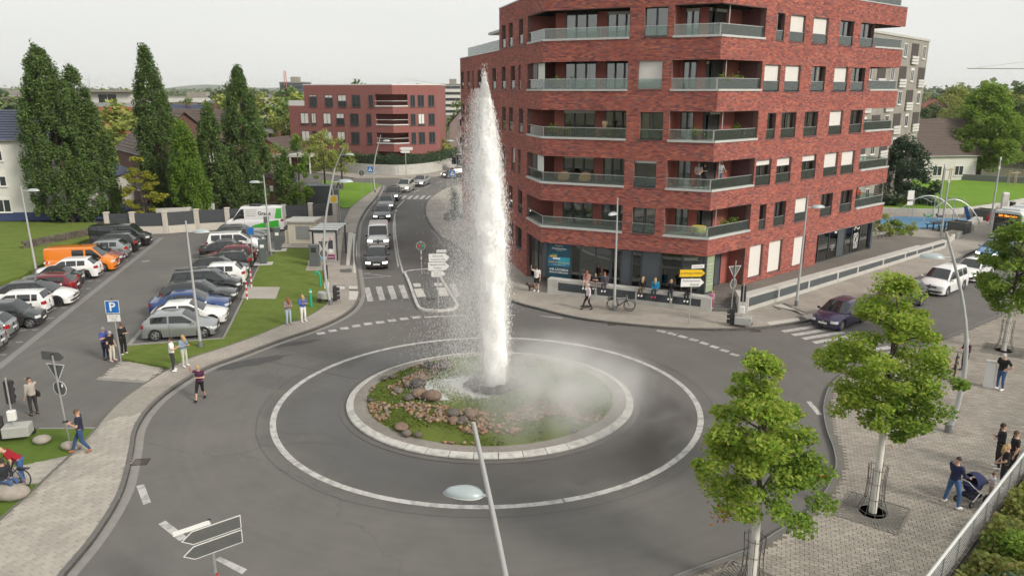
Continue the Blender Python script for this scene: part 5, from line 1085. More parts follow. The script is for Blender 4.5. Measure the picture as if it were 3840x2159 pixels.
# sunroof of the white coupe
# ---- west bays
def west_bay(y,L,rev,inset=.25):
    t = (y-STR0[1])/sdv[1]; p = STR0+sdv*t+nrm*(inset+L/2); return (p[0],p[1],.006),LOT+(math.pi if rev else 0)
WBY = [(38.6,'estate','silver',True,'silver estate car cut off by the left picture edge, nearest of the west bays',{},.75),
       (41.0,'hatch','silver',True,'pale silver hatchback second from the front at the left picture edge',{},1.1),
       (43.4,'mini','dgrey',False,'dark grey compact people carrier with five-spoke wheels beside a small white car',{},.45),
       (45.8,'mini','white',True,'small white city car with steep tailgate in the west bays',{},.9),
       (48.1,'tesla','white',False,'large white electric car with black glass roof in the west bays',dict(roof='black',rim='dark'),.2),
       (50.6,'hatch','red',True,'dark red hatchback parked tail out in the west bays',{},.85),
       (53.0,'cabrio','green',True,'dark green convertible with black soft top in the west bays',dict(roof='soft',doors=2),1.3),
       (55.3,'crossover','white',True,'white crossover with black wheel arches beside the orange van',dict(clad=True,rim='dark'),.75),
       (57.7,'van','orange',False,'orange municipal van with red and white warning patches',dict(cat='van',name='parked_van',glass_rows=[(0,.27),(.31,.52)],rear_glass=True),.25),
       (60.2,'hatch','red',False,'dark red car hidden mostly behind the orange van',{},.5),
       (62.2,'crossover','silver',True,'silver crossover parked tail out beyond the orange van',dict(rim='dark'),.5),
       (64.6,'suv','black',True,'black off-roader with chrome rails parked tail out near the fence',dict(rails='chrome'),.4),
       (67.4,'van','black',False,'black passenger van at the far end of the west bays by the fence',dict(cat='van',name='parked_van',rim='multi'),.1)]
def van_patches(root,c):
    RW1,RW2 = mat('warning_red',(.55,.02,.02),.5),PLATE
    for x in (1.35,-2.2):
        for sgn in (1,-1):
            for k in range(3):
                q = MB(); w = c['hw'](x)+.006; x0 = x-.22+k*.15; q.add([(x0,sgn*w,.82),(x0+.13,sgn*w,.82),(x0+.13+.08,sgn*w,1.0),(x0+.08,sgn*w,1.0)],[(0,1,2,3)]); q.build('warning_patch',RW1 if k % 2 else RW2,root)
    for k in range(3):
        q = MB(); z = 1.10; y0 = -.3+k*.2; q.add([(c['xc']+.32,y0,z-.045),(c['xc']+.32,y0+.16,z-.045),(c['xc']+.12,y0+.26,z+.035),(c['xc']+.12,y0+.1,z+.035)],[(0,1,2,3)]); q.build('warning_patch',RW1 if k % 2 else RW2,root)
    q = MB(); q.tube([(0,.0,1.96),(0,.0,2.02)],.03,6); q.build('aerial',BLKP,root)
for (y,ty,co,rev,lab,kw,ins) in WBY:
    p,a = west_bay(y,TYPES[ty]['L'],rev,ins)
    car(lab,ty,co,p,a+random.uniform(-.015,.015),group='vehicles parked in the west bays',extras=van_patches if co == 'orange' else None,**kw)
# ---- green and white delivery van by the fence
def green_livery(root,c):
    GR = P_['lime']; L,h = c['L'],c['h']
    for sgn in (1,-1):
        q = MB(); w = c['hw'](0)+.006; n = 12; xs = [-L/2+.45+(2.6)*i/n for i in range(n+1)]; vs = []
        for i,x in enumerate(xs): t = i/n; vs += [(x,sgn*w,.42),(x,sgn*w,1.15-.55*t**1.4)]
        q.add(vs,[(2*i,2*i+2,2*i+3,2*i+1) if sgn < 0 else (2*i,2*i+1,2*i+3,2*i+2) for i in range(n)]); q.build('green_swoosh',GR,root)
        q = MB(); vs = []
        for i in range(7): t = .08+.85*i/6; s0 = c['side'](-L/2+.35,t,.012); vs += [(-L/2+.16,sgn*(s0[1]+.012),s0[2]),(-L/2+.85-.25*t,sgn*(s0[1]+.012),s0[2])]
        q.add(vs,[(2*i,2*i+1,2*i+3,2*i+2) for i in range(6)]); q.build('green_tail',GR,root)
        M = Matrix.Translation((-1.05,sgn*(c['side'](-1.2,.62,.03)[1]+.02),1.80)) @ Matrix.Rotation(R(90),4,'X')
        if sgn > 0: M = M @ Matrix.Rotation(math.pi,4,'Y')
        text_mesh('lettering','GraAs',.48,BLKP,root,M,bold=True)
        for k in range(4): q = MB(); sd = c['side'](.2,.8-.16*k,.02); q.bx(-.35+.05*k,.75,min(sgn*(sd[1]+.012),sgn*(sd[1]+.018)),max(sgn*(sd[1]+.012),sgn*(sd[1]+.018)),sd[2]-.015,sd[2]+.015); q.build('lettering_line',GUTTER,root)
    q = MB(); q.bx(-.6,.4,-.5,.5,c['H']+.0,c['H']+.12); q.build('roof_rack',BLKP,root)
    q = MB(); q.bx(L/2-.75,L/2-.62,-.55,.55,1.19,1.215); q.build('green_bonnet_stripe',GR,root)
car('white delivery van with green tail livery parked along the fence','bigvan','white',(-25.35,74.6,.005),math.pi+R(4),'van',name='parked_van',glass_rows=[(0,.22)],extras=green_livery,rear_glass=False)
# ---- queue in the street
def q_(lab,ty,co,x,y,a,**kw): return car(lab,ty,co,(x,y,.005),a,group='vehicles queueing before the crossing',lights=True,name_o='queueing_car',**kw)
def head(x0,y0,x1,y1): return math.atan2(y0-y1,x0-x1)
QP = [(-10.45,57.2),(-11.6,64.7),(-13.75,79.5),(-14.65,87.3),(-15.1,94.2),(-14.9,102.6),(-13.7,109.2)]
def qa(i): a = QP[max(0,i-1)]; b = QP[min(len(QP)-1,i+1)]; return math.atan2(a[1]-b[1],a[0]-b[0])
def qloc(i,L): a = qa(i); return QP[i][0]-math.cos(a)*L/2,QP[i][1]-math.sin(a)*L/2,a
for i,(lab,ty,co,kw) in enumerate([('black hatchback with lit headlamps, first in the street queue','hatch','black',{}),('white transporter van second in the street queue','van','white',dict(cat='van',name='queueing_van')),('dark grey saloon following the white transporter','sedan','dgrey',{}),('grey estate car fourth in the street queue','estate','grey',{}),('dark off-roader just before the far zebra crossing','suv','dgrey',dict(rails=True)),('pale silver people carrier beyond the far zebra crossing','mpv','gold',{}),('silver saloon last in the street queue','sedan','silver',{})]):
    x,y,a = qloc(i,TYPES[ty]['L']); q_(lab,ty,co,x,y,a,**kw)
q_('black hatchback approaching past the blue crossing sign','hatch','black',-9.2,121.6,R(205))
# ---- traffic on the east road
RD = R(40.2)+math.pi
def r_(lab,ty,co,v,dx=0,**kw):
    L = TYPES[ty]['L']; return car(lab,ty,co,(v[0]-math.cos(RD)*L/2,v[1]-math.sin(RD)*L/2,.005),RD,group='cars waiting at the east crossing',name_o='waiting_car',**kw)
r_('dark purple hatchback stopped on the zebra crossing','hatch','purple',(18.0,42.1)); r_('black off-roader half hidden behind the young tree','suv','brown',(23.2,45.6),clad=True)
r_('white people carrier waiting third on the east road','mpv','white',(28.2,49.7),lights=False); r_('white hatchback with tinted windscreen behind the people carrier','hatch','white',(32.6,53.5),lights=True); r_('light blue hatchback in front of the bus','hatch','lblue',(38.6,60.6),lights=True)
car('dark car parked by the white house beyond the lawn','hatch','dgrey',(60.2,121,.1),R(10),name_o='parked_car')
# ---- city buses
def bus(label,loc,ang,L=12.0,text=None):
    root = thing('city_bus',label,'bus',loc,ang); W,H = 2.5,3.05; h = W/2
    WB_ = mat('bus_white',(.66,.70,.70),.35,coat=.5,var=.03)
    X = [-L/2,-L/2+.05,-L/2+.2,L/2-.5,L/2-.2,L/2-.06,L/2]; Sx = [.93,.98,1,1,.985,.95,.90]
    q = MB(); vs = []
    for x,s in zip(X,Sx):
        half = [(0,.32),(h*.97*s,.32),(h*s,.45),(h*s,2.2),(h*.97*s,2.75),(h*.85*s,2.98),(0,3.05)]; vs += [(x,a,b) for a,b in half]+[(x,-a,b) for a,b in half[-2:0:-1]]
    k = 12; fs = [(i*k+j,(i+1)*k+j,(i+1)*k+(j+1) % k,i*k+(j+1) % k) for i in range(len(X)-1) for j in range(k)]+[tuple(range(k)),tuple((len(X)-1)*k+j for j in range(k-1,-1,-1))]
    q.add(vs,fs); q.build('body',WB_,root,True)
    for sgn in (1,-1):
        for i in range(7):
            x0 = -L/2+.6+i*1.55; q = MB(); q.bx(x0,x0+1.45,sgn*(h+.006)-.006,sgn*(h+.006)+.006,1.15,2.35); q.build('side_window',CGLASS,root)
        for x in (L/2-2.6,-L/2+3.2):
            q = MB(); q.lathe([(0,-.14),(.40,-.14),(.48,-.1),(.48,.1),(.40,.14),(.2,.10),(0,.10)],24,Matrix.Translation((x,sgn*(h-.12),.48)) @ Matrix.Rotation(R(-90*sgn),4,'X')); w = q.build('wheel',TYRE,root,True)
            q = MB(); q.lathe([(.30,.142),(.26,.15),(0,.12)],20,Matrix.Translation((x,sgn*(h-.12),.48)) @ Matrix.Rotation(R(-90*sgn),4,'X')); q.build('rim',RIM,w)
        q = MB(); q.tube([(L/2-.1,sgn*h*.95,2.7),(L/2+.25,sgn*(h+.2),2.65),(L/2+.3,sgn*(h+.22),2.45)],.03,6); q.cbox((L/2+.3,sgn*(h+.24),2.2),(.14,.22,.5),.05); q.build('mirror',BLKP if sgn > 0 else mat('mirror_red',(.35,.02,.02),.4),root)
        q = MB(); q.bx(L/2-.012,L/2+.02,sgn*.95-.2,sgn*.95+.2,.75,.95); q.build('headlight',LAMPC,root)
    q = MB(); q.bx(L/2-.03,L/2+.012,-1.05,1.05,1.0,2.38); q.build('windscreen',CGLASS,root)
    q = MB(); q.bx(L/2-.04,L/2+.014,-1.05,1.05,2.40,2.78); q.build('display_housing',BLKP,root)
    AMB = mat('display_amber',(.1,.03,.0),.5,emit=(1,.28,.03),es=2.2)
    if text: text_mesh('destination_display',text,.27,AMB,root,Matrix.Translation((L/2+.018,0,2.58)) @ Matrix.Rotation(R(90),4,'Z') @ Matrix.Rotation(R(90),4,'X'),bold=True)
    for i in range(4): q = MB(); q.cbox((L/2-1.4-i*2.4,0,3.10),(1.5,1.4,.16),.05); q.build('roof_hatch',mat('bus_roof_grey',(.5,.52,.52),.5),root)
    q = MB(); q.bx(L/2-.01,L/2+.016,-.26,.26,.45,.56); q.build('number_plate',PLATE,root)
    return root
bp = G3(2505,612,0); bus('white city bus with amber destination display on the east road',(48.9,71.2,0),RD,text='281 Monheim')
bus('pale bus in the distance behind the fountain spray',(-4.6,133.5,0),R(215),10.5)
# ================================================================== trees and planting
def leaf_m(name,cols,tr=.35): return mat(name,(.06,.1,.02),.6,island2=cols,spec=.25,translucent=tr)
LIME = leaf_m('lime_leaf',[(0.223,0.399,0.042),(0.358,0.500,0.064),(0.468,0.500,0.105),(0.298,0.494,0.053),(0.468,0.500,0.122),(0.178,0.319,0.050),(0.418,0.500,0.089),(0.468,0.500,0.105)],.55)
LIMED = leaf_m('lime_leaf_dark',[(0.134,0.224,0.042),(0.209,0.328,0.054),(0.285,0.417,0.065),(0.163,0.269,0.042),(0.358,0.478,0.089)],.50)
POP = leaf_m('hornbeam_leaf',[(0.062,0.114,0.034),(0.099,0.170,0.046),(0.137,0.223,0.057),(0.080,0.137,0.037),(0.170,0.256,0.073),(0.114,0.176,0.057)],.25)
POPB = leaf_m('hornbeam_leaf_bright',[(0.108,0.198,0.029),(0.154,0.270,0.036),(0.198,0.324,0.047),(0.126,0.226,0.032)],.3)
YEL = leaf_m('yellow_leaf',[(0.316,0.345,0.043),(0.402,0.402,0.043),(0.245,0.302,0.036),(0.431,0.345,0.043),(0.172,0.230,0.029)],.4)
FARL = [leaf_m('far_leaf_a',[(0.113,0.178,0.051),(0.166,0.242,0.066),(0.217,0.293,0.083)],.2),leaf_m('far_leaf_b',[(0.217,0.267,0.064),(0.305,0.356,0.081),(0.381,0.395,0.101)],.2),leaf_m('far_leaf_c',[(0.072,0.113,0.051),(0.107,0.157,0.066),(0.139,0.191,0.077)],.2)]
DARKG = leaf_m('dark_evergreen',[(0.023,0.051,0.027),(0.039,0.074,0.035),(0.058,0.101,0.047),(0.031,0.058,0.031)],.15)
HEDGE = leaf_m('hedge_leaf',[(0.033,0.068,0.028),(0.053,0.096,0.039),(0.081,0.132,0.048)],.15)
RUST = leaf_m('autumn_leaf',[(.34,.10,.02),(.42,.2,.03),(.30,.05,.02)],.4)
BARK = mat('bark',(.085,.07,.055),.95,var=.3,scale=6,bump=.6,bscale=30); LIMEW = mat('limewash',(.62,.60,.55),.9,var=.12,scale=4,bump=.3,bscale=25)
def leaves_np(C,size,rng,flat=.3):
    "one pointed, slightly folded leaf (2 triangles sharing a rib) per centre"
    n = len(C); d = rng.normal(size=(n,3)); d[:,2] *= .5; d[:,2] -= .15; d /= np.linalg.norm(d,axis=1)[:,None]+1e-9
    u = rng.normal(size=(n,3)); u[:,2] *= flat; u -= d*(u*d).sum(1)[:,None]; u /= np.linalg.norm(u,axis=1)[:,None]+1e-9
    w = np.cross(d,u); s = size*rng.uniform(.65,1.3,n)[:,None]
    V = np.stack([C-d*s*.5,C+u*s*.42+w*s*.10,C+d*s*.5,C-u*s*.42+w*s*.10],1).reshape(-1,3); o = np.arange(n)*4
    return V,np.stack([o,o+1,o+2,o+3],1)
def leafmesh(name,C,size,m,parent,rng,kind=True):
    v,f = leaves_np(C,size,rng); o = link(name,np_mesh(name,v,f),m,parent); return o
def clumps(rng,env,n,per,rad,zr,squash=.62):
    """leaf positions: n clumps placed inside an envelope env(z)->radius, kept off the centre"""
    out = []; z0,z1 = zr; tries = 0; cs = []
    while len(cs) < n and tries < n*40:
        tries += 1; z = rng.uniform(z0,z1); r = env(z)
        if r <= .02 or rng.uniform() > min(1,(r/max(env(z0+(z1-z0)*k/12) for k in range(13)))+.15): continue
        a = rng.uniform(0,2*math.pi); q = r*math.sqrt(rng.uniform(.12,1.0)); c = np.array([q*math.cos(a),q*math.sin(a),z]); cs.append(c)
    for c in cs:
        rr = rad*rng.uniform(.6,1.25); k = int(per*rng.uniform(.6,1.3)); p = rng.normal(size=(k,3)); p /= np.linalg.norm(p,axis=1)[:,None]; p *= (rng.uniform(0,1,k)**.45)[:,None]*rr; p[:,2] *= squash; out.append(c+p)
    return np.concatenate(out),cs
def limbs(mb,base,cs,rng,r0=.05,k=26,top=None):
    idx = rng.permutation(len(cs))[:k]
    for i in idx:
        c = Vector(cs[i]); zb = max(base.z+.1,min(c.z-.25*math.hypot(c.x,c.y)-.1,(top or 99))); s = Vector((base.x*.3,base.y*.3,zb)); mid = s.lerp(c,.5)+Vector((0,0,.08*(c-s).length))
        mb.tube([s,mid,c],[r0*.7,r0*.42,r0*.12],5)
def lime_tree(label,loc,H,ztr,env,n,per,seed,leaf=.115,mats=(LIME,),shear=(0,0),autumn=(),group='young lime trees in the plaza',trunk_r=.11,rad=.5):
    rng = np.random.default_rng(seed); t = thing('lime_tree',label,'tree',loc,0,group)
    mb = MB(); mb.tube([(0,0,0),(.01,.01,ztr*.5),(0,0,ztr),(shear[0]*.1,0,ztr+.3)],[trunk_r*1.15,trunk_r,trunk_r*.9,trunk_r*.75],14); mb.build('trunk',LIMEW,t,True)
    P,cs = clumps(rng,env,n,per,rad,(ztr-.25,H-.15)); sh = lambda p: p+np.stack([shear[0]*(p[:,2]-ztr),shear[1]*(p[:,2]-ztr),0*p[:,2]],1); P = sh(P); cs = list(sh(np.array(cs)))
    mb = MB(); mb.tube([(shear[0]*.1,0,ztr+.2),(shear[0]*(H-ztr)*.5,0,ztr+(H-ztr)*.5),(shear[0]*(H-ztr)*.9,shear[1]*(H-ztr)*.9,ztr+(H-ztr)*.9)],[trunk_r*.7,trunk_r*.4,trunk_r*.1],8); limbs(mb,Vector((0,0,ztr)),cs,rng,.055,34); mb.build('limbs',BARK,t,True)
    if len(mats) == 1: leafmesh('crown',P,leaf,mats[0],t,rng)
    else:
        k = (P[:,0]*.8-P[:,2]*.5+rng.normal(0,.3,len(P))) > np.quantile(P[:,0]*.8-P[:,2]*.5,.68); leafmesh('crown',P[~k],leaf,mats[0],t,rng); leafmesh('crown_painted_shade',P[k],leaf,mats[1],t,rng)  # shade put into the leaf colour: lower right leaves take the darker material
    for c,k in autumn:
        q = rng.normal(0,.14,(k,3))+np.array(c); leafmesh('autumn_leaves',q,leaf,RUST,t,rng)
    return t
def env_pts(pts):
    z = [p[0] for p in pts]; r = [p[1] for p in pts]; return lambda q: float(np.interp(q,z,r))
T1 = Vector((6.62,18.3,ZP)); T2 = Vector((*G(2195,1287,ZP),ZP)); T3 = Vector((26.1,38.2,ZP))
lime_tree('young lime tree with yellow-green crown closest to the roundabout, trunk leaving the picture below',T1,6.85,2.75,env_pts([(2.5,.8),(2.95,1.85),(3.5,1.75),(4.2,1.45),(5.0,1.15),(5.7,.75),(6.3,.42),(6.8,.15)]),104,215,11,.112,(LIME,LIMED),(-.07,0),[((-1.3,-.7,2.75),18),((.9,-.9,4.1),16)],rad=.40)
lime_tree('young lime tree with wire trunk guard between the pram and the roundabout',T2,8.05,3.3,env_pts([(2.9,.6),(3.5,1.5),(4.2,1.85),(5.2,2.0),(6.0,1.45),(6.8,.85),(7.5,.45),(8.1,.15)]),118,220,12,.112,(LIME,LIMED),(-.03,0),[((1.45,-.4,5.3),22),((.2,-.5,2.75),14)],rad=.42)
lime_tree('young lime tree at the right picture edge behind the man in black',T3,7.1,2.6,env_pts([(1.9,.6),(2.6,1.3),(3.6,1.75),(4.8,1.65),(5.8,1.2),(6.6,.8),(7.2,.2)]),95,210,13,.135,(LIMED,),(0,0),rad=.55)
# trunk guards and tree grates
GRATE = mat('tree_grate_iron',(.20,.19,.17),.7,metal=.3,var=.2,scale=8)
def tree_guard(T,label,lab2,ang):
    t = thing('tree_guard',label,'tree guard',T); GW = mat('guard_wire',(.10,.095,.09),.6,metal=.4)
    for k in range(10):
        a = 2*math.pi*k/10; mb = MB(); mb.tube([(.48*math.cos(a),.48*math.sin(a),.01),(.30*math.cos(a),.30*math.sin(a),.5),(.27*math.cos(a),.27*math.sin(a),1.1),(.30*math.cos(a),.30*math.sin(a),1.7)],.011,5); mb.build('upright',GW,t)
    for z,r in ((.12,.43),(.55,.295),(1.1,.272),(1.6,.295)):
        mb = MB(); mb.tube([(r*math.cos(2*math.pi*k/20),r*math.sin(2*math.pi*k/20),z) for k in range(21)],.010,5,cap=False); mb.build('hoop',GW,t)
    g = thing('tree_grate',lab2,'tree grate',T+Vector((0,0,.001)),ang)
    mb = MB()
    for s in (-1,1):
        mb.bx(-.95,.95,s*.95-.03,s*.95+.03,0,.02); mb.bx(s*.95-.03,s*.95+.03,-.92,.92,0,.02)
    mb.build('frame',GRATE,g); mb = MB(); mb.lathe([(.0,.004),(.42,.004)],20); mb.build('soil',SOIL,g)
    for k in range(56):
        a = 2*math.pi*k/56; r1 = min(.9/max(abs(math.cos(a)),abs(math.sin(a)),1e-3),1.2); mb = MB(); mb.box((0,0,0),(r1-.45,.045,.014),M=Matrix.Rotation(a,4,'Z') @ Matrix.Translation(((r1+.45)/2,0,.012))); mb.build('grate_bar',GRATE,g)
tree_guard(T2,'brown wire guard around the white trunk left of the pram','square iron grate around the guarded tree trunk',R(-38))
tree_guard(T1,'brown wire guard around the white trunk at the bottom of the picture','square iron grate under the tree nearest the roundabout',R(-38))
tree_guard(T3,'wire trunk guard beside the man in the black polo shirt','pale square grate under the tree behind the man in black',R(-38))
# ---- columnar trees behind the car park
def columnar(label,loc,H,rad,seed,m=POP,n=None,lean=0.0,twin=False,per=190,leaf=.20,group='tall columnar trees behind the parking lot fence'):
    rng = np.random.default_rng(seed); t = thing('columnar_tree',label,'tree',loc,0,group); mb = MB(); mb.tube([(0,0,0),(lean*.3,0,H*.4),(lean*.8,0,H*.85)],[.22,.16,.03],8)
    env = env_pts([(0,rad*.55),(H*.08,rad*.9),(H*.25,rad*1.0),(H*.5,rad*.85),(H*.72,rad*.62),(H*.88,rad*.34),(H*.97,rad*.12),(H,.04)])
    n = n or int(H*rad*6.0); P,cs = clumps(rng,env,n,per,.55,(.4,H-.2),1.5)
    P[:,0] += lean*(P[:,2]/H); limbs(mb,Vector((0,0,.4)),cs,rng,.05,30,H*.7); mb.build('trunk',BARK,t,True)
    # ragged upright shoots on the outline
    S = []
    for k in range(int(n*.5)):
        z = rng.uniform(.25,.98)*H; a = rng.uniform(0,2*math.pi); r = env(z)*rng.uniform(.8,1.08); q = rng.normal(0,1,(int(per*.25),3))*np.array([.13,.13,.42]); S.append(q+np.array([r*math.cos(a)+lean*z/H,r*math.sin(a),z]))
    leafmesh('crown',np.concatenate([P]+S),leaf,m,t,rng); return t
def col_at(label,vx,vbase,y,vtop,rad,seed,**k):
    x = AT(vx,vbase,y).x; H = AT(vx,vtop,y).z; return columnar(label,(x,y,0),H,rad,seed,**k)
col_at('broadest dark columnar tree standing before the white house',185,560,79.5,118,3.6,21,lean=-1.2)
col_at('narrow dark columnar tree pressed against the broadest one',265,550,81.5,172,2.5,22,lean=-1.6)
col_at('tall dark columnar tree with bare twig near its top',425,520,88,118,2.45,23,lean=-.9)
col_at('bright green columnar tree in front of the darker ones',490,530,83,295,1.9,24,m=POPB,lean=-.6)
col_at('short dark columnar tree right of the bright green one',545,520,88,262,1.75,25)
col_at('dark conical columnar tree nearest the brown shed',630,490,98,172,3.0,26,lean=-.4)
col_at('small dark conical bush left of the brown shed',600,520,88,420,1.1,27,group='conifers around the shed'); col_at('second dark bush behind the fence near the delivery van',648,510,89,400,1.2,28,group='conifers around the shed'); col_at('dark slim conifer right of the brown shed',722,510,90,385,1.3,29,m=POP,group='conifers around the shed')
col_at('low dark conifer between the yellow tree and tall trees',405,520,87,395,1.1,30,group='conifers around the shed')
def round_tree(label,loc,H,rad,seed,m,z0=.25,n=40,per=130,leaf=.22,name='broadleaf_tree',group=None,crad=.8,trunk=.12,squash=.8,shape=None):
    rng = np.random.default_rng(seed); t = thing(name,label,'tree',loc,0,group); env = shape or env_pts([(H*z0,rad*.5),(H*(z0+.12),rad*.85),(H*.55,rad),(H*.75,rad*.8),(H*.92,rad*.4),(H,.08)])
    P,cs = clumps(rng,env,n,per,crad,(H*z0,H*.97),squash); mb = MB(); mb.tube([(0,0,0),(0,0,H*.35),(0,0,H*.85)],[trunk*1.2,trunk*.9,trunk*.2],8); limbs(mb,Vector((0,0,H*z0*.8)),cs,rng,trunk*.5,16); mb.build('trunk',BARK,t,True); leafmesh('crown',P,leaf,m,t,rng); return t
round_tree('yellow-leaved young tree in front of the brown brick house',(*G(365,556),0),7.4,2.7,31,YEL,.12,40,95,.20,crad=.55,squash=.5,shape=env_pts([(.8,1.2),(2.0,2.6),(3.6,2.0),(5.2,1.1),(6.5,.5),(7.3,.1)]))
round_tree('light green tree with drooping twigs right of the shed',(*G(757,520),0),8.6,2.2,32,POPB,.08,44,110,.2,crad=.6,shape=env_pts([(.6,1.0),(2.4,2.2),(4.5,1.9),(6.5,1.0),(8.5,.1)]))
round_tree('small leafy tree with stakes before the far red building',(*G(818,470),0),8.2,2.9,33,FARL[1],.3,40,110,.22,crad=.7); round_tree('slim staked tree on the street lawn',(*G(862,478),0),7.2,1.9,34,FARL[1],.35,26,90,.2,crad=.6)
round_tree('small tree beside the far hedge',(*G(700,470),0),6.5,2.4,35,FARL[0],.15,30,100,.22)
# ---- park trees on the right
round_tree('dense dark round evergreen between the playground and the lawn',(46.2,91.0,0),8.0,4.3,41,DARKG,.04,110,220,.24,crad=.9,shape=env_pts([(.4,3.9),(2.0,4.4),(4,4.0),(6,2.7),(7.4,1.2),(8.0,.2)]))
round_tree('large pyramid-shaped green tree beyond the lawn',(72.0,118,0),15.0,6.0,42,LIMED,.16,170,230,.34,crad=1.3,trunk=.3,shape=env_pts([(2.6,4.2),(4.5,5.9),(7,5.4),(9.5,4.2),(12,2.5),(14,1.1),(15,.2)]))
for k,(x,y,H,r,m,lab) in enumerate([(100,150,15.5,7,0,'broad tree behind the church corner'),(86,175,15.0,7,2,'dark tree between the church and the grey block'),(74,190,14,6,0,'tree rising behind the small gabled houses'),(112,190,16.5,8,1,'yellowish tree right of the far church roof')]):
    round_tree(lab,(x,y,0),H,r,50+k,FARL[m],.2,55,130,.5,crad=1.6,group='trees behind the park')
# bushes near the playground corner and against the east shop
def bush(label,loc,H,rad,seed,m,n=14,per=110,leaf=.12,group=None,name='shrub'):
    rng = np.random.default_rng(seed); t = thing(name,label,'shrub',loc,0,group); env = env_pts([(0,rad*.7),(H*.4,rad),(H*.8,rad*.7),(H,rad*.2)]); P,cs = clumps(rng,env,n,per,.35,(.1,H),.8); mb = MB(); limbs(mb,Vector((0,0,0)),cs,rng,.03,8); mb.build('stems',BARK,t); leafmesh('foliage',P,leaf,m,t,rng); return t
bush('rounded green bush at the end of the brick building',(*G(2215,590),.1),1.8,1.3,61,FARL[1]); bush('lower hedge bush behind the black railing',(*G(2245,598),.1),1.5,1.3,62,FARL[0]); bush('bush behind the fountain at the edge of the east pavement',(*G(1143,560),.1),1.4,1.1,63,DARKG)
columnar('small column-shaped conifer on the pavement behind the fountain',(*G(1145,556),.1),3.4,.45,64,DARKG,n=16,per=110,leaf=.10,group=None)
# ---- hedge on the wall before the far red building
def hedge(label,pts,h,w,seed,m=HEDGE,dens=260,z=0.0,leaf=.16):
    rng = np.random.default_rng(seed); P = np.array(pts); L = np.r_[0,np.cumsum(np.hypot(*np.diff(P,axis=0).T))]; n = int(L[-1]*dens); s = rng.uniform(0,L[-1],n); x = np.interp(s,L,P[:,0]); y = np.interp(s,L,P[:,1])
    hh = h*(.9+.12*np.sin(s*1.7)+.08*np.sin(s*4.1)); C = np.stack([x+rng.normal(0,w*.35,n),y+rng.normal(0,w*.35,n),z+hh*rng.uniform(0,1,n)**.7],1)
    v,f = leaves_np(C,leaf,rng); t = thing('hedge',label,'hedge',(P[0][0],P[0][1],z)); o = link('foliage',np_mesh('foliage',v-np.array([P[0][0],P[0][1],z]),f),m,t)
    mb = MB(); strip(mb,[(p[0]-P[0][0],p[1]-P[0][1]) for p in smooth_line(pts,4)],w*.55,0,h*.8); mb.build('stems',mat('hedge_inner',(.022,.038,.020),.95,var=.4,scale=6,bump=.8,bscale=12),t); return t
HP = [zst(*p) for p in ((640,790),(780,818),(1000,832),(1130,830),(1300,812),(1480,765))]
hedge('long dark clipped hedge on the pale wall before the far red building',[(p[0],p[1]+1.6) for p in HP],2.1,1.3,71,dens=650,z=1.2,leaf=.2)
wl = MB(); strip(wl,smooth_line([(p[0],p[1]+.1) for p in HP],5),.3,0,1.75); tag(wl.build('garden_wall',CONC),'curved pale concrete wall below the dark hedge along the street','wall')
# ---- far trees, houses come later; shared crowns keep them light
rng = np.random.default_rng(5); FARMESH = []
for k in range(6):
    env = env_pts([(.12,.45),(.3,.9),(.55,1.0),(.8,.7),(1.0,.1)]) if k < 4 else env_pts([(.05,.5),(.3,.5),(.7,.28),(1.0,.03)])
    P,cs = clumps(rng,lambda z: env(z)*.5,34,60,.14,(.12,.97),.8); v,f = leaves_np(P,.075,rng); FARMESH.append(np_mesh('crown',v,f))
tk = MB(); tk.tube([(0,0,0),(0,0,.5)],[.022,.012],6)
TRM = tk.build('trunk_source',BARK).data; bpy.data.objects.remove(bpy.data.objects['trunk_source'])
FM = {}
def far_tree(label,x,y,H,W,k,m,group):
    key = (k,m)
    if key not in FM: me = FARMESH[k].copy(); me.materials.clear(); me.materials.append(FARL[m]); FM[key] = me
    t = thing('distant_tree',label,'tree',(x,y,0),random.uniform(0,6.28),group); c = link('crown',FM[key],None,t); c.scale = (W,W,H); c2 = link('trunk',TRM,None,t); c2.scale = (H,H,H); return t
for (vx,vtop,y,W,wob,m),lab in zip([(300,265,125,13,0,1),(340,290,118,10,0,1),(120,252,140,11,0,0),(60,250,170,14,0,2),(20,238,190,14,0,0),(715,222,190,16,0,0),(760,240,170,12,0,1),(668,240,200,14,0,1),(700,255,160,9,0,0),(750,290,150,9,0,1),(690,285,150,7,0,1),(560,218,260,14,0,2),(555,240,220,12,0,1),(590,240,210,12,0,1),(905,205,330,12,0,2),(900,215,300,14,0,0),(1060,215,250,10,0,0),(1150,255,200,8,0,0),(1130,370,140,4.5,0,1),(1112,350,140,4,0,1),(800,355,130,4,0,1)],['yellowish tree filling the gap right of the broadest columnar tree','lower yellowish tree behind the brown gable','green tree left of the broadest columnar tree','dark tree above the white house roof','green tree at the far left skyline','large round green tree left of the far red building','yellowish tree touching the far red building','yellowish tree behind the dark conical tree','small green tree below the large round one','yellowish bush beside the low white hall','small yellowish tree over the low white hall','dark spreading tree on the skyline between columnar trees','yellowish autumn tree below the skyline cedar','second yellowish autumn tree beside the dark conical tree','dark pointed conifer above the far red building','green tree above the roof of the far red building','green tree above the right end of the far red roof','green tree between the far red building and the jet','yellowish bush at the corner of the far red building','second yellowish bush at the far red corner','small yellowish tree at the left of the hedge']):
    p = AT(vx,vtop,y); far_tree(lab,p.x,y,p.z,W,random.randrange(4),m,'trees among the far roofs')
for k in range(100):
    y = random.uniform(230,900); x = random.uniform(-.72,-.05)*y if k < 62 else random.uniform(.52,.74)*y; far_tree('tree in the distant town below the horizon',x,y,random.uniform(8,13.4) if y < 420 else random.uniform(10,15.5),random.uniform(9,18),random.randrange(6),random.randrange(3),'trees of the distant town')
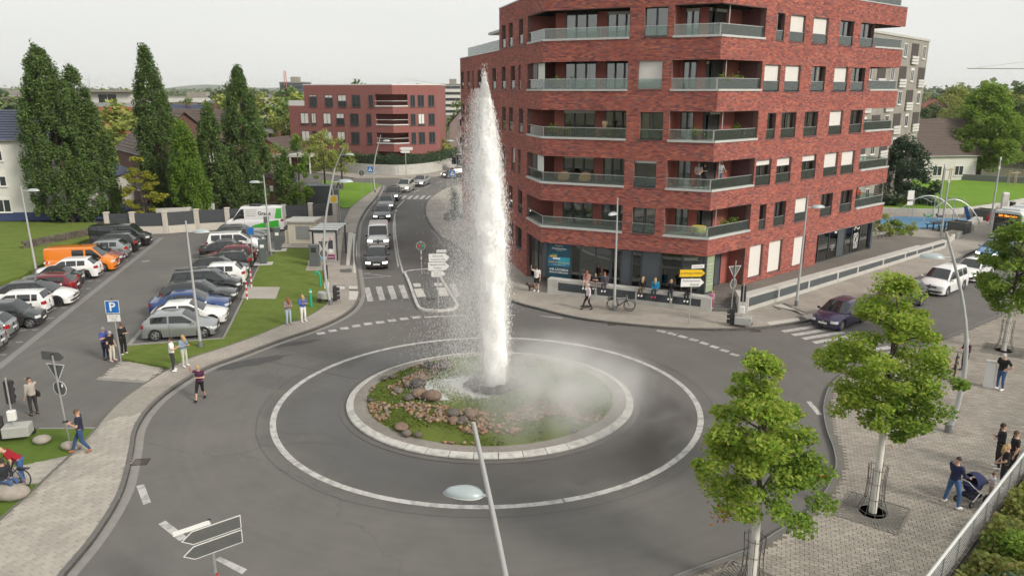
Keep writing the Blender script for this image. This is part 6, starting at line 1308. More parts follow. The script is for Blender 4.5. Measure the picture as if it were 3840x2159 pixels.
# the wooded skyline that reads as one mass
n = 2600; yy = rng.uniform(700,2400,n); xx = rng.uniform(-.78,.80,n)*yy; H = rng.uniform(9,16,n)*(1+.25*np.sin(xx*.004)); VV,FF,nv = [],[],0
C = np.repeat(np.stack([xx,yy,H*.5],1),16,0); C += rng.normal(0,1,C.shape)*np.repeat(np.stack([H*.7,H*.7,H*.24],1),16,0); v,f = leaves_np(C,7.0,rng); fo = link('skyline_wood',np_mesh('skyline_wood',v,f),FARL[2]); tag(fo,'dark band of far woodland along the horizon','wood',kind='stuff')
hl = MB(); hp = [(-3600+i*60,4300,22+12*math.sin(i*.23)+8*math.sin(i*.61+1)) for i in range(60)]
hl.add([(x,y,-5) for x,y,z in hp]+[(x,y,z) for x,y,z in hp]+[(x,y+400,-5) for x,y,z in hp],[(i,i+1,60+i+1,60+i) for i in range(59)]+[(60+i,60+i+1,121+i,120+i) for i in range(59)]); o = hl.build('hills',mat('far_hill',(.10,.13,.10),.9,var=.2,scale=.01)); o['kind'] = 'structure'
# ================================================================== roundabout island and geyser fountain
IC = Vector((-.98,32.08,0)); EY = .934
def ell(r,t,z=0): return (r*math.cos(t),r*EY*math.sin(t),z)
def band(mb,r0,r1,z0,z1,t0,t1,n,mi=0,skirt=True):
    ts = [t0+(t1-t0)*i/n for i in range(n+1)]; vs = [ell(r0,t,z0) for t in ts]+[ell(r1,t,z1) for t in ts]; k = n+1
    fs = [(i,i+1,k+i+1,k+i) if r0 > r1 else (k+i,k+i+1,i+1,i) for i in range(n)]; mb.add(vs,fs,mi)
isl_t = thing('traffic_island','round planted island in the roundabout with white painted kerb','traffic island',IC)
mb = MB(); band(mb,6.74,6.42,.012,.02,0,2*math.pi,96); mb.build('outer_setts',SETTD,isl_t)
WK = mat('white_kerb_paint',(.48,.47,.44),.75,var=.14,scale=4,island=.05,stain=(2.2,.50,(.30,.29,.27),.85),bump=.25,bscale=30)
NK = 42
for k in range(NK):
    t0,t1 = 2*math.pi*k/NK+.0022,2*math.pi*(k+1)/NK-.0022; mb = MB(); band(mb,6.44,6.40,.0,.10,t0,t1,4); band(mb,6.40,6.10,.10,.18,t0,t1,4); band(mb,6.10,6.07,.18,.10,t0,t1,4)
    for t in (t0,t1): mb.add([ell(6.44,t,0),ell(6.40,t,.10),ell(6.10,t,.18),ell(6.07,t,.1)],[(0,1,2,3)])
    mb.build('kerb_stone',WK,isl_t)
SETI = cobble_mat('island_setts',(.235,.215,.19),2.4,(.14,.125,.11)); mb = MB(); band(mb,6.46,6.0,.045,.10,0,2*math.pi,96); mb.build('kerb_bed',SETTD,isl_t); mb = MB(); band(mb,6.08,5.52,.15,.165,0,2*math.pi,96); mb.build('inner_setts',SETI,isl_t)
def dome(x,y): r = math.hypot(x,y/EY)/5.6; return .15+.42*max(0,1-r*r)+.05*math.sin(x*1.9+y*1.3)*max(0,1-r*r)
mb = MB(); nr,na = 16,64; vs = [(0,0,dome(0,0))]
for i in range(1,nr+1):
    for j in range(na): x,y,_ = ell(5.54*i/nr,2*math.pi*j/na); vs.append((x,y,dome(x,y)))
fs = [(0,1+j,1+(j+1) % na) for j in range(na)]+[(1+(i-1)*na+j,1+i*na+j,1+i*na+(j+1) % na,1+(i-1)*na+(j+1) % na) for i in range(1,nr) for j in range(na)]
mb.add(vs,fs); mb.build('mound',grass_mat('island_moss',(.10,.095,.04),(.115,.15,.03),(.17,.20,.05),1.0),isl_t,True)
zi = lambda x,y,z=.3: G((1200+x/1.9815)/SV,(1280+y/1.9815)/SV,z)
def loc_i(x,y): p = zi(x,y); return p[0]-IC.x,p[1]-IC.y
def rock_mesh(seed,sub=2,flat=.75,rough=.18):
    bm = bmesh.new(); bmesh.ops.create_icosphere(bm,subdivisions=sub,radius=1); rg = np.random.default_rng(seed); D = rg.normal(size=(7,3)); D /= np.linalg.norm(D,axis=1)[:,None]; A_ = rg.uniform(-rough,rough,7)
    sx,sy,sz = rg.uniform(.85,1.2),rg.uniform(.8,1.05),flat*rg.uniform(.85,1.1)
    for v in bm.verts:
        n = np.array(v.co); k = 1+sum(a*max(0,n @ d)**2 for a,d in zip(A_,D)); v.co = Vector((n[0]*k*sx,n[1]*k*sy,n[2]*k*sz))
    me = bpy.data.meshes.new('rock'); bm.to_mesh(me); bm.free(); me.polygons.foreach_set('use_smooth',[True]*len(me.polygons)); return me
BOUL = mat('boulder_stone',(.17,.15,.13),.7,island2=['#5e564f','#6f655c','#4c4844','#7d6656','#66605a'],var=.3,scale=4,bump=.3,bscale=14); COBB = mat('cobble_stone',(.3,.2,.15),.7,island2=['#84694f','#8f694c','#6d665c','#967657','#75553f','#5f5a52','#9d866a','#6f6a62'],var=.2,scale=9,bump=.1)
WETB = mat('wet_boulder',(.05,.048,.046),.25,var=.3,scale=4,bump=.3,bscale=14)
RM = [rock_mesh(100+k) for k in range(6)]
BL = [(810,190,45,'grey boulder upstream of the spray, left of the jet'),(910,205,58,'broad grey boulder in the falling spray'),(860,225,36,'small grey boulder between two larger ones left of the jet'),(655,350,46,'brown boulder at the top of the left boulder group'),(735,360,58,'large grey boulder at the pool edge'),(585,385,38,'dark boulder at the left end of the boulder group'),(660,440,40,'round pale grey boulder in the left group'),(740,425,58,'brown-topped boulder in the middle of the left group'),(830,458,72,'largest mossy boulder in front of the pool'),(475,268,38,'flat boulder near the left kerb'),(545,255,28,'small flat boulder beside the flat one near the left kerb'),(992,570,52,'reddish brown boulder before the jet'),(990,606,40,'grey boulder below the reddish one'),(1062,606,38,'dark angular boulder before the jet'),(1115,582,54,'greenish grey boulder right of the angular one'),(640,678,50,'round brown boulder on the front moss'),(606,636,52,'long flat grey stone on the front moss'),(730,686,34,'small grey boulder beside the round brown one'),(1460,180,70,'big grey boulder behind the steam'),(1565,190,48,'brown boulder behind the steam'),(1900,606,34,'round dark boulder at the right cobbles'),(1896,650,30,'round brown boulder at the right cobbles'),(370,425,24,'small boulder on the left cobbles')]
for k,(x,y,s,lab) in enumerate(BL):
    lx,ly = loc_i(x,y); r = s/1.9815*1.05*(ly+IC.y)/2850*1.06; o = link('boulder',RM[k % 6].copy(),BOUL,None,(IC.x+lx,IC.y+ly,dome(lx,ly)+r*.42)); o.rotation_euler = (0,0,random.uniform(0,6)); f = .45 if 'flat' in lab else .85; o.scale = (r*(1.3 if 'flat' in lab else 1),r,r*f); tag(o,lab,'boulder','boulders on the fountain island')
# dark vent stones round the nozzle
vent = thing('fountain_vent','dark wet stone vent from which the geyser rises','fountain',(IC.x,IC.y,dome(0,0)))
for k in range(11): a = k*.571; q = link('vent_stone',RM[k % 6].copy(),WETB,vent,(.9*math.cos(a)+.15,.75*math.sin(a)-.1,.12)); s = random.uniform(.25,.42); q.scale = (s*1.2,s,s*.8)
PATCHES = [[(260,440),(330,430),(420,440),(560,480),(700,470),(860,500),(930,560),(910,610),(760,600),(680,560),(600,500),(520,520),(500,560),(430,590),(340,590),(280,530)],[(500,340),(560,320),(640,260),(760,230),(860,240),(850,290),(780,310),(700,330),(620,330),(560,420),(540,400)],[(620,180),(700,150),(770,150),(790,170),(700,195)],[(760,750),(900,725),(1140,735),(1150,770),(1000,780),(900,790),(780,770)],[(1020,640),(1250,620),(1500,650),(1500,690),(1200,690),(1030,665)],[(1660,520),(1800,500),(2000,520),(2190,540),(2170,590),(2060,650),(1970,680),(1960,640),(2000,590),(1850,560),(1700,560)],[(1345,765),(1500,755),(1520,780),(1380,800)],[(1750,705),(1900,695),(1905,710),(1760,735)],[(1450,90),(1640,95),(1700,110),(1560,130)],[(330,330),(410,310),(400,350),(340,360)],[(870,480),(1000,540),(1100,540),(1300,560),(1300,620),(1000,630),(900,590)],[(1350,560),(1700,470),(1900,450),(1900,520),(1600,600),(1400,640)]]
CM = [rock_mesh(200+k,1,.62,.12) for k in range(5)]
for m_ in CM: m_.materials.append(COBB)
pos = []
for P in PATCHES:
    poly = [loc_i(*p) for p in P]; A_ = abs(sum(poly[i][0]*poly[(i+1) % len(poly)][1]-poly[(i+1) % len(poly)][0]*poly[i][1] for i in range(len(poly))))/2; n = int(A_*62); lo,hi = np.min(poly,0),np.max(poly,0); c = RNG.uniform(lo,hi,(n*4,2)); c = c[inside(c,poly)][:n]; pos += [tuple(p) for p in c]
pos = [p for p in pos if math.hypot(p[0],p[1]/EY) < 5.5]; pos.sort(key=lambda p: p[1]); sizes = RNG.uniform(.055,.125,len(pos))
order = sorted(range(len(pos)),key=lambda i: -sizes[i]/(pos[i][1]+32)); top = set(order[:298])
VV,FF,nv = [],[],0; ico = []
for m_ in CM: v = np.empty(len(m_.vertices)*3); m_.vertices.foreach_get('co',v); f = np.array([p.vertices[:] for p in m_.polygons]); ico.append((v.reshape(-1,3),f))
for i,p in enumerate(pos):
    s = sizes[i]; a = random.uniform(0,6.28); z = dome(*p)+s*.35+random.uniform(0,.03)
    if i in top: o = bpy.data.objects.new('cobble',CM[i % 5]); COL.objects.link(o); o.location = (IC.x+p[0],IC.y+p[1],z); o.rotation_euler = (random.uniform(-.3,.3),random.uniform(-.3,.3),a); o.scale = (s,s,s); tag(o,'rounded tan river cobble lying in the stone beds of the fountain island','cobble','river cobbles of the fountain island')
    else:
        v,f = ico[i % 5]; ca,sa = math.cos(a),math.sin(a); w = v*s; VV.append(np.stack([w[:,0]*ca-w[:,1]*sa+IC.x+p[0],w[:,0]*sa+w[:,1]*ca+IC.y+p[1],w[:,2]+z],1)); FF.append(f+nv); nv += len(v)
if VV: o = link('cobble_bed',np_mesh('cobble_bed',np.concatenate(VV),np.concatenate(FF),True),COBB); tag(o,'bed of smaller river cobbles between the moss of the fountain island','cobbles',kind='stuff')
# grass tufts on the mound
n = 26000; q = RNG.uniform(-5.5,5.5,(n,2)); q[:,1] *= EY; nzv = np.sin(q[:,0]*1.3+.5)+np.sin(q[:,1]*1.7)+np.sin((q[:,0]+q[:,1])*2.1); k = (np.hypot(q[:,0],q[:,1]/EY) < 5.5) & (nzv+RNG.normal(0,.5,n) > -.5)
q = q[k]; zz = np.array([dome(a,b) for a,b in q]); v,f = leaves_np(np.stack([q[:,0]+IC.x,q[:,1]+IC.y,zz+.03],1),.085,RNG); o = link('island_grass',np_mesh('island_grass',v,f),leaf_m('grass_blade',[(.10,.16,.02),(.14,.21,.03),(.17,.20,.04),(.08,.13,.02)],.3)); tag(o,'short moss and grass on the fountain island','grass',kind='stuff')
# ---- the water
WATER = mat('white_water',(.97,.97,.965),.6,translucent=.5,spec=.2)
FOAM = mat('foaming_water',(.97,.97,.965),.8,spec=.2,bump=.5,bscale=7)
JX,JY = -1.0,32.1
def jet_c(z): return JX+.30-.030*z,JY
def jet_r(z): return float(np.interp(z,[0,1,4,8,10.8,12.6,13.7,14.1],[.50,.53,.62,.68,.52,.30,.11,.02]))
fj = thing('geyser_fountain','tall white water jet shooting up from the roundabout island','fountain',(JX,JY,.5))
mb = MB(); nz_,na = 90,22; vs = []
rgj = np.random.default_rng(3); ph = rgj.uniform(0,6.28,(6,))
for i in range(nz_+1):
    z = .25+13.0*i/nz_; cx,cy_ = jet_c(z)
    for j in range(na):
        a = 2*math.pi*j/na; r = jet_r(z)*.86*(1+.07*math.sin(3*a+z*1.1+ph[0])+.05*math.sin(5*a-z*2.3+ph[1])+.05*math.sin(z*5+2*a+ph[2]))+rgj.normal(0,.012); vs.append((cx+r*math.cos(a)-JX,cy_+r*math.sin(a)-JY,z-.5))
mb.add(vs,[(i*na+j,i*na+(j+1) % na,(i+1)*na+(j+1) % na,(i+1)*na+j) for i in range(nz_) for j in range(na)]); mb.build('jet_core',FOAM,fj,'all')
def drops(C,size,stretch,name,parent=None,off=(0,0,0)):
    "small elongated tetrahedral drops"
    n = len(C); s = size*RNG.uniform(.5,1.5,n); a = RNG.uniform(0,6.28,n); V = np.zeros((n,4,3)); st = s*stretch*RNG.uniform(.6,1.5,n)
    for k in range(3): V[:,k,0] = C[:,0]+s*np.cos(a+k*2.094); V[:,k,1] = C[:,1]+s*np.sin(a+k*2.094); V[:,k,2] = C[:,2]-st*.3
    V[:,3] = C; V[:,3,2] += st; o = np.arange(n)*4; F = np.concatenate([np.stack([o,o+1,o+3],1),np.stack([o+1,o+2,o+3],1),np.stack([o+2,o,o+3],1)])
    return link(name,np_mesh(name,V.reshape(-1,3)-np.array([off[0],off[1],off[2]]),F),WATER,parent)
n = 60000; z = RNG.beta(1.25,1.1,n)*13.8+.2; rr = np.array([jet_r(v) for v in z])*(.76+np.abs(RNG.normal(0,.27,n))); a = RNG.uniform(0,6.28,n); C = np.stack([JX+.30-.030*z+rr*np.cos(a),JY+rr*np.sin(a),z],1)
tip = 900; zt = 13.6+RNG.exponential(.2,tip); Ct = np.stack([JX-.13+RNG.normal(0,.06,tip)*(1+0*zt),JY+RNG.normal(0,.06,tip),np.minimum(zt,14.5)],1); o = drops(np.concatenate([C,Ct]),.0072,6.5,'jet_spray',fj,(JX,JY,.5)); o['kind'] = 'stuff'
n = 80000; z = 13.4*RNG.beta(1.0,1.35,n)+.15; sp = np.interp(z,[0,3,6,9,12,14],[1.5,1.25,.95,.65,.36,.10]); d = np.abs(RNG.normal(0,1,n))*sp; side_ = np.where(RNG.uniform(0,1,n) < .86,-1,.35); C = np.stack([JX+.1-.03*z+side_*d,JY+RNG.normal(0,.55,n)*np.minimum(1,sp+.1),z],1)
o = drops(C,.0036,11.0,'falling_spray',fj,(JX,JY,.5)); o['kind'] = 'stuff'
n = 26000; a = RNG.uniform(0,6.28,n); rr = np.abs(RNG.normal(0,1,n)); C = np.stack([JX-1.0+rr*1.1*np.cos(a),JY-.2+rr*.85*np.sin(a),.5+np.abs(RNG.exponential(.10,n))],1); o = drops(C,.009,2.0,'splash',fj,(JX,JY,.5)); o['kind'] = 'stuff'
pool = MB(); pool.prism([(JX-1.1+2.0*(1+.12*math.sin(3*t+1))*math.cos(t),JY-.15+1.35*(1+.1*math.sin(2*t))*math.sin(t)) for t in np.linspace(0,2*math.pi,40,endpoint=False)],.3,.535); o = pool.build('fountain_pool',mat('foamy_water',(.45,.46,.46),.12,var=.5,scale=2.2,bump=.6,bscale=9)); o['kind'] = 'structure'
# steam drifting to the right of the jet
def steam(name,c,s,dens,label,sc=.55):
    bm = bmesh.new(); bmesh.ops.create_icosphere(bm,subdivisions=3,radius=1); me = bpy.data.meshes.new(name); bm.to_mesh(me); bm.free(); me.transform(Matrix.Diagonal((*s,1)))
    m = bpy.data.materials.new(name); m.use_nodes = True; nt = m.node_tree; nt.nodes.clear(); L = nt.links.new; out = nt.nodes.new('ShaderNodeOutputMaterial'); pv = nt.nodes.new('ShaderNodeVolumePrincipled'); pv.inputs['Color'].default_value = (.97,.97,.965,1); pv.inputs['Anisotropy'].default_value = .1; L(pv.outputs[0],out.inputs['Volume'])
    tcn = nt.nodes.new('ShaderNodeTexCoord'); dv = nt.nodes.new('ShaderNodeVectorMath'); dv.operation = 'DIVIDE'; dv.inputs[1].default_value = s; L(tcn.outputs['Object'],dv.inputs[0]); ln = nt.nodes.new('ShaderNodeVectorMath'); ln.operation = 'LENGTH'; L(dv.outputs[0],ln.inputs[0])
    fo = nt.nodes.new('ShaderNodeMapRange'); fo.inputs[1].default_value = 1.0; fo.inputs[2].default_value = .15; fo.inputs[3].default_value = 0; fo.inputs[4].default_value = 1; fo.interpolation_type = 'SMOOTHSTEP'; L(ln.outputs['Value'],fo.inputs[0])
    nn_ = nt.nodes.new('ShaderNodeTexNoise'); nn_.inputs['Scale'].default_value = sc; nn_.inputs['Detail'].default_value = 4; nn_.inputs['Roughness'].default_value = .55; nn_.inputs['Distortion'].default_value = .4; L(tcn.outputs['Object'],nn_.inputs['Vector'])
    mr = nt.nodes.new('ShaderNodeMapRange'); mr.inputs[1].default_value = .30; mr.inputs[2].default_value = .74; mr.inputs[4].default_value = dens; L(nn_.outputs['Fac'],mr.inputs[0]); mu = nt.nodes.new('ShaderNodeMath'); mu.operation = 'MULTIPLY'; L(mr.outputs[0],mu.inputs[0]); L(fo.outputs[0],mu.inputs[1]); L(mu.outputs[0],pv.inputs['Density'])
    o = link(name,me,m,None,c); return tag(o,label,'steam',kind='stuff')
steam('steam_cloud',(2.0,30.7,1.3),(5.2,7.0,1.8),.85,'pale steam drifting over the right half of the island',.5)
steam('spray_mist',(-1.7,32.0,5.8),(2.3,1.5,7.0),.42,'fine mist around the water jet',.8)
# ================================================================== lamps, signs, street furniture
POLE = mat('grey_painted_pole',(.44,.45,.45),.45,metal=.2,var=.06,scale=3); HEADT = mat('lamp_shell',(.36,.42,.43),.4,metal=.1,var=.05); HEADB = mat('lamp_glass',(.72,.72,.70),.25)
BACK = mat('sign_back',(.12,.125,.12),.6,metal=.3,var=.1); RIMW = mat('sign_rim',(.62,.62,.60),.5); SWH = mat('sign_white',(.70,.70,.68),.45); SYEL = mat('sign_yellow',(.72,.46,.01),.45); SBLU = mat('sign_blue',(.012,.13,.42),.45); SBK = mat('sign_black',(.02,.02,.022),.5); SRED = mat('sign_red',(.5,.02,.02),.5); SGRN = mat('sign_green',(.02,.3,.08),.5)
def lamp(label,base,top,hdir,bulge=0.0,arm=.55,arm_z=.55,r=.075,hs=1.0,armdown=0.0,group='street lamps around the roundabout'):
    base,top = Vector(base),Vector(top); t = thing('street_lamp',label,'street lamp',base,0,group); d = top-base; pts = []
    side_ = Vector((d.y,-d.x,0)); side_ = side_.normalized() if side_.length > .05 else Vector((1,0,0)); bx_ = Vector((1,0,0))
    for i in range(15): k = i/14; pts.append(d*k+bx_*bulge*math.sin(math.pi*k**.9))
    mb = MB(); mb.tube(pts,[r*(1.25-.75*i/14) for i in range(15)],10); mb.build('pole',POLE,t,True)
    mb = MB(); mb.tube([(0,0,0),(0,0,.35)],[r*1.6,r*1.55],10); mb.build('pole_foot',mat('pole_foot',(.16,.165,.17),.6),t,True)
    k = 1-arm_z/d.z; p = d*k+bx_*bulge*math.sin(math.pi*k**.9); hd = Vector((*hdir,0)).normalized(); e = p+hd*arm+Vector((0,0,armdown))
    mb = MB(); mb.tube([p,e],.028,6); mb.build('arm',POLE,t); c = e+hd*.36*hs; an = math.atan2(hd.y,hd.x); M = Matrix.Translation(c) @ Matrix.Rotation(an,4,'Z')
    def shell(z0,prof,nm,m):
        q = MB(); n = 20; vs = []
        for f,z in prof:
            for j in range(n):
                a = 2*math.pi*j/n; x = .50*hs*math.cos(a)*f; y = .27*hs*math.sin(a)*f*(1-.25*math.cos(a)); vs.append(M @ Vector((x,y,z*hs+z0)))
        q.add(vs,[(i*n+j,i*n+(j+1) % n,(i+1)*n+(j+1) % n,(i+1)*n+j) for i in range(len(prof)-1) for j in range(n)]+[tuple((len(prof)-1)*n+j for j in range(n))]); return q.build(nm,m,t,True)
    h = shell(0,[(1.0,0),(.97,.05),(.85,.11),(.6,.155),(.25,.175),(.05,.178)],'lamp_head',HEADT)
    for q in [shell(0,[(1.06,.012),(1.05,-.02),(.8,-.05),(.3,-.075),(.05,-.078)],'diffuser',HEADB)]: q.parent = h
    return t
def base_of(vx,vy,z=ZP): return G3(vx,vy,z)
def top_of(vx,vy,y): return AT(vx,vy,y)
def lamp_v(label,b,tp,hd,z=ZP,**k): B = base_of(*b,z); T = top_of(*tp,B.y); return lamp(label,B,T,hd,**k)
lamp(*['tall lamp in the foreground whose head hangs over the roundabout from below',(.55,11.6,0),(-.66,12.0,8.0),(-1,.12)],bulge=.12,arm=.20,arm_z=1.36,r=.075,hs=.70,armdown=.02)
lamp_v('street lamp standing in the lawn before the silver hatchback',(505,872),(467,555),(1,.1),arm=.45,arm_z=.6,hs=.8)
lamp_v('street lamp on the west lawn beside the white house',(92,686),(52,468),(1,.1),.25,arm=.5,arm_z=.35,hs=.85); lamp_v('street lamp between the charging posts',(682,642),(663,440),(-1,-.1),arm=.45,arm_z=.6,hs=.85)
lamp_v('curved street lamp rising beside the bus shelter',(832,766),(842,425),(1,.1),bulge=-.55,arm=.5,arm_z=.8,r=.085,hs=.9); lamp_v('second curved street lamp behind the bus shelter',(848,520),(866,370),(1,.1),bulge=-.9,arm=.7,arm_z=.9,r=.09,hs=1.0); lamp_v('curved street lamp at the corner of the street lawn',(944,484),(958,340),(1,.1),bulge=-.5,arm=.6,arm_z=.8,r=.09,hs=1.0)
lamp_v('street lamp with bicycles leaning against its foot',(1545,781),(1554,497),(-.6,-.8),arm=.3,arm_z=.95,hs=.8); lamp_v('street lamp at the long louvred wall by the zebra crossing',(2003,769),(2033,491),(1,.05),arm=.4,arm_z=.75,hs=.85)
lamp_v('curved street lamp with stickers on the plaza',(2385,1086),(2380,583),(-1,.1),bulge=.75,arm=.45,arm_z=1.0,r=.09,hs=.9); lamp_v('distant curved lamp half hidden by the spray',(1162,452),(1148,345),(-1,0),bulge=.5,arm=.8,arm_z=.6,r=.09,hs=1.0)
# stickers on the plaza lamp
def plain_pole(label,b,H,r=.06): t = thing('steel_mast',label,'mast',b); mb = MB(); mb.tube([(0,0,0),(0,0,H)],[r,r*.9],10); mb.build('pole',POLE,t,True); mb = MB(); mb.cbox((0,0,.03),(.3,.3,.06),.01); mb.build('base_plate',STEEL,t); mb = MB(); mb.cbox((0,0,H+.1),(.16,.16,.3),.03); mb.build('light_head',HEADB,t); return t
plain_pole('steel light mast at the end of the louvred wall',(40.95,71.5,.1),5.0,.09); plain_pole('tall light mast beside the planter by the bus',(49.06,77.1,.1),5.7,.09); plain_pole('paired light mast farther back on the lawn edge',(56.0,88.0,.1),5.7,.09); plain_pole('slim light mast behind the playground arch',(45.5,80.5,.1),5.6,.08)
# ---- signs
def plate(t,name,pts,M,front,back=BACK,rim=.03,th=.012,rimm=None):
    "flat plate in local xz, facing local -y, with a pale rim"
    q = MB(); n = len(pts); c = np.mean(pts,0); q.add([(p[0],-th/2,p[1]) for p in pts]+[(p[0],th/2,p[1]) for p in pts],[tuple(range(n)),tuple(range(2*n-1,n-1,-1))]+[(i,n+i,n+(i+1) % n,(i+1) % n) for i in range(n)]); q.v = [M @ Vector(p) for p in q.v]; o = q.build(name,rimm or RIMW,t)
    ins = []; P = [np.array(p,float) for p in pts]
    for i in range(n):
        a,b,d = P[i-1],P[i],P[(i+1) % n]; e1 = (b-a)/np.linalg.norm(b-a); e2 = (d-b)/np.linalg.norm(d-b); n1,n2 = np.array([-e1[1],e1[0]]),np.array([-e2[1],e2[0]]); s = 1 if np.cross(e1,e2) >= 0 else -1; k = n1+n2; k /= max(1e-6,k @ k)/2; ins.append(b+k*rim*(1 if sum(np.cross(P[j]-P[j-1],P[(j+1) % n]-P[j]) for j in range(n)) > 0 else -1))
    for s,m in ((-1,front),(1,back)):
        q = MB(); yy = s*(th/2+.003); vs = [(p[0],yy,p[1]) for p in ins]; a = sum(ins[i][0]*ins[(i+1) % n][1]-ins[(i+1) % n][0]*ins[i][1] for i in range(n)); f = tuple(range(n)); q.add(vs,[f if (a > 0) == (s < 0) else f[::-1]]); q.v = [M @ Vector(p) for p in q.v]; q.build('face' if s < 0 else 'back',m,o)
    return o
def arrow(L,h,tip=.22): return [(-L/2,-h/2),(L/2-tip,-h/2),(L/2,0),(L/2-tip,h/2),(-L/2,h/2)]
def rect(w,h): return [(-w/2,-h/2),(w/2,-h/2),(w/2,h/2),(-w/2,h/2)]
def circ(r,n=24): return [(r*math.cos(2*math.pi*i/n),r*math.sin(2*math.pi*i/n)) for i in range(n)]
def tri(s,up=True): k = 1 if up else -1; p = [(-s/2,-s*.29*k),(s/2,-s*.29*k),(0,s*.58*k)]; return p if up else p[::-1]
def sign_post(label,b,H,r=.032,lean=(0,0),cat='sign',name='road_sign'):
    t = thing(name,label,cat,b); mb = MB(); mb.tube([(0,0,0),(lean[0]*.5,lean[1]*.5,H*.5),(lean[0],lean[1],H)],r,8); mb.build('post',STEEL,t,True); mb = MB(); mb.lathe([(r*1.1,H-.02),(r*1.1,H+.03),(0,H+.04)],8,Matrix.Translation((lean[0],lean[1],0))); mb.build('post_cap',SBK,t); return t
def SM(x,y,z,az): return Matrix.Translation((x,y,z)) @ Matrix.Rotation(az,4,'Z')
def stext(t,M,s,size,x=0,z=0,m=SBK,bold=False,al='CENTER'): return text_mesh('lettering',s,size,m,t,M @ Matrix.Translation((x,-.012,z)) @ Matrix.Rotation(R(90),4,'X'),al,bold,.001)
# parking sign
b = base_of(306,917,.03); t = sign_post('blue parking sign with white P above a small white plate',b,3.45,lean=(-.05,0)); M = SM(-.05,-.05,3.05,R(8)); plate(t,'parking_plate',rect(.66,.66),M,SBLU); stext(t,M,'P',.62,0,0,SWH,True); M2 = SM(-.045,-.05,2.48,R(8)); plate(t,'info_plate',rect(.62,.36),M2,SWH)
for k,s in enumerate(('Mo - Fr 8 - 18 h','mit Parkscheibe','2 Stunden','an Werktagen')): stext(t,M2,s,.065,0,.115-k*.078)
# left sign group seen from behind
b = base_of(174,1109); t = sign_post('sign post with dark arrow board, yield and round sign seen from behind',b,3.6,.036,(-.12,0)); plate(t,'arrow_board',[(p[0]*-1,p[1]) for p in arrow(1.05,.34)][::-1],SM(-.14,.05,3.52,math.pi+R(-14)) @ Matrix.Rotation(0,4,'Y'),BACK,BACK,.02,rimm=BACK); plate(t,'yield_sign',tri(.86,False),SM(-.10,.06,2.95,math.pi+R(-14)),SWH); plate(t,'round_sign',circ(.31),SM(-.07,.06,2.2,math.pi+R(-14)),SBLU)
q = MB(); q.bx(.05,.11,-.02,-.012,2.28,2.40); q.build('sticker',SWH,t)
# near direction boards at the bottom edge, seen from behind
b = Vector((-7.28,16.35,0)); t = sign_post('two direction boards seen from behind at the bottom edge of the picture',b,3.45,.042,(-.04,0)); az = R(219)
def barrow(L,h,tip=.30,cut=.06): return [(-L/2,-h/2),(L/2-tip,-h/2),(L/2,0+h*.18),(L/2-tip*.55,h/2),(-L/2+cut,h/2),(-L/2,h/2-cut)]
M = SM(.02,-.05,3.18,az); plate(t,'arrow_board',arrow(1.42,.36,.26),M,SWH,BACK,.022); M = SM(.02,-.05,2.78,az); plate(t,'arrow_board',arrow(1.42,.36,.26),M,SWH,BACK,.022); M = SM(-.32,-.27,3.42,R(39)); q = MB(); q.bx(-.46,.40,-.01,.01,-.06,.05); q.v = [M @ Vector(p) for p in q.v]; q.build('street_name_plate',SWH,t)
q = MB(); q.tube([(0,0,1.95),(0,0,2.0)],.045,8); q.build('sticker',SRED,t)
for z in (3.2,3.02,2.8,2.62): q = MB(); q.cbox((-.02,.03,z),(.13,.09,.03),.008); q.build('clamp',STEEL,t)
# signs by the shelter, right corner
b = base_of(818,704); t = sign_post('yield and round sign seen from behind beside the bus shelter',b,3.0); plate(t,'yield_sign',tri(.86,False),SM(0,.05,2.65,math.pi),SWH); plate(t,'round_sign',circ(.31),SM(0,.05,1.95,math.pi),SBLU)
b = base_of(1836,817); t = sign_post('yield and round sign seen from behind right of the entrance steps',b,3.9,lean=(.08,0)); plate(t,'yield_sign',tri(.86,False),SM(.06,.05,3.3,math.pi+R(20)),SWH,BACK); plate(t,'round_sign',circ(.30),SM(.04,.05,2.5,math.pi+R(40)),SBLU,BACK)
# white direction boards on the splitter island
b = base_of(1103,768,.13); t = sign_post('stack of three white arrow boards on the splitter island',b,3.68)
for (L,h,z,x,lines) in ((1.30,.52,3.14,.12,('Zentrum','Tourist-Info')),(1.35,.52,2.58,.09,('Niederstraße','Polizei')),(.92,.38,2.09,.07,('Schule am','Lerchenweg'))):
    M = SM(x,-.05,z,R(6)); plate(t,'arrow_board',arrow(L,h,.26),M,SWH,BACK,.022)
    for k,s in enumerate(lines): stext(t,M,s,.19 if h > .5 else .12,-.07,(.11 if h > .5 else .075)-k*.22*(1 if h > .5 else .68))
M = SM(.28,-.05,3.56,R(6)); plate(t,'street_name_plate',rect(.62,.17),M,SWH,BACK,.01); stext(t,M,'Rheinpromenade',.085)
b = base_of(1061,689,.13); t = sign_post('round sign with red and green spots on a red and white post',b,2.55,.04); M = SM(0,-.05,2.15,R(4)); plate(t,'round_sign',circ(.34),M,BACK,BACK,.018)
for x,m in ((-.14,SRED),(.14,SGRN)): q = MB(); q.lathe([(0,.004),(.09,.004),(.095,0)],14,M @ Matrix.Translation((x,-.012,0)) @ Matrix.Rotation(R(90),4,'X')); q.build('signal_spot',m,t)
for k in range(5): q = MB(); q.tube([(0,0,.95+k*.22),(0,0,1.06+k*.22)],.045,10); q.build('red_band',SRED if k % 2 == 0 else SWH,t)
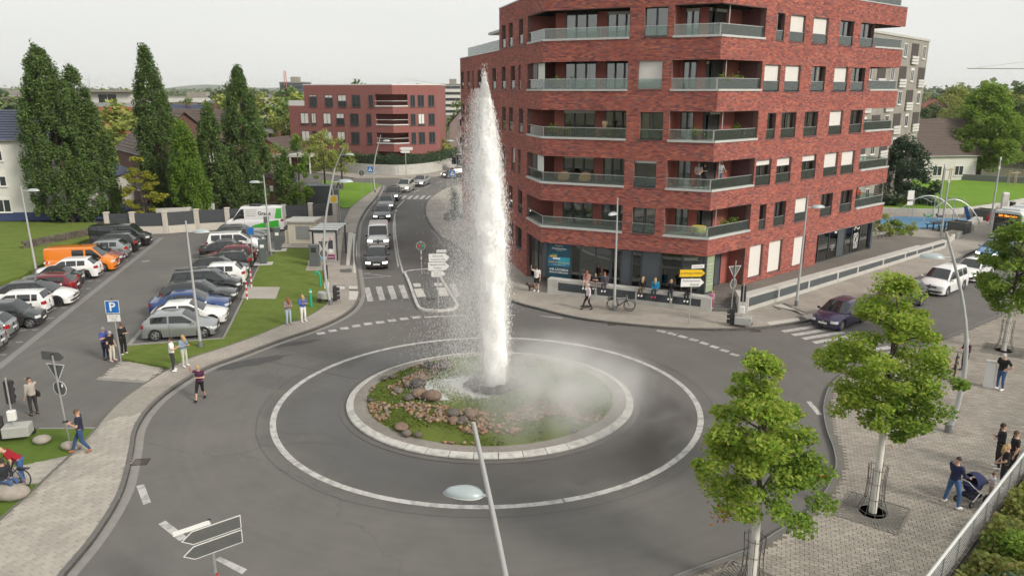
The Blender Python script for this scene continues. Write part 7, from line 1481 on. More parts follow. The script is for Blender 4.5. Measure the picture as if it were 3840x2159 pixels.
# yellow direction sign
b = base_of(1732,816); t = sign_post('yellow arrow board above a white arrow board on a steel post',b,3.5,lean=(.05,0)); az = R(14)
M = SM(.05,-.05,3.12,az) @ Matrix.Rotation(R(3),4,'Y'); plate(t,'yellow_board',arrow(1.7,.48,.3),M,SYEL,BACK,.03,rimm=SBK); stext(t,M,'Leverkusen-Hitdorf',.185,-.1,0); M = SM(.08,-.05,2.56,az) @ Matrix.Rotation(R(3),4,'Y'); plate(t,'white_board',arrow(1.55,.54,.3),M,SWH,BACK,.03,rimm=SBK); stext(t,M,'Kulturzentrum',.185,-.1,.11); stext(t,M,'Altstadt',.185,.12,-.12)
M = SM(.35,.02,3.5,az); plate(t,'street_name_plate',rect(.80,.22),M,SWH,BACK,.01); stext(t,M,'Krischerstraße',.10)
# bus stop, pedestrian crossing, small signs
b = base_of(853,575); t = sign_post('yellow bus stop sign with green ring behind the shelter',b,3.3); M = SM(-.36,-.05,2.95,R(4)); plate(t,'stop_plate',rect(.85,.80),M,mat('stop_yellow',(.62,.62,.45),.5));
q = MB(); q.lathe([(0,0),(.30,0),(.31,-.01)],22,M @ Matrix.Translation((0,-.014,0)) @ Matrix.Rotation(R(90),4,'X')); q.build('stop_disc',SYEL,t); stext(t,M,'H',.36,0,0,SGRN,True)
def zebra_sign(label,b,H): t = sign_post(label,b,H); M = SM(0,-.05,H-.4,0); plate(t,'blue_plate',rect(.85,.85),M,SBLU); q = MB(); q.add([M @ Vector(p) for p in ((-.28,-.013,-.22),(.28,-.013,-.22),(0,-.013,.3))],[(0,1,2)]); q.build('white_triangle',SWH,t); q = MB(); q.bx(-.05,.05,-.02,-.016,-.16,.08); q.v = [M @ Vector(p) for p in q.v]; q.build('walking_figure',SBK,t)
zebra_sign('blue pedestrian crossing sign at the street lawn',base_of(934,480),3.3); zebra_sign('blue pedestrian crossing sign seen through the spray',base_of(1139,500),3.6)
b = base_of(912,494); t = sign_post('round sign seen from behind on the street lawn',b,3.3); plate(t,'round_sign',circ(.40),SM(0,.05,3.0,math.pi),SWH)
b = base_of(858,575); t = sign_post('dark triangular warning sign seen from behind near the fence',b,4.3); plate(t,'triangle_sign',tri(1.0,True),SM(0,.05,4.2,math.pi),SWH,BACK)
b = base_of(1022,440); t = sign_post('far white direction boards before the hedge',b,4.4,.06); plate(t,'arrow_board',arrow(2.2,.5,.4),SM(.1,-.05,4.2,math.pi),SWH,SWH,.02); plate(t,'arrow_board',arrow(1.6,.4,.3),SM(-.1,-.05,3.7,math.pi),SWH,SWH,.02)
# ---- fence behind the car park: rendered posts, grey panels
FEN = [(-47.5,71.6),(-42.2,72.0),(-38.9,72.3),(-36.5,72.4),(-33.6,72.9),(-31.1,74.3),(-28.4,75.2),(-25.9,76.2),(-23.4,77.3),(-20.9,78.4),(-18.6,79.3)]
FEN = FEN[2:]; ft = thing('garden_fence','pale rendered fence with dark grey panels behind the parking lot','fence',(FEN[0][0],FEN[0][1],0)); FPN = mat('fence_panel',(.055,.060,.068),.5,var=.08); REND = mat('fence_render',(.52,.48,.42),.9,var=.08)
for i,p in enumerate(FEN):
    o = (p[0]-FEN[0][0],p[1]-FEN[0][1]); q = MB(); q.cbox((*o,1.05),(.42,.42,2.1),.02); q.build('post',REND,ft); q = MB(); q.cbox((*o,2.13),(.5,.5,.07),.02); q.build('post_cap',REND,ft)
    if i+1 < len(FEN):
        p2 = FEN[i+1]; d = Vector((p2[0]-p[0],p2[1]-p[1])); an = math.atan2(d.y,d.x); L = d.length; M = Matrix.Translation((*o,0)) @ Matrix.Rotation(an,4,'Z'); q = MB(); q.bx(.2,L-.2,-.13,.13,0,.72); q.v = [M @ Vector(v) for v in q.v]; q.build('base_wall',REND,ft)
        for k in range(6): q = MB(); q.bx(.22,L-.22,-.03,.03,.74+k*.215,.74+k*.215+.207); q.v = [M @ Vector(v) for v in q.v]; q.build('board',FPN,ft)
STONEW = mat('dry_stone',(.10,.085,.07),.95,island=.25,var=.3,scale=5,bump=.5,bscale=15)
def dry_wall(label,a,b,h):
    a,b = Vector((*a,0)),Vector((*b,0)); t = thing('stone_wall',label,'wall',a,math.atan2(b.y-a.y,b.x-a.x)); L = (b-a).length; z = 0
    for r_ in range(int(h/.22)):
        x = -.2*(r_ % 2)
        while x < L: w = random.uniform(.35,.6); q = MB(); q.cbox((x+w/2,random.uniform(-.02,.02),z+.11),(w-.015,.35,.21),.03); q.build('stone',STONEW,t); x += w
        z += .22
dry_wall('low dry stone wall above the orange van',G(65,631),G(232,596),.9)
# shed, grey boxes, low garden walls
t = thing('garden_shed','small brown wooden shed between the conifers','shed',(*G(690,505),0),R(5)); q = MB();
for k in range(9): q = MB(); q.bx(-1.25+k*.28,-1.25+k*.28+.265,-1.0,-.95,0,3.0); q.build('plank',mat('shed_wood',(.10,.055,.035),.85,var=.25,scale=6),t)
q = MB(); q.bx(-1.25,1.27,-.95,1,0,3.0); q.build('body',MATS['shed_wood'],t); q = MB(); q.prism([(-1.5,3.0),(1.5,3.0),(1.5,3.15),(0,3.6),(-1.5,3.15)],-1.2,1.2,M=Matrix.Rotation(R(90),4,'X')); q.build('roof',TILEBR,t); q = MB(); q.bx(-.2,.2,-1.02,-1.0,1.3,2.0); q.build('window',SWH,t)
for vx,vy,w,h,lab in ((810,512,3.6,2.2,'dark grey garden box behind the fence'),(835,505,1.6,1.6,'low grey cabinet at the fence end')): q = MB(); q.cbox((0,0,h/2),(w,2,h),.05); t = thing('storage_box',lab,'storage box',(*G(vx,vy),0)); q.build('body',FPN,t); q = MB(); q.cbox((0,0,h+.05),(w+.15,2.15,.1),.03); q.build('lid',PANEL,t)
q = MB(); strip(q,GP([(395,555),(470,552),(540,540)]),.25,0,1.3); tag(q.build('garden_wall',CONC),'low stepped concrete wall behind the yellow tree','wall')
# ---- utility house, bus shelter with poster, charging posts
UT = mat('beige_render',(.56,.52,.42),.9,var=.06,scale=2); b = base_of(758,612); t = thing('utility_kiosk','small beige transformer house with flat roof beside the shelter','kiosk',b,R(-4)); q = MB(); q.cbox((0,1.0,.95),(2.35,2.0,1.9),.03); q.build('body',UT,t); q = MB(); q.cbox((0,1.0,1.99),(2.75,2.4,.18),.03); q.build('roof',CONC,t)
q = MB()
for k in range(10): q = MB(); q.bx(-.42,.82,-.035,-.008,.35+k*.125,.35+k*.125+.105); q.build('louvre',mat('louvre_light',(.34,.35,.35),.5,metal=.3),t)
q = MB(); q.cbox((-1.35,.6,.55),(.35,.9,1.1),.03); q.build('side_cabinet',UT,t)
b = base_of(818,655); t = thing('bus_shelter','glass bus shelter with ribbed roof and advertising panel','bus shelter',(b.x,b.y,ZP),R(-2))
for x in (-.95,.95):
    for y in (.2,3.1): q = MB(); q.bx(x-.06,x+.06,y-.06,y+.06,0,2.4); q.build('post',ANTH,t)
for k in range(4): q = MB(); q.bx(-1.12,1.12,-.2+k*.88,-.2+k*.88+.82,2.46,2.52); q.build('roof_pane',mat('roof_pane',(.50,.53,.52),.25,spec=.6),t)
for y in (-.22,.66,1.54,2.42,3.30): q = MB(); q.bx(-1.14,1.14,y-.03,y+.05,2.4,2.55); q.build('roof_rib',ANTH,t)
for k in range(2): q = MB(); q.bx(-.97,-.95,.3+k*1.4,1.6+k*1.4,.2,2.3); q.build('side_pane',GLASS,t)
q = MB(); q.bx(-.9,-.5,.6,2.6,.42,.48); q.build('bench',BLKP,t)
adv = thing('advertising_panel','lit poster case with a man in a dark suit at the shelter front','poster case',(b.x+.15,b.y-.35,ZP),R(-2)); q = MB(); q.cbox((0,0,1.15),(1.75,.22,2.3),.03); q.build('case',STEEL,adv)
PST = mat('poster_paper',(.50,.46,.44),.4,var=.12,scale=1.5); q = MB(); q.bx(-.8,.8,-.125,-.115,.2,2.2); q.build('poster',PST,adv)
for x0,x1,z0,z1,m in ((-.8,-.25,.2,.62,mat('poster_cyan',(.10,.42,.60),.4)),(.15,.78,.22,.6,mat('poster_plum',(.20,.03,.10),.4)),(.28,.68,1.0,1.75,mat('poster_suit',(.05,.055,.07),.4)),(.40,.56,1.78,2.0,mat('poster_skin',(.45,.28,.2),.5)),(.32,.64,.74,1.05,SWH),(.44,.52,1.3,1.75,SWH)): q = MB(); q.bx(x0,x1,-.132-.003*(z1 < 1.1),-.126,z0,z1); q.build('poster_print',m,adv)
stext(adv,Matrix.Translation((.46,-.128,.4)),'targobank'.replace('targobank','kommt!'),.16,0,0,SWH,True)
b = base_of(793,668); t = thing('ticket_machine','tall grey cabinet left of the advertising panel','cabinet',b,0); q = MB(); q.cbox((0,0,.85),(.75,.5,1.7),.03); q.build('body',mat('cabinet_grey',(.10,.11,.11),.5),t); q = MB(); q.bx(-.2,.2,-.262,-.25,1.1,1.5); q.build('screen',DGL,t)
for k,(vx,vy,lab) in enumerate(((663,664,'dark grey charging post nearer the camera'),(700,630,'dark grey charging post farther back'))):
    b = base_of(vx,vy); t = thing('charging_post',lab,'charging post',b,R(12),'electric charging posts'); q = MB(); q.cbox((0,0,1.0),(.55,.4,2.0),.03); q.build('body',mat('post_grey',(.085,.10,.10),.5),t); q = MB(); q.cbox((0,0,.03),(1.4,1.0,.06),.01); q.build('slab',CONC,t); q = MB(); q.bx(-.15,.15,-.212,-.2,1.35,1.6); q.build('display',SWH,t)
    q = MB(); q.tube([(-.75,-.2,0),(-.75,-.2,3.0)],.035,8); q.build('sign_tube',STEEL,t); q = MB(); q.bx(-.98,-.52,-.24,-.225,2.45,3.0); q.build('sign_plate',SBLU if k == 0 else BACK,t)
q = MB(); cb = [Vector((-21.3,60.5,.8)),Vector((-21.0,60.0,.5)),Vector((-20.75,59.4,.1)),Vector((-20.5,59.0,.03)),Vector((-20.2,59.3,.1)),Vector((-20.0,59.7,.9))]; q.tube([Vector(p) for p in smooth_line([tuple(c) for c in cb],5)],.025,6); tag(q.build('charging_cable',mat('cable_yellow',(.62,.55,.12),.5)),'yellow charging cable from the red hatchback to the post','cable')
# red and white bollards, green pipes, traffic-light carts
for vx,vy,lab in ((622,753,'red and white bollard nearer the camera'),(633,722,'red and white bollard farther back')):
    t = thing('bollard',lab,'bollard',base_of(vx,vy),0,'red and white bollards by the lawn')
    for k in range(6): q = MB(); q.tube([(0,0,k*.2),(0,0,k*.2+.2)],.055,10); q.build('band',SWH if k % 2 == 0 else SRED,t)
    q = MB(); q.lathe([(.055,1.2),(.04,1.24),(0,1.25)],10); q.build('cap',SWH,t)
GPIPE = mat('green_pipe',(.02,.32,.20),.4); q = MB(); q.tube([(0,0,0),(0,0,.75),(-.05,0,.95),(-.2,0,1.03),(-.33,0,.95),(-.36,0,.85)],.075,10); t = thing('vent_pipe','green swan-neck vent pipe in the lawn','pipe',base_of(806,719)); q.build('pipe',GPIPE,t,True); q = MB(); q.lathe([(.1,.0),(.1,.04),(.076,.05)],10); q.build('collar',GPIPE,t)
t = thing('marker_pipe','straight green marker pipe beside the woman in blue','pipe',base_of(783,771)); q = MB(); q.lathe([(.085,0),(.085,1.1),(.075,1.16),(0,1.18)],12); q.build('pipe',GPIPE,t,True); q = MB(); q.lathe([(.09,.95),(.09,1.05)],12); q.build('band',SWH,t)
def light_cart(label,loc,az,post_up=True):
    t = thing('portable_traffic_light',label,'traffic light',loc,az); q = MB(); q.cbox((0,0,.42),(.95,.62,.42),.03); q.build('battery_box',mat('cart_grey',(.36,.36,.34),.6,var=.1),t)
    for x in (-.38,.38): q = MB(); q.lathe([(.0,-.05),(.13,-.05),(.15,0),(.13,.05),(0,.05)],16,Matrix.Translation((x,-.37,.15)) @ Matrix.Rotation(R(90),4,'X')); w = q.build('wheel',TYRE,t,True)
    q = MB(); q.tube([(.1,0,.6),(.1,0,2.6)],.035,8); q.build('mast',STEEL,t); q = MB(); q.cbox((.1,.02,1.05),(.3,.22,.4),.03); q.build('control_box',SWH,t)
    for nm,z0 in (('signal_head',1.55),):
        q = MB(); q.cbox((.1,-.14,z0+.42),(.30,.2,.95),.04); h = q.build(nm,BLKP,t)
        for k in range(3): q = MB(); q.tube([(.1,-.24,z0+.14+k*.29),(.1,-.42,z0+.11+k*.29)],[.115,.12],12,cap=False); q.build('visor',BLKP,h)
    q = MB(); q.cbox((.62,-.1,.55),(.26,.24,.95),.05); h = q.build('spare_signal_head',BLKP,t)
    for k in range(3): q = MB(); q.tube([(.75,-.1,.25+k*.29),(.92,-.1,.23+k*.29)],[.115,.12],12,cap=False); q.build('visor',BLKP,h)
    return t
light_cart('portable traffic light on a cart beside the photographer at the left edge',(*G(48,1104,ZP),ZP),R(195)); light_cart('portable traffic light tipped over on its cart beside the crossing',(*G(820,757,ZP),ZP),R(8)); light_cart('portable traffic light on a cart beside the concrete pedestal',(*G(1868,822,ZP),ZP),R(160))
# boulders at the left corner
for vx,vy,s,lab in ((107,1112,.30,'pale boulder right of the traffic-light cart'),(180,1128,.30,'mossy boulder at the foot of the sign post'),(30,1250,.48,'large pale boulder below the bending man')):
    p = G3(vx,vy,ZP); o = link('boulder',RM[int(vx) % 6].copy(),mat('pale_boulder',(.30,.27,.23),.85,var=.2,scale=3,bump=.3,bscale=12),None,p+Vector((0,0,s*.4))); o.scale = (s*1.25,s,s*.8); tag(o,lab,'boulder','boulders at the west corner')
# ---- railing and rough bank at the bottom right
ra = thing('railing','pale steel railing with slim bars along the plaza edge','railing',(RAIL0.x,RAIL0.y,0)); rd = RAIL1-RAIL0; Lr_ = rd.length; an = math.atan2(rd.y,rd.x); ra.rotation_euler = (0,0,an); RW_ = mat('railing_white',(.60,.61,.60),.4,metal=.2)
q = MB(); q.tube([(0,0,1.12),(Lr_,0,1.12)],.05,10); q.build('handrail',RW_,ra,True)
for k in range(8): q = MB(); q.tube([(0,.02,.18+k*.115),(Lr_,.02,.18+k*.115)],.011,5); q.build('bar',STEEL,ra)
for k in range(int(Lr_/1.4)+1): q = MB(); q.bx(k*1.4-.03,k*1.4+.03,-.015,.05,0,1.1); q.build('post',STEEL,ra)
bd = Vector((rd.x,rd.y,0)).normalized(); bn = Vector((bd.y,-bd.x,0)); n = 30000; rgb = np.random.default_rng(77); u = rgb.uniform(2,26,n); w = rgb.exponential(2.2,n)+.25; hgt = (.25+.5*np.abs(np.sin(u*1.3)*np.cos(w*1.1+u*.4)))*rgb.uniform(.2,1.3,n); C = np.stack([RAIL0.x+bd.x*u+bn.x*w,RAIL0.y+bd.y*u+bn.y*w,hgt],1)
sheet('bank',[tuple((RAIL0.x+bd.x*a+bn.x*b_,RAIL0.y+bd.y*a+bn.y*b_)) for a,b_ in ((-2,.15),(32,.15),(32,14),(-2,14))],.03,LAWN)
v,f = leaves_np(C,.16,rgb); o = link('bank_vegetation',np_mesh('bank_vegetation',v,f),leaf_m('bank_leaf',[(.16,.21,.04),(.25,.30,.07),(.34,.33,.10),(.13,.19,.04),(.38,.31,.14)],.5)); tag(o,'rough grass and weeds on the bank below the railing','grass',kind='stuff')
for k,(a,w,h,m) in enumerate(((9.6,1.6,1.1,DARKG),(12.5,1.4,.9,LIMED),(15.5,1.5,1.0,LIME),(18.5,1.7,1.0,LIMED),(10.9,3.2,1.0,LIME))): bush(('dark broad-leaved shrub at the bottom right corner','green shrub on the bank right of the dark one','light green shrub on the bank near the family','upper green shrub on the bank at the right edge','light shrub lowest on the bank')[k],(RAIL0.x+bd.x*a+bn.x*w,RAIL0.y+bd.y*a+bn.y*w,.03),h,.9,300+k,m,12,120,.11,'shrubs on the bank')
# white info pillar, drain strip on the plaza
t = thing('info_pillar','white box pillar beside the man in the black polo shirt','pillar',(*G(2485,972,ZP),ZP),R(-30)); q = MB(); q.cbox((0,0,.62),(.42,.30,1.24),.03); q.build('body',SWH,t); q = MB(); q.cbox((0,0,1.25),(.46,.34,.05),.02); q.build('cap',CONC,t)
# ---- playground and park on the right
sheet('playground_surface',smooth_line([(38.0,74.6),(44.9,74.9),(48.5,78.6),(48.2,80.6),(44,82.0),(40.8,81.8),(37.9,78.5)],3),.135,mat('blue_rubber',(.10,.24,.40),.85,var=.06))
lawn('park_lawn',[(40.5,86),(48.5,84.6),(56.5,89.2),(66,96.5),(76,108.5),(64.5,116.5),(44,112)],.45,LAWN2,thick=.4)
q = MB(); strip(q,smooth_line([(40.5,85.2),(48.3,83.9),(57,88.6),(66.4,95.6),(76,106)],5),.4,.1,.6); tag(q.build('park_wall',CONC),'low curved concrete wall around the park lawn','wall'); q = MB(); strip(q,[(63.5,117),(74,109.6),(90,101)],.5,.1,1.2); tag(q.build('park_wall',mat('dark_park_wall',(.16,.17,.17),.85,var=.1)),'straight dark grey wall behind the park lawn','wall')
pg = thing('playground_climber','arched steel climbing frame with swings on blue rubber ground','climbing frame',(42,79.5,.135))
for y0,x0,x1 in ((1.2,-1.2,5.6),(-1.6,.4,6.2)): q = MB(); q.tube([(x0+(x1-x0)*k/16,y0-.5*k/16,2.5*math.sin(math.pi*k/16)**.8) for k in range(17)],.06,8); q.build('arch',STEEL,pg,True)
for k in range(5): x = .8+k*.95; q = MB(); q.tube([(x,1.0-.08*k,2.2),(x+.2,-.3,2.45),(x+.35,-1.7,2.2)],.035,6); q.build('cross_tube',STEEL,pg,True)
for x in (.1,2.3,4.4): q = MB(); q.tube([(x,-.2,0),(x,-.2,2.6)],.045,8); q.build('post',STEEL,pg)
for x,m in ((1.7,SGRN),(3.0,SBK)):
    for s in (-.22,.22): q = MB(); q.tube([(x+s,-.3,2.3),(x+s,-.3,.55)],.012,5); q.build('chain',STEEL,pg)
    q = MB(); q.tube([(x-.45,-.3,.75),(x-.25,-.3,.5),(x+.25,-.3,.5),(x+.5,-.3,.72)],.09,8); q.build('swing_seat',m,pg,True)
q = MB(); q.add([(4.9,-1.7,1.7),(5.5,-1.7,.2),(5.5,-1.0,.2),(4.9,-1.0,1.7),(4.9,-1.7,1.64),(5.5,-1.7,.14),(5.5,-1.0,.14),(4.9,-1.0,1.64)],[(0,1,2,3),(7,6,5,4),(0,4,5,1),(2,6,7,3)]); q.build('climbing_net',SBLU,pg)
t = sign_post('playground notice board on a slim post',(39.1,74.4,.12),4.0); plate(t,'notice',rect(.7,.9),SM(0,-.05,3.4,R(10)),SWH); plate(t,'notice',rect(.65,.4),SM(0,-.05,2.6,R(10)),SWH)
def planter(label,loc,s,plants=True):
    t = thing('planter',label,'planter',loc,R(40)); q = MB()
    for a,b,c,d in ((-s,s,-s,-s+.1),(-s,s,s-.1,s),(-s,-s+.1,-s+.1,s-.1),(s-.1,s,-s+.1,s-.1)): q = MB(); q.bx(a,b,c,d,0,s*1.35); q.build('side',mat('planter_grey',(.10,.105,.10),.7,var=.1),t)
    q = MB(); q.bx(-s+.1,s-.1,-s+.1,s-.1,0,s*1.2); q.build('soil',SOIL if plants else CONC,t)
for k,(x,y,s,lab) in enumerate(((43.3,72.7,.8,'large dark planter box beside the picnic table'),(50.5,80.6,.8,'large dark planter box near the tall light mast'))): planter(lab,(x,y,.12),s)
for k,(x,y,s,lab) in enumerate(((41.4,70.1,.5,'concrete cube seat nearest the louvred wall'),(40.2,69.0,.45,'brown cube seat at the louvred wall end'),(39.6,68.2,.42,'small concrete cube seat touching the louvred wall'),(44.6,73.6,.5,'concrete cube seat behind the large planter'),(50.1,82.2,.6,'concrete cube seat at the park wall'))): q = MB(); q.cbox((0,0,s*.6),(s*2,s*2,s*1.2),.04); t = thing('cube_seat',lab,'seat',(x,y,ZP),R(40)); q.build('block',CONC,t); q = MB(); q.cbox((0,0,s*1.22),(s*1.8,s*1.8,.05),.02); q.build('top',mat('seat_wood',(.22,.18,.14),.8,var=.2),t)
t = thing('picnic_table','black picnic table with benches on the playground','table',(42.2,74.2,.12),R(15)); q = MB(); q.bx(-.9,.9,-.35,.35,.72,.77); q.build('top',BLKP,t)
for s in (-1,1):
    q = MB(); q.bx(-.9,.9,s*.75-.15,s*.75+.15,.43,.47); q.build('bench',BLKP,t)
    for x in (-.7,.7): q = MB(); q.bx(x-.04,x+.04,s*.75-.04,s*.75+.04,0,.43); q.build('leg',BLKP,t)
for x in (-.7,.7): q = MB(); q.bx(x-.05,x+.05,-.05,.05,0,.72); q.build('leg',BLKP,t)
t = thing('kiosk_box','white service box on the park wall','cabinet',(57.6,88.6,.12)); q = MB(); q.cbox((0,0,.9),(.7,.5,1.8),.03); q.build('body',SWH,t); q = MB(); q.bx(-.3,.3,-.262,-.25,.2,1.6); q.build('door',CONC,t); q = MB(); q.lathe([(.28,0),(.32,.9),(.3,.95),(0,1.0)],14); t = thing('litter_bin','dark round litter bin before the white service box','litter bin',(57.7,87.2,.12)); q.build('body',BLKP,t,True); q = MB(); q.lathe([(.33,.9),(.34,.94),(.3,.97)],14); q.build('rim',STEEL,t)
q = MB(); strip(q,[(45.2,74.8),(49.2,79.4)],.8,.1,.45); tag(q.build('bench_wall',CONC),'pale low block wall between the playground and the bus','wall')
for k,(x,y) in enumerate(((63.5,108.5),(70.5,104.5),(80,99.5))):
    t = thing('tree_stakes',('timber tree stakes left of the park wall','timber tree stakes in the middle behind the park wall','timber tree stakes at the right end of the park wall')[k],'tree stakes',(x,y+3,.1))
    for a in range(4): q = MB(); q.tube([(.6*math.cos(a*1.57),.6*math.sin(a*1.57),0),(.6*math.cos(a*1.57),.6*math.sin(a*1.57),2.4)],.06,6); q.build('stake',mat('stake_wood',(.40,.32,.24),.85),t)
    q = MB(); q.bx(-.6,.6,-.62,-.56,2.1,2.25); q.build('rail',MATS['stake_wood'],t)
rt = thing('ramp_railing','black steel railing of the planted bed at the building end','railing',(32.0,65.4,ZP),R(42))
q = MB(); q.tube([(0,0,1.0),(6.0,0,1.0)],.025,6); q.build('handrail',SBK,rt)
for k in range(9): q = MB(); q.tube([(k*.75,0,0),(k*.75,0,1.0)],.018,5); q.build('bar',SBK,rt)
q = MB(); q.bx(.2,6.2,.1,3.2,0,.35); tag(q.build('planting_bed',CONC,None,loc=(32.3,65.2,ZP-.02),rz=R(42)),'raised planted bed with pale edging at the building end','planting bed')
for k in range(3): bush(('yellowish bush at the front of the raised bed','middle bush of the raised bed','bush at the far end of the raised bed')[k],(33.6+k*1.5,67.3+k*1.3,.4),1.5,1.0,330+k,FARL[1] if k != 1 else LIMED,12,130,.11)
# ================================================================== people
SKIN = mat('skin',(.52,.31,.22),.6,var=.05,scale=9); HAIRM = dict(dark=mat('hair_dark',(.03,.022,.018),.7),brown=mat('hair_brown',(.10,.055,.03),.7),blond=mat('hair_blond',(.42,.28,.13),.7),grey=mat('hair_grey',(.45,.44,.42),.8),red=mat('hair_red',(.26,.08,.03),.7))
EYE = mat('eye_dark',(.02,.016,.014),.3); LIP = mat('lips',(.35,.13,.11),.5)
CL = {}
def cloth(c):
    if c not in CL: CL[c] = mat('cloth_'+c.strip('#'),hexc(c),.9,var=.10,scale=14,bump=.25,bscale=30)
    return CL[c]
ARMS = dict(down=((.235,-.03,1.13),(.26,.06,.88)),crossed=((.245,.04,1.14),(-.06,.21,1.17)),phone=((.26,.05,1.13),(.09,.28,1.20)),photo=((.27,.20,1.24),(.07,.30,1.52)),hip=((.38,-.08,1.16),(.17,.06,1.0)),lap=((.24,.06,1.13),(.09,.24,.98)),push=((.24,.10,1.15),(.20,.36,1.02)),raise_=((.30,.16,1.45),(.22,.34,1.72)),rail=((.25,.10,1.16),(.15,.32,1.08)))
def person(label,loc,heading,h=1.72,arms='down',legs='stand',top='#444444',bottom='#223355',shoes='#dddddd',hair='brown',long_hair=False,sleeves='short',trousers='long',lean=0.0,look=0.0,arm2=None,bare=False,group=None,fat=1.0,cap=None,bag=None):
    s = h/1.75; t = thing('person',label,'person',loc,heading-math.pi/2,group); V_ = Vector
    J = dict(pelvis=V_((0,0,.95)),chest=V_((0,.01,1.27)),neck=V_((0,0,1.47)),head=V_((0,.025,1.615)))
    up = ['chest','neck','head']
    for sg,nm in ((1,'r'),(-1,'l')):
        a = ARMS[arms if sg > 0 or not arm2 else arm2]; J['sh'+nm] = V_((sg*.185*fat**.5,0,1.41)); J['el'+nm] = V_((sg*a[0][0],a[0][1],a[0][2])); J['wr'+nm] = V_((sg*a[1][0],a[1][1],a[1][2]+(.03 if sg < 0 and arms == 'crossed' else 0))); up += ['sh'+nm,'el'+nm,'wr'+nm]
        J['hp'+nm] = V_((sg*.095,0,.92))
        if legs == 'stand': J['kn'+nm] = V_((sg*.115,.03,.50)); J['an'+nm] = V_((sg*.125,-.01,.085)); J['to'+nm] = V_((sg*.15,.155,.035))
        elif legs == 'walk': f = sg; J['kn'+nm] = V_((sg*.09,.10+.12*f,.50)); J['an'+nm] = V_((sg*.08,.04+.30*f,.09 if f > 0 else .13)); J['to'+nm] = V_((sg*.09,.21+.29*f,.05 if f > 0 else .035))
        elif legs == 'sit': J['hp'+nm] = V_((sg*.095,.02,.92)); J['kn'+nm] = V_((sg*.11,.44,.93)); J['an'+nm] = V_((sg*.10,.43,.52)); J['to'+nm] = V_((sg*.11,.58,.46))
        elif legs == 'wide': J['kn'+nm] = V_((sg*.2,.04,.50)); J['an'+nm] = V_((sg*.26,-.02,.085)); J['to'+nm] = V_((sg*.29,.145,.035))
    if lean:
        c,sn = math.cos(lean),math.sin(lean)
        for k in up: d = J[k]-J['pelvis']; J[k] = J['pelvis']+V_((d.x,d.y*c+d.z*sn,d.z*c-d.y*sn))
    for k in J: J[k] = J[k]*s
    if legs == 'sit':
        for k in J: J[k].z -= (.92-.10)*s
    B = MB(); UPV = (J['neck']-J['pelvis']).normalized(); RT = V_((1,0,0)); FW = UPV.cross(RT)*-1
    def loft(cs,ws,seg=14):
        vs = []
        for c,(w,d) in zip(cs,ws): vs += [c+RT*(w*s*fat*math.cos(2*math.pi*k/seg))+FW*(d*s*fat*math.sin(2*math.pi*k/seg)) for k in range(seg)]
        n = len(cs); B.add(vs,[(i*seg+k,i*seg+(k+1) % seg,(i+1)*seg+(k+1) % seg,(i+1)*seg+k) for i in range(n-1) for k in range(seg)]+[tuple(range(seg-1,-1,-1)),tuple((n-1)*seg+k for k in range(seg))])
    def ballp(c,r,sc=(1,1,1)): B.lathe([(r*math.sin(math.pi*i/8)+1e-4*(i in (0,8)),-r*math.cos(math.pi*i/8)) for i in range(9)],10,Matrix.Translation(c) @ Matrix.Diagonal((*sc,1)))
    p,c_,n_ = J['pelvis'],J['chest'],J['neck']
    loft([p-UPV*.10*s,p-UPV*.02*s,p+UPV*.08*s,p.lerp(c_,.55),c_,c_+UPV*.10*s,n_-UPV*.05*s,n_+UPV*.0*s],[(.13,.09),(.172,.118),(.158,.108),(.148,.104),(.172,.118),(.176,.108),(.12,.08),(.055,.055)])
    hd = J['head']; B.tube([n_-UPV*.04*s,hd-UPV*.04*s],[.060*s,.052*s],10)
    rot = Matrix.Rotation(look,3,'Z'); hf = rot @ FW; ballp(hd,1,(.076*s,.093*s,.113*s)); ballp(hd+hf*.045*s-UPV*.055*s,1,(.05*s,.05*s,.05*s)); ballp(hd+hf*.098*s-UPV*.01*s,1,(.014*s,.022*s,.024*s))
    for sg in (-1,1): ballp(hd+(rot @ RT)*sg*.077*s,1,(.014*s,.026*s,.034*s))
    for nm in 'rl':
        B.tube([J['sh'+nm],J['sh'+nm].lerp(J['el'+nm],.4),J['el'+nm]],[.062*s,.052*s,.042*s],10); ballp(J['sh'+nm],.066*s); ballp(J['el'+nm],.042*s); B.tube([J['el'+nm],J['el'+nm].lerp(J['wr'+nm],.35),J['wr'+nm]],[.042*s,.042*s,.028*s],10)
        d = (J['wr'+nm]-J['el'+nm]).normalized(); B.tube([J['wr'+nm],J['wr'+nm]+d*.05*s,J['wr'+nm]+d*.09*s],[.028*s,.040*s,.034*s],8)
        B.tube([J['hp'+nm],J['hp'+nm].lerp(J['kn'+nm],.35),J['kn'+nm]],[.088*s*fat,.082*s,.056*s],12); ballp(J['kn'+nm],.057*s); B.tube([J['kn'+nm],J['kn'+nm].lerp(J['an'+nm],.3),J['an'+nm]],[.054*s,.056*s,.036*s],10)
        B.tube([J['an'+nm]+V_((0,-.045*s,-.02*s)),J['an'+nm].lerp(J['to'+nm],.5)-V_((0,0,.01*s)),J['to'+nm]],[.046*s,.044*s,.032*s],10)
    me = bpy.data.meshes.new('b'); me.from_pydata([tuple(v) for v in B.v],[],B.f); ob = bpy.data.objects.new('b',me); md = ob.modifiers.new('r','REMESH'); md.mode = 'VOXEL'; md.voxel_size = .021*s; sm = ob.modifiers.new('s','SMOOTH'); sm.iterations = 3; sm.factor = .5
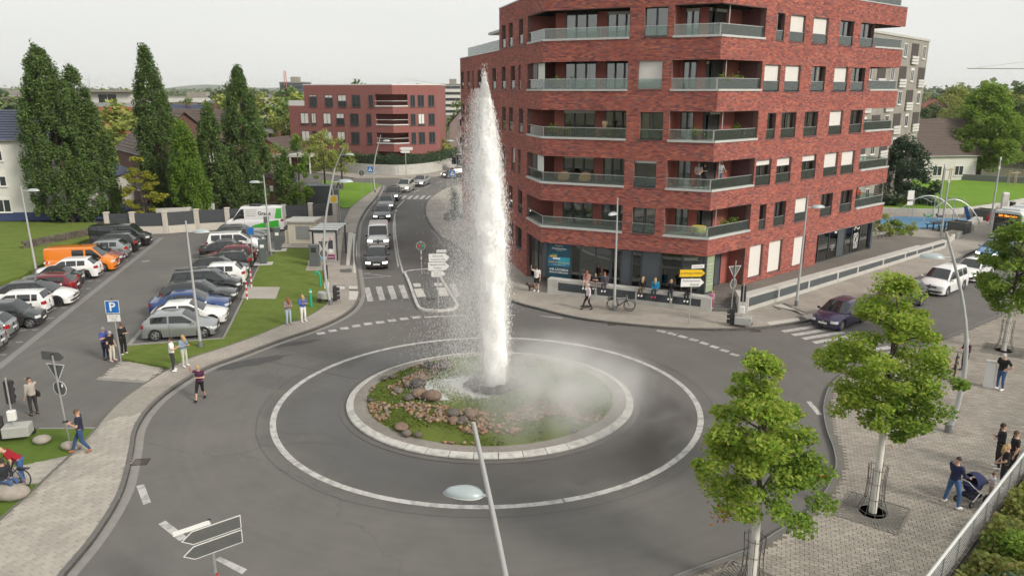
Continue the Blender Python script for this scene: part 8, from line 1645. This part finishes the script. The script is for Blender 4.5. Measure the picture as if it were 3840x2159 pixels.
    body = evaluate(ob); bpy.data.objects.remove(ob); bpy.data.meshes.remove(me); nv = len(body.vertices); co = np.empty(nv*3); body.vertices.foreach_get('co',co); co = co.reshape(-1,3); no = np.empty(nv*3); body.vertices.foreach_get('normal',no); no = no.reshape(-1,3); F = [tuple(q.vertices) for q in body.polygons]; bpy.data.meshes.remove(body)
    bones = [('torso','pelvis','chest'),('torso','chest','neck'),('head','neck','head')]
    for nm in 'rl': bones += [('ua','sh'+nm,'el'+nm),('fa','el'+nm,'wr'+nm),('th','hp'+nm,'kn'+nm),('shin','kn'+nm,'an'+nm),('foot','an'+nm,'to'+nm)]
    D = []; T = []
    for b,a1,a2 in bones:
        a,e = np.array(J[a1]),np.array(J[a2])-np.array(J[a1]); tt = np.clip(((co-a) @ e)/(e @ e),0,1); rad = dict(torso=.14,head=.09,ua=.05,fa=.035,th=.08,shin=.05,foot=.045)[b]*s; D.append(np.linalg.norm(co-a-tt[:,None]*e,axis=1)-rad); T.append(tt)
    D = np.array(D); T = np.array(T); bi = D.argmin(0); nb = [bones[i][0] for i in bi]; tv = T[bi,np.arange(nv)]; nb = np.array(nb)
    up_t = (co-np.array(p)) @ np.array(UPV)/s
    # the hand: fingers of unequal length, thumb off the side of the palm
    hx = MB()
    for nm in 'rl':
        w = J['wr'+nm]; d = (w-J['el'+nm]).normalized(); sd = d.cross(V_((0,0,1))); sd = sd.normalized() if sd.length > .1 else V_((1,0,0)); dn = sd.cross(d)
        for q,(o_,L_) in enumerate(((-.028,.062),(-.010,.075),(.009,.070),(.027,.054))): a = w+d*.085*s+sd*o_*s; hx.tube([a,a+(d*.6-dn*.12)*L_*s,a+(d*.9-dn*.45)*L_*s],[.0095*s,.0085*s,.006*s],5)
        a = w+d*.035*s+sd*(-.035)*s; hx.tube([a,a+(d*.5-sd*.55)*.045*s,a+(d*1.1-sd*.55)*.05*s],[.011*s,.010*s,.007*s],5)
    bm_ = MB(); bm_.add([tuple(v) for v in co],F); bm_.add(hx.v,hx.f)
    for sg in (-1,1): bm_.lathe([(.010*s*math.sin(math.pi*i/5)+1e-4,-.010*s*math.cos(math.pi*i/5)) for i in range(6)],6,Matrix.Translation(hd+hf*.083*s+(rot @ RT)*sg*.032*s+UPV*.012*s),mi=1)
    bm_.box(tuple(hd+hf*.094*s-UPV*.058*s),(.04*s,.012*s,.012*s),mi=2); bm_.build('body',[SKIN,EYE,LIP],t,'all')
    def garment(name,keep,off,m):
        k = np.array(keep); fs = [f for f in F if all(k[i] for i in f)]
        if not fs: return
        ids = sorted({i for f in fs for i in f}); mp_ = {i: q for q,i in enumerate(ids)}; v = co[ids]+no[ids]*off*s; q = MB(); q.add([tuple(a) for a in v],[tuple(mp_[i] for i in f) for f in fs]); return q.build(name,m,t,'all')
    fal = {'short': -1,'long': .93,'none': -1}[sleeves]; ual = {'short': .75,'long': 2,'none': .12}[sleeves]
    garment('shirt',((nb == 'torso') & (up_t > -.02) & (up_t < .50)) | ((nb == 'ua') & (tv < ual)) | ((nb == 'fa') & (tv < fal)),.013,cloth(top))
    sl = {'long': .97,'short': -1,'knee': .25}[trousers]; garment('trousers',((nb == 'torso') & (up_t < .03)) | ((nb == 'th') & (tv < (2 if trousers != 'short' else .85))) | ((nb == 'shin') & (tv < sl)),.010,cloth(bottom)); garment('shoes',(nb == 'foot') | ((nb == 'shin') & (tv > .96)),.009,cloth(shoes))
    hr_ = MB(); seg,st_ = 14,7; vs = []
    for i in range(st_+1):
        ph_ = math.pi*.60*i/st_
        for k in range(seg):
            th = 2*math.pi*k/seg; fr = math.sin(th); pp = min(ph_,math.pi*.60*(1-.40*max(0,fr))); v = V_((.084*math.sin(pp)*math.cos(th),.101*math.sin(pp)*fr-.006,.121*math.cos(pp)))*s; vs.append(hd+(rot @ RT)*v.x+hf*v.y+UPV*v.z)
    hr_.add(vs,[(i*seg+k,(i+1)*seg+k,(i+1)*seg+(k+1) % seg,i*seg+(k+1) % seg) for i in range(st_) for k in range(seg)])
    if long_hair: hr_.tube([hd-hf*.05*s+UPV*.03*s,hd-hf*.085*s-UPV*.10*s,hd-hf*.10*s-UPV*.25*s,hd-hf*.09*s-UPV*.34*s],[.085*s,.092*s,.08*s,.03*s],10)
    if hair: hr_.build('hair',HAIRM[hair],t,'all')
    if cap: q = MB(); q.lathe([(.098*s,0),(.096*s,.05*s),(.06*s,.1*s),(0,.11*s)],12,Matrix.Translation(hd+UPV*.02*s)); q.build('hat',cloth(cap),t,'all')
    if bag:
        g_ = thing('shoulder_bag',bag,'bag',V_(loc)+Matrix.Rotation(heading-math.pi/2,3,'Z') @ V_((.24*s,-.02,.80*s)),heading-math.pi/2); q = MB(); q.cbox((0,0,.12),(.12,.28,.24),.04); q.build('pouch',cloth('#221d1d'),g_,True); q = MB(); q.tube([(-.02,0,.22),(-.14,.06,.48),(-.34,.0,.66)],.012,5); q.build('strap',cloth('#221d1d'),g_)
    t['_h'] = h
    return t,J
def at(vx,vy,z=ZP): return tuple(G3(vx,vy,z))
FT_ = R(90)  # heading: 0 = +x ; fountain seen from the west is about 0
def hd_to(loc,tx=-1.0,ty=32.0): return math.atan2(ty-loc[1],tx-loc[0])
def pv(label,vx,vy,z=ZP,face=None,**k): l = at(vx,vy,z); return person(label,l,hd_to(l) if face is None else face,**k)
pv('man in blue shirt standing behind the parking sign',268,903,.01,arms='crossed',top='#4a5aa0',bottom='#2c3350',shoes='#333333',hair='grey',h=1.76,fat=1.1)
pv('woman in black blouse and white trousers at the parking sign',284,908,.01,arms='down',top='#1d1b1c',bottom='#cfc6b6',shoes='#c8a8a8',hair='grey',h=1.66,fat=1.12,bag='dark red shoulder bag of the woman in white trousers')
pv('person all in black beside the parking sign post',313,892,.03,arms='crossed',top='#1b1b1d',bottom='#19191b',sleeves='long',hair='brown',h=1.78)
pv('man in white T-shirt looking at his phone by the pavement',437,933,arms='phone',top='#e6e6e6',bottom='#33363a',hair='dark',h=1.78,face=R(20),look=R(-20)); pv('woman in denim jacket with phone beside the man in white',466,921,face=R(-20),arms='phone',top='#7f93a8',sleeves='long',bottom='#b8bba8',hair='blond',long_hair=True,h=1.68)
pv('woman in purple shirt and cropped leggings walking on the road',507,1004,0,face=R(-95),arms='raise_',arm2='phone',legs='walk',top='#4a2240',bottom='#17171a',shoes='#17171a',trousers='knee',hair='blond',h=1.66)
pv('photographer in grey top seen from behind at the left edge',88,1043,0,face=R(150),arms='photo',arm2='down',top='#a7a096',bottom='#35332f',shoes='#4a3a2c',sleeves='long',hair='dark',h=1.74,bag='black shoulder bag of the photographer')
pv('man in navy polo shirt and jeans holding a camera on the pavement',210,1137,face=R(200),arms='phone',legs='walk',top='#23263a',bottom='#2f4a70',shoes='#9a6a45',hair='brown',h=1.80)
pv('man in red shirt bending over a bicycle at the left edge',60,1216,face=R(205),arms='push',legs='stand',top='#8a1420',bottom='#3c5a8c',shoes='#a0683c',hair='grey',h=1.78,lean=R(48))
pv('seated person in jeans beside the bicycle cut by the left edge',12,1212,ZP+.45,face=R(-20),arms='lap',legs='sit',top='#22262c',bottom='#41597f',shoes='#c9b9b9',hair='dark',sleeves='long',h=1.72)
pv('woman with long hair and crossed arms in taupe sweater on the lawn',727,816,arms='crossed',top='#8d7f80',sleeves='long',bottom='#a9b9cb',shoes='#a89a94',hair='red',long_hair=True,h=1.70); pv('woman in blue jacket and white trousers on the lawn',764,809,arms='crossed',top='#4a62a5',sleeves='long',bottom='#e3e0dc',hair='blond',long_hair=True,h=1.72)
pv('man in white T-shirt and black shorts drinking beside the shop',1350,733,face=R(-120),arms='raise_',arm2='down',top='#d9d6d4',bottom='#232327',trousers='short',hair='dark',h=1.84)
pv('white-haired man walking along the front pavement',1479,779,face=R(195),legs='walk',top='#d8ccd2',sleeves='long',bottom='#2e2c30',shoes='#242324',hair='grey',h=1.74,bag='black shoulder bag of the white-haired man')
SW = []
dw = Vector((tw[1][0]-tw[0][0],tw[1][1]-tw[0][1])).normalized(); nw = Vector((dw.y,-dw.x))
def seat(u,zt): p = Vector(tw[0])+dw*u+nw*-.16; return (p.x,p.y,zt)
fs_ = math.atan2(nw.y,nw.x)
for u,kw,lab in ((2.75,dict(top='#b08a84',sleeves='long',bottom='#b59a92',hair='red',long_hair=True,arms='lap',h=1.62),'girl in dusty pink sitting first on the concrete wall'),(3.35,dict(top='#2d2c3c',bottom='#8a7468',hair='blond',arms='crossed',h=1.35),'small blond child sitting between two people on the concrete wall'),(3.98,dict(top='#4c4650',sleeves='long',bottom='#3a3846',hair='red',arms='lap',h=1.68,fat=1.1),'red-haired woman in dark cardigan sitting on the concrete wall'),(6.55,dict(top='#2a2528',sleeves='long',bottom='#5a5040',hair='blond',long_hair=True,arms='lap',h=1.66),'blond woman in dark jacket sitting right of the lamp'),(7.35,dict(top='#1b7fa8',sleeves='long',bottom='#23323a',shoes='#b02858',hair='blond',long_hair=True,arms='lap',h=1.68),'blond woman in turquoise jacket sitting on the concrete wall'),(8.35,dict(top='#251f22',sleeves='long',bottom='#2a3038',hair='blond',arms='photo',h=1.66,lean=R(-20)),'person in black taking a picture while leaning back on the wall'),(9.45,dict(top='#1d1c1f',sleeves='long',bottom='#1d2024',hair='blond',arms='raise_',arm2='lap',h=1.66),'person in black raising a phone on the wall beside the yellow sign')): person(lab,seat(u,1.14-.011*u),fs_+random.uniform(-.15,.15),legs='sit',group='people sitting on the concrete wall',**kw)
pv('small child in pink jacket at the entrance steps',1790,776,.25,face=R(215),h=1.18,arms='push',top='#c98aa8',sleeves='long',bottom='#a83868',shoes='#d8d8d8',hair='blond')
pv('white-haired woman in purple cardigan beside a bicycle on the plaza',2424,932,face=R(190),arms='phone',top='#4a2f45',sleeves='long',bottom='#2b2230',shoes='#3a3030',hair='grey',h=1.64); pv('man in black polo shirt with hand on hip on the plaza',2514,980,face=R(200),arms='phone',arm2='hip',top='#17181b',bottom='#37567f',hair='grey',h=1.80,fat=1.1)
pv('man in navy jacket holding the pram handle',2392,1271,face=R(20),arms='push',top='#23284a',sleeves='long',bottom='#3d5f8a',hair='dark',h=1.80,legs='wide'); pv('man in black leather jacket with crossed arms behind the pram',2508,1178,arms='crossed',top='#1b1d22',sleeves='long',bottom='#2a2527',hair='dark',h=1.82)
pv('man in black T-shirt at the railing',2541,1196,arms='down',top='#1c1c1e',bottom='#26262c',hair='brown',h=1.78,fat=1.12); pv('blond woman in black top at the railing',2519,1226,arms='lap',top='#1a191b',bottom='#2b2b30',hair='blond',long_hair=True,h=1.68); pv('little boy in white T-shirt between pram and railing',2490,1262,face=R(170),arms='phone',top='#d4d8da',bottom='#b9a38f',hair='brown',h=1.12)
# people on the balconies
def balc(label,M,u,y,z,face,**k): p = M @ Vector((u,y,z)); return person(label,p+BASE,face,**k)
fF = math.atan2(-(BC-BA).x,(BC-BA).y)+0; fF = math.atan2(*reversed((Matrix.Rotation(math.atan2(BC.y-BA.y,BC.x-BA.x),3,'Z') @ Vector((0,-1,0))).to_2d()))
balc('child in pale top behind the third-floor balcony rail',MF,4.1,.75,ZS[2],fF,h=1.25,top='#c9b999',bottom='#7a6a58',hair='brown',arms='rail'); balc('grey-haired person seated at the second-floor corner balcony',MF,10.3,.7,ZS[1],fF,h=1.60,top='#a89a98',bottom='#444444',hair='grey',arms='rail'); balc('person in black standing on the second-floor corner balcony',MR,.5,.9,ZS[1],fF,h=1.62,top='#1e2022',sleeves='long',bottom='#2a2a2e',hair='brown',arms='crossed'); balc('man in pale hoodie on the second-floor corner balcony',MR,1.7,.6,ZS[1],R(-60),h=1.70,top='#9a9a9c',sleeves='long',bottom='#5b6a7a',hair='grey',arms='rail'); balc('person in orange leaning on the first-floor end balcony rail',MR,20.4,.6,ZS[0],R(-40),h=1.62,top='#b0502c',sleeves='long',bottom='#44414a',hair='grey',arms='rail')
# balcony furniture
def bfurn(name,label,M,u,y,z,fn,cat): t = thing(name,label,cat,M @ Vector((u,y,z))+BASE,math.atan2(BC.y-BA.y,BC.x-BA.x)); fn(t); return t
def wicker(t):
    q = MB(); q.lathe([(0,.05),(.2,.06),(.36,.12),(.42,.22)],18,Matrix.Translation((0,0,.25)) @ Matrix.Rotation(R(55),4,'X')); q.build('shell',mat('orange_wicker',(.42,.20,.09),.7),t)
    for a in (0,2.1,4.2): q = MB(); q.tube([(.1*math.cos(a),.1*math.sin(a),.3),(.26*math.cos(a),.26*math.sin(a),0)],.012,5); q.build('leg',SBK,t)
bfurn('wicker_chair','left round orange wicker chair on the second-floor balcony',MF,1.4,.65,ZS[1],wicker,'chair'); bfurn('wicker_chair','right round orange wicker chair on the second-floor balcony',MF,2.9,.65,ZS[1],wicker,'chair')
def tbl(m,cl=None,rnd=False):
    def f(t):
        q = MB(); q.lathe([(0,.55),(.42,.55),(.42,.58),(0,.581)],16) if rnd else q.bx(-.45,.45,-.3,.3,.52,.57); q.build('top',m,t)
        for x in (-.3,.3):
            for y in (-.2,.2): w = MB(); w.bx(x-.025,x+.025,y-.025,y+.025,0,.52); w.build('leg',m,t)
        if cl: w = MB(); w.lathe([(.44,.585),(.46,.55),(.48,.25),(.46,.22)],18); w.build('cloth',cl,t)
    return f
WOODT = mat('teak',(.38,.22,.10),.6,var=.15,scale=8); YC = mat('yellow_cloth',(.60,.50,.08),.8)
bfurn('balcony_table','round table with yellow cloth on the first-floor corner balcony',MF,10.5,.8,ZS[0],tbl(WOODT,YC,True),'table'); bfurn('balcony_table','teak table under the child on the third-floor balcony',MF,4.1,.45,ZS[2],tbl(WOODT),'table'); bfurn('balcony_table','low teak bench left on the third-floor balcony',MF,1.3,.55,ZS[2],tbl(WOODT),'table')
def pot(m,r=.22,h=.5,seed=1):
    def f(t):
        q = MB(); q.lathe([(.12,0),(.17,.28),(.18,.3),(.15,.3)],10); q.build('pot',PANEL,t); rg = np.random.default_rng(seed); C = rg.normal(0,1,(160,3))*np.array([r*.6,r*.6,h*.35])+np.array([0,0,.3+h*.5]); leafmesh('foliage',C,.11,m,t,rg)
    return f
for k,(M,u,i,lab) in enumerate(((MF,.6,2,'potted plant at the left end of the third-floor balcony'),(MF,10.0,2,'potted palm on the third-floor corner balcony'),(MR,3.0,2,'grassy potted plant right of the third-floor corner'),(MR,1.0,3,'lavender pot at the fourth-floor corner'),(MR,2.0,3,'second lavender pot at the fourth-floor corner'),(MR,3.0,3,'third lavender pot at the fourth-floor corner'),(MF,.9,3,'small white-flowered pot on the fourth-floor balcony'),(MR,2.4,0,'leafy pot on the first-floor corner balcony'),(MR,3.5,0,'bushy pot at the right end of the first-floor corner balcony'))): bfurn('potted_plant',lab,M,u,.5,ZS[i],pot(LIMED,.3,.5,k),'plant')
# ---- dog, bicycles, pram, camera
dg_ = thing('dog','small dark dog beside the man in black shorts','dog',at(1338,732),R(200)); B = MB(); B.tube([(-.28,0,.33),(-.1,0,.34),(.12,0,.36),(.26,0,.40)],[.085,.10,.12,.09],10); B.tube([(.22,0,.40),(.34,0,.52)],[.075,.06],8); B.tube([(.30,0,.54),(.40,0,.54),(.52,0,.50)],[.075,.065,.03],8); B.tube([(-.28,0,.36),(-.40,0,.44),(-.46,0,.56)],[.035,.025,.012],6)
for y in (-.07,.07): B.tube([(.16,y,.32),(.18,y,.17),(.17,y,.02),(.21,y,.015)],[.045,.028,.022,.02],6); B.tube([(-.22,y,.33),(-.16,y,.22),(-.27,y,.12),(-.25,y,.02),(-.21,y,.015)],[.06,.04,.024,.02,.018],6); B.tube([(.33,y*.8,.58),(.31,y*1.1,.66)],[.03,.008],5)
me = bpy.data.meshes.new('d'); me.from_pydata([tuple(v) for v in B.v],[],B.f); ob = bpy.data.objects.new('d',me); md = ob.modifiers.new('r','REMESH'); md.mode = 'VOXEL'; md.voxel_size = .014; sm = ob.modifiers.new('s','SMOOTH'); sm.iterations = 2; bd_ = evaluate(ob); bpy.data.objects.remove(ob); bd_.polygons.foreach_set('use_smooth',[True]*len(bd_.polygons)); link('body',bd_,mat('dog_fur',(.05,.032,.022),.9,var=.5,scale=5),dg_)
def bike(label,loc,az,m=BLKP,lean=.05):
    t = thing('bicycle',label,'bicycle',loc,az); t.rotation_euler = (lean,0,az)
    for x in (-.52,.55):
        q = MB(); q.tube([(x+.34*math.cos(2*math.pi*k/24),0,.35+.34*math.sin(2*math.pi*k/24)) for k in range(25)],.022,6,cap=False); w = q.build('wheel',TYRE,t,True); q = MB()
        for k in range(10): q.tube([(x,0,.35),(x+.33*math.cos(.628*k),0,.35+.33*math.sin(.628*k))],.003,3)
        o = q.build('spokes',STEEL,w); o['kind'] = 'stuff'
    q = MB(); q.tube([(-.52,0,.35),(-.08,0,.32),(-.25,0,.85)],.02,6); q.tube([(-.08,0,.32),(.36,0,.72)],.032,6); q.tube([(-.2,0,.72),(.36,0,.78)],.02,6); q.tube([(-.52,0,.35),(-.22,0,.74)],.014,6); q.tube([(.33,0,.95),(.38,0,.72),(.55,0,.35)],.02,6); q.build('frame',m,t); q = MB(); q.tube([(.18,-.3,1.02),(.33,-.05,1.0),(.33,.05,1.0),(.18,.3,1.02)],.014,6); q.build('handlebar',BLKP,t); q = MB(); q.cbox((-.28,0,.93),(.27,.16,.07),.03); q.build('saddle',BLKP,t); q = MB(); q.bx(-.85,-.4,-.07,.07,.72,.74); q.build('rack',BLKP,t); return t
l = at(1560,781); bike('black touring bicycle leaning at the lamp on the front pavement',l,R(-12)); bike('second bicycle hidden behind the touring bicycle',(l[0]+.1,l[1]+.35,l[2]),R(-10),STEEL); bike('bicycle of the woman in purple cardigan',at(2400,938),R(60),SBK); bike('bicycle of the bending man at the left edge',at(22,1224),R(175),SBK)
t = thing('pram','navy pram with white frame pushed by the man in the navy jacket','pram',at(2440,1262),R(25)); NAVY = cloth('#20264a')
for x,y,r in ((-.35,-.27,.11),(-.35,.27,.11),(.38,-.28,.17),(.38,.28,.17)): q = MB(); q.lathe([(.0,-.025),(r*.9,-.025),(r,0),(r*.9,.025),(0,.025)],18,Matrix.Translation((x,y,r)) @ Matrix.Rotation(R(90),4,'X')); w = q.build('wheel',TYRE,t,True); q = MB(); q.lathe([(0,-.03),(r*.45,-.03),(r*.45,.03),(0,.03)],10,Matrix.Translation((x,y,r)) @ Matrix.Rotation(R(90),4,'X')); q.build('hub',RIM,w)
q = MB()
for y in (-.25,.25): q.tube([(-.35,y,.12),(.1,y,.48),(.38,y,.17)],.016,6); q.tube([(.3,y,.3),(-.3,y,.72),(-.62,y,1.0)],.016,6)
q.tube([(-.62,-.25,1.0),(-.62,.25,1.0)],.018,6); q.build('frame',RW_,t); q = MB(); q.lathe([(.05,0),(.26,.02),(.31,.22),(.30,.24)],18,Matrix.Translation((.02,0,.50)) @ Matrix.Diagonal((1.35,.85,1,1))); q.build('carrycot',NAVY,t,True); q = MB(); n = 9
vs = [(.02+.42*math.cos(a)*1.0-.02,.27*math.cos(b),.74+.36*math.sin(a)*math.sin(b)) for a in [R(8+k*15) for k in range(8)] for b in [R(k*20) for k in range(10)]]; q.add([(v[0],v[1],v[2]) for v in vs],[(i*10+j,i*10+j+1,(i+1)*10+j+1,(i+1)*10+j) for i in range(7) for j in range(9)]); q.build('hood',NAVY,t,True); q = MB(); q.bx(-.25,.25,-.2,.2,.22,.34); q.build('basket',cloth('#1d2030'),t)
l = at(205,1133); t = thing('camera','black camera held by the man in the navy polo shirt','camera',(l[0]-.30,l[1]-.12,l[2]+1.22),R(200)); q = MB(); q.cbox((0,0,.05),(.08,.14,.10),.015); q.build('body',BLKP,t); q = MB(); q.lathe([(.035,0),(.035,.11),(.03,.12),(0,.121)],12,Matrix.Translation((.04,0,.05)) @ Matrix.Rotation(R(90),4,'Y')); q.build('lens',BLKP,t)
bpy.data.scenes.remove(TMP)
# ================================================================== thin haze over the whole site
hz = MB(); hz.bx(-3700,3700,-40,4900,-1.1,62); m = bpy.data.materials.new('haze_air'); m.use_nodes = True; m.node_tree.nodes.clear()
pv_ = m.node_tree.nodes.new('ShaderNodeVolumePrincipled'); pv_.inputs['Color'].default_value = (.96,.975,.985,1); pv_.inputs['Density'].default_value = .00013; pv_.inputs['Anisotropy'].default_value = .2
m.node_tree.links.new(pv_.outputs[0],m.node_tree.nodes.new('ShaderNodeOutputMaterial').inputs['Volume']); tag(hz.build('haze',m),'thin summer haze over the town','haze',kind='stuff')
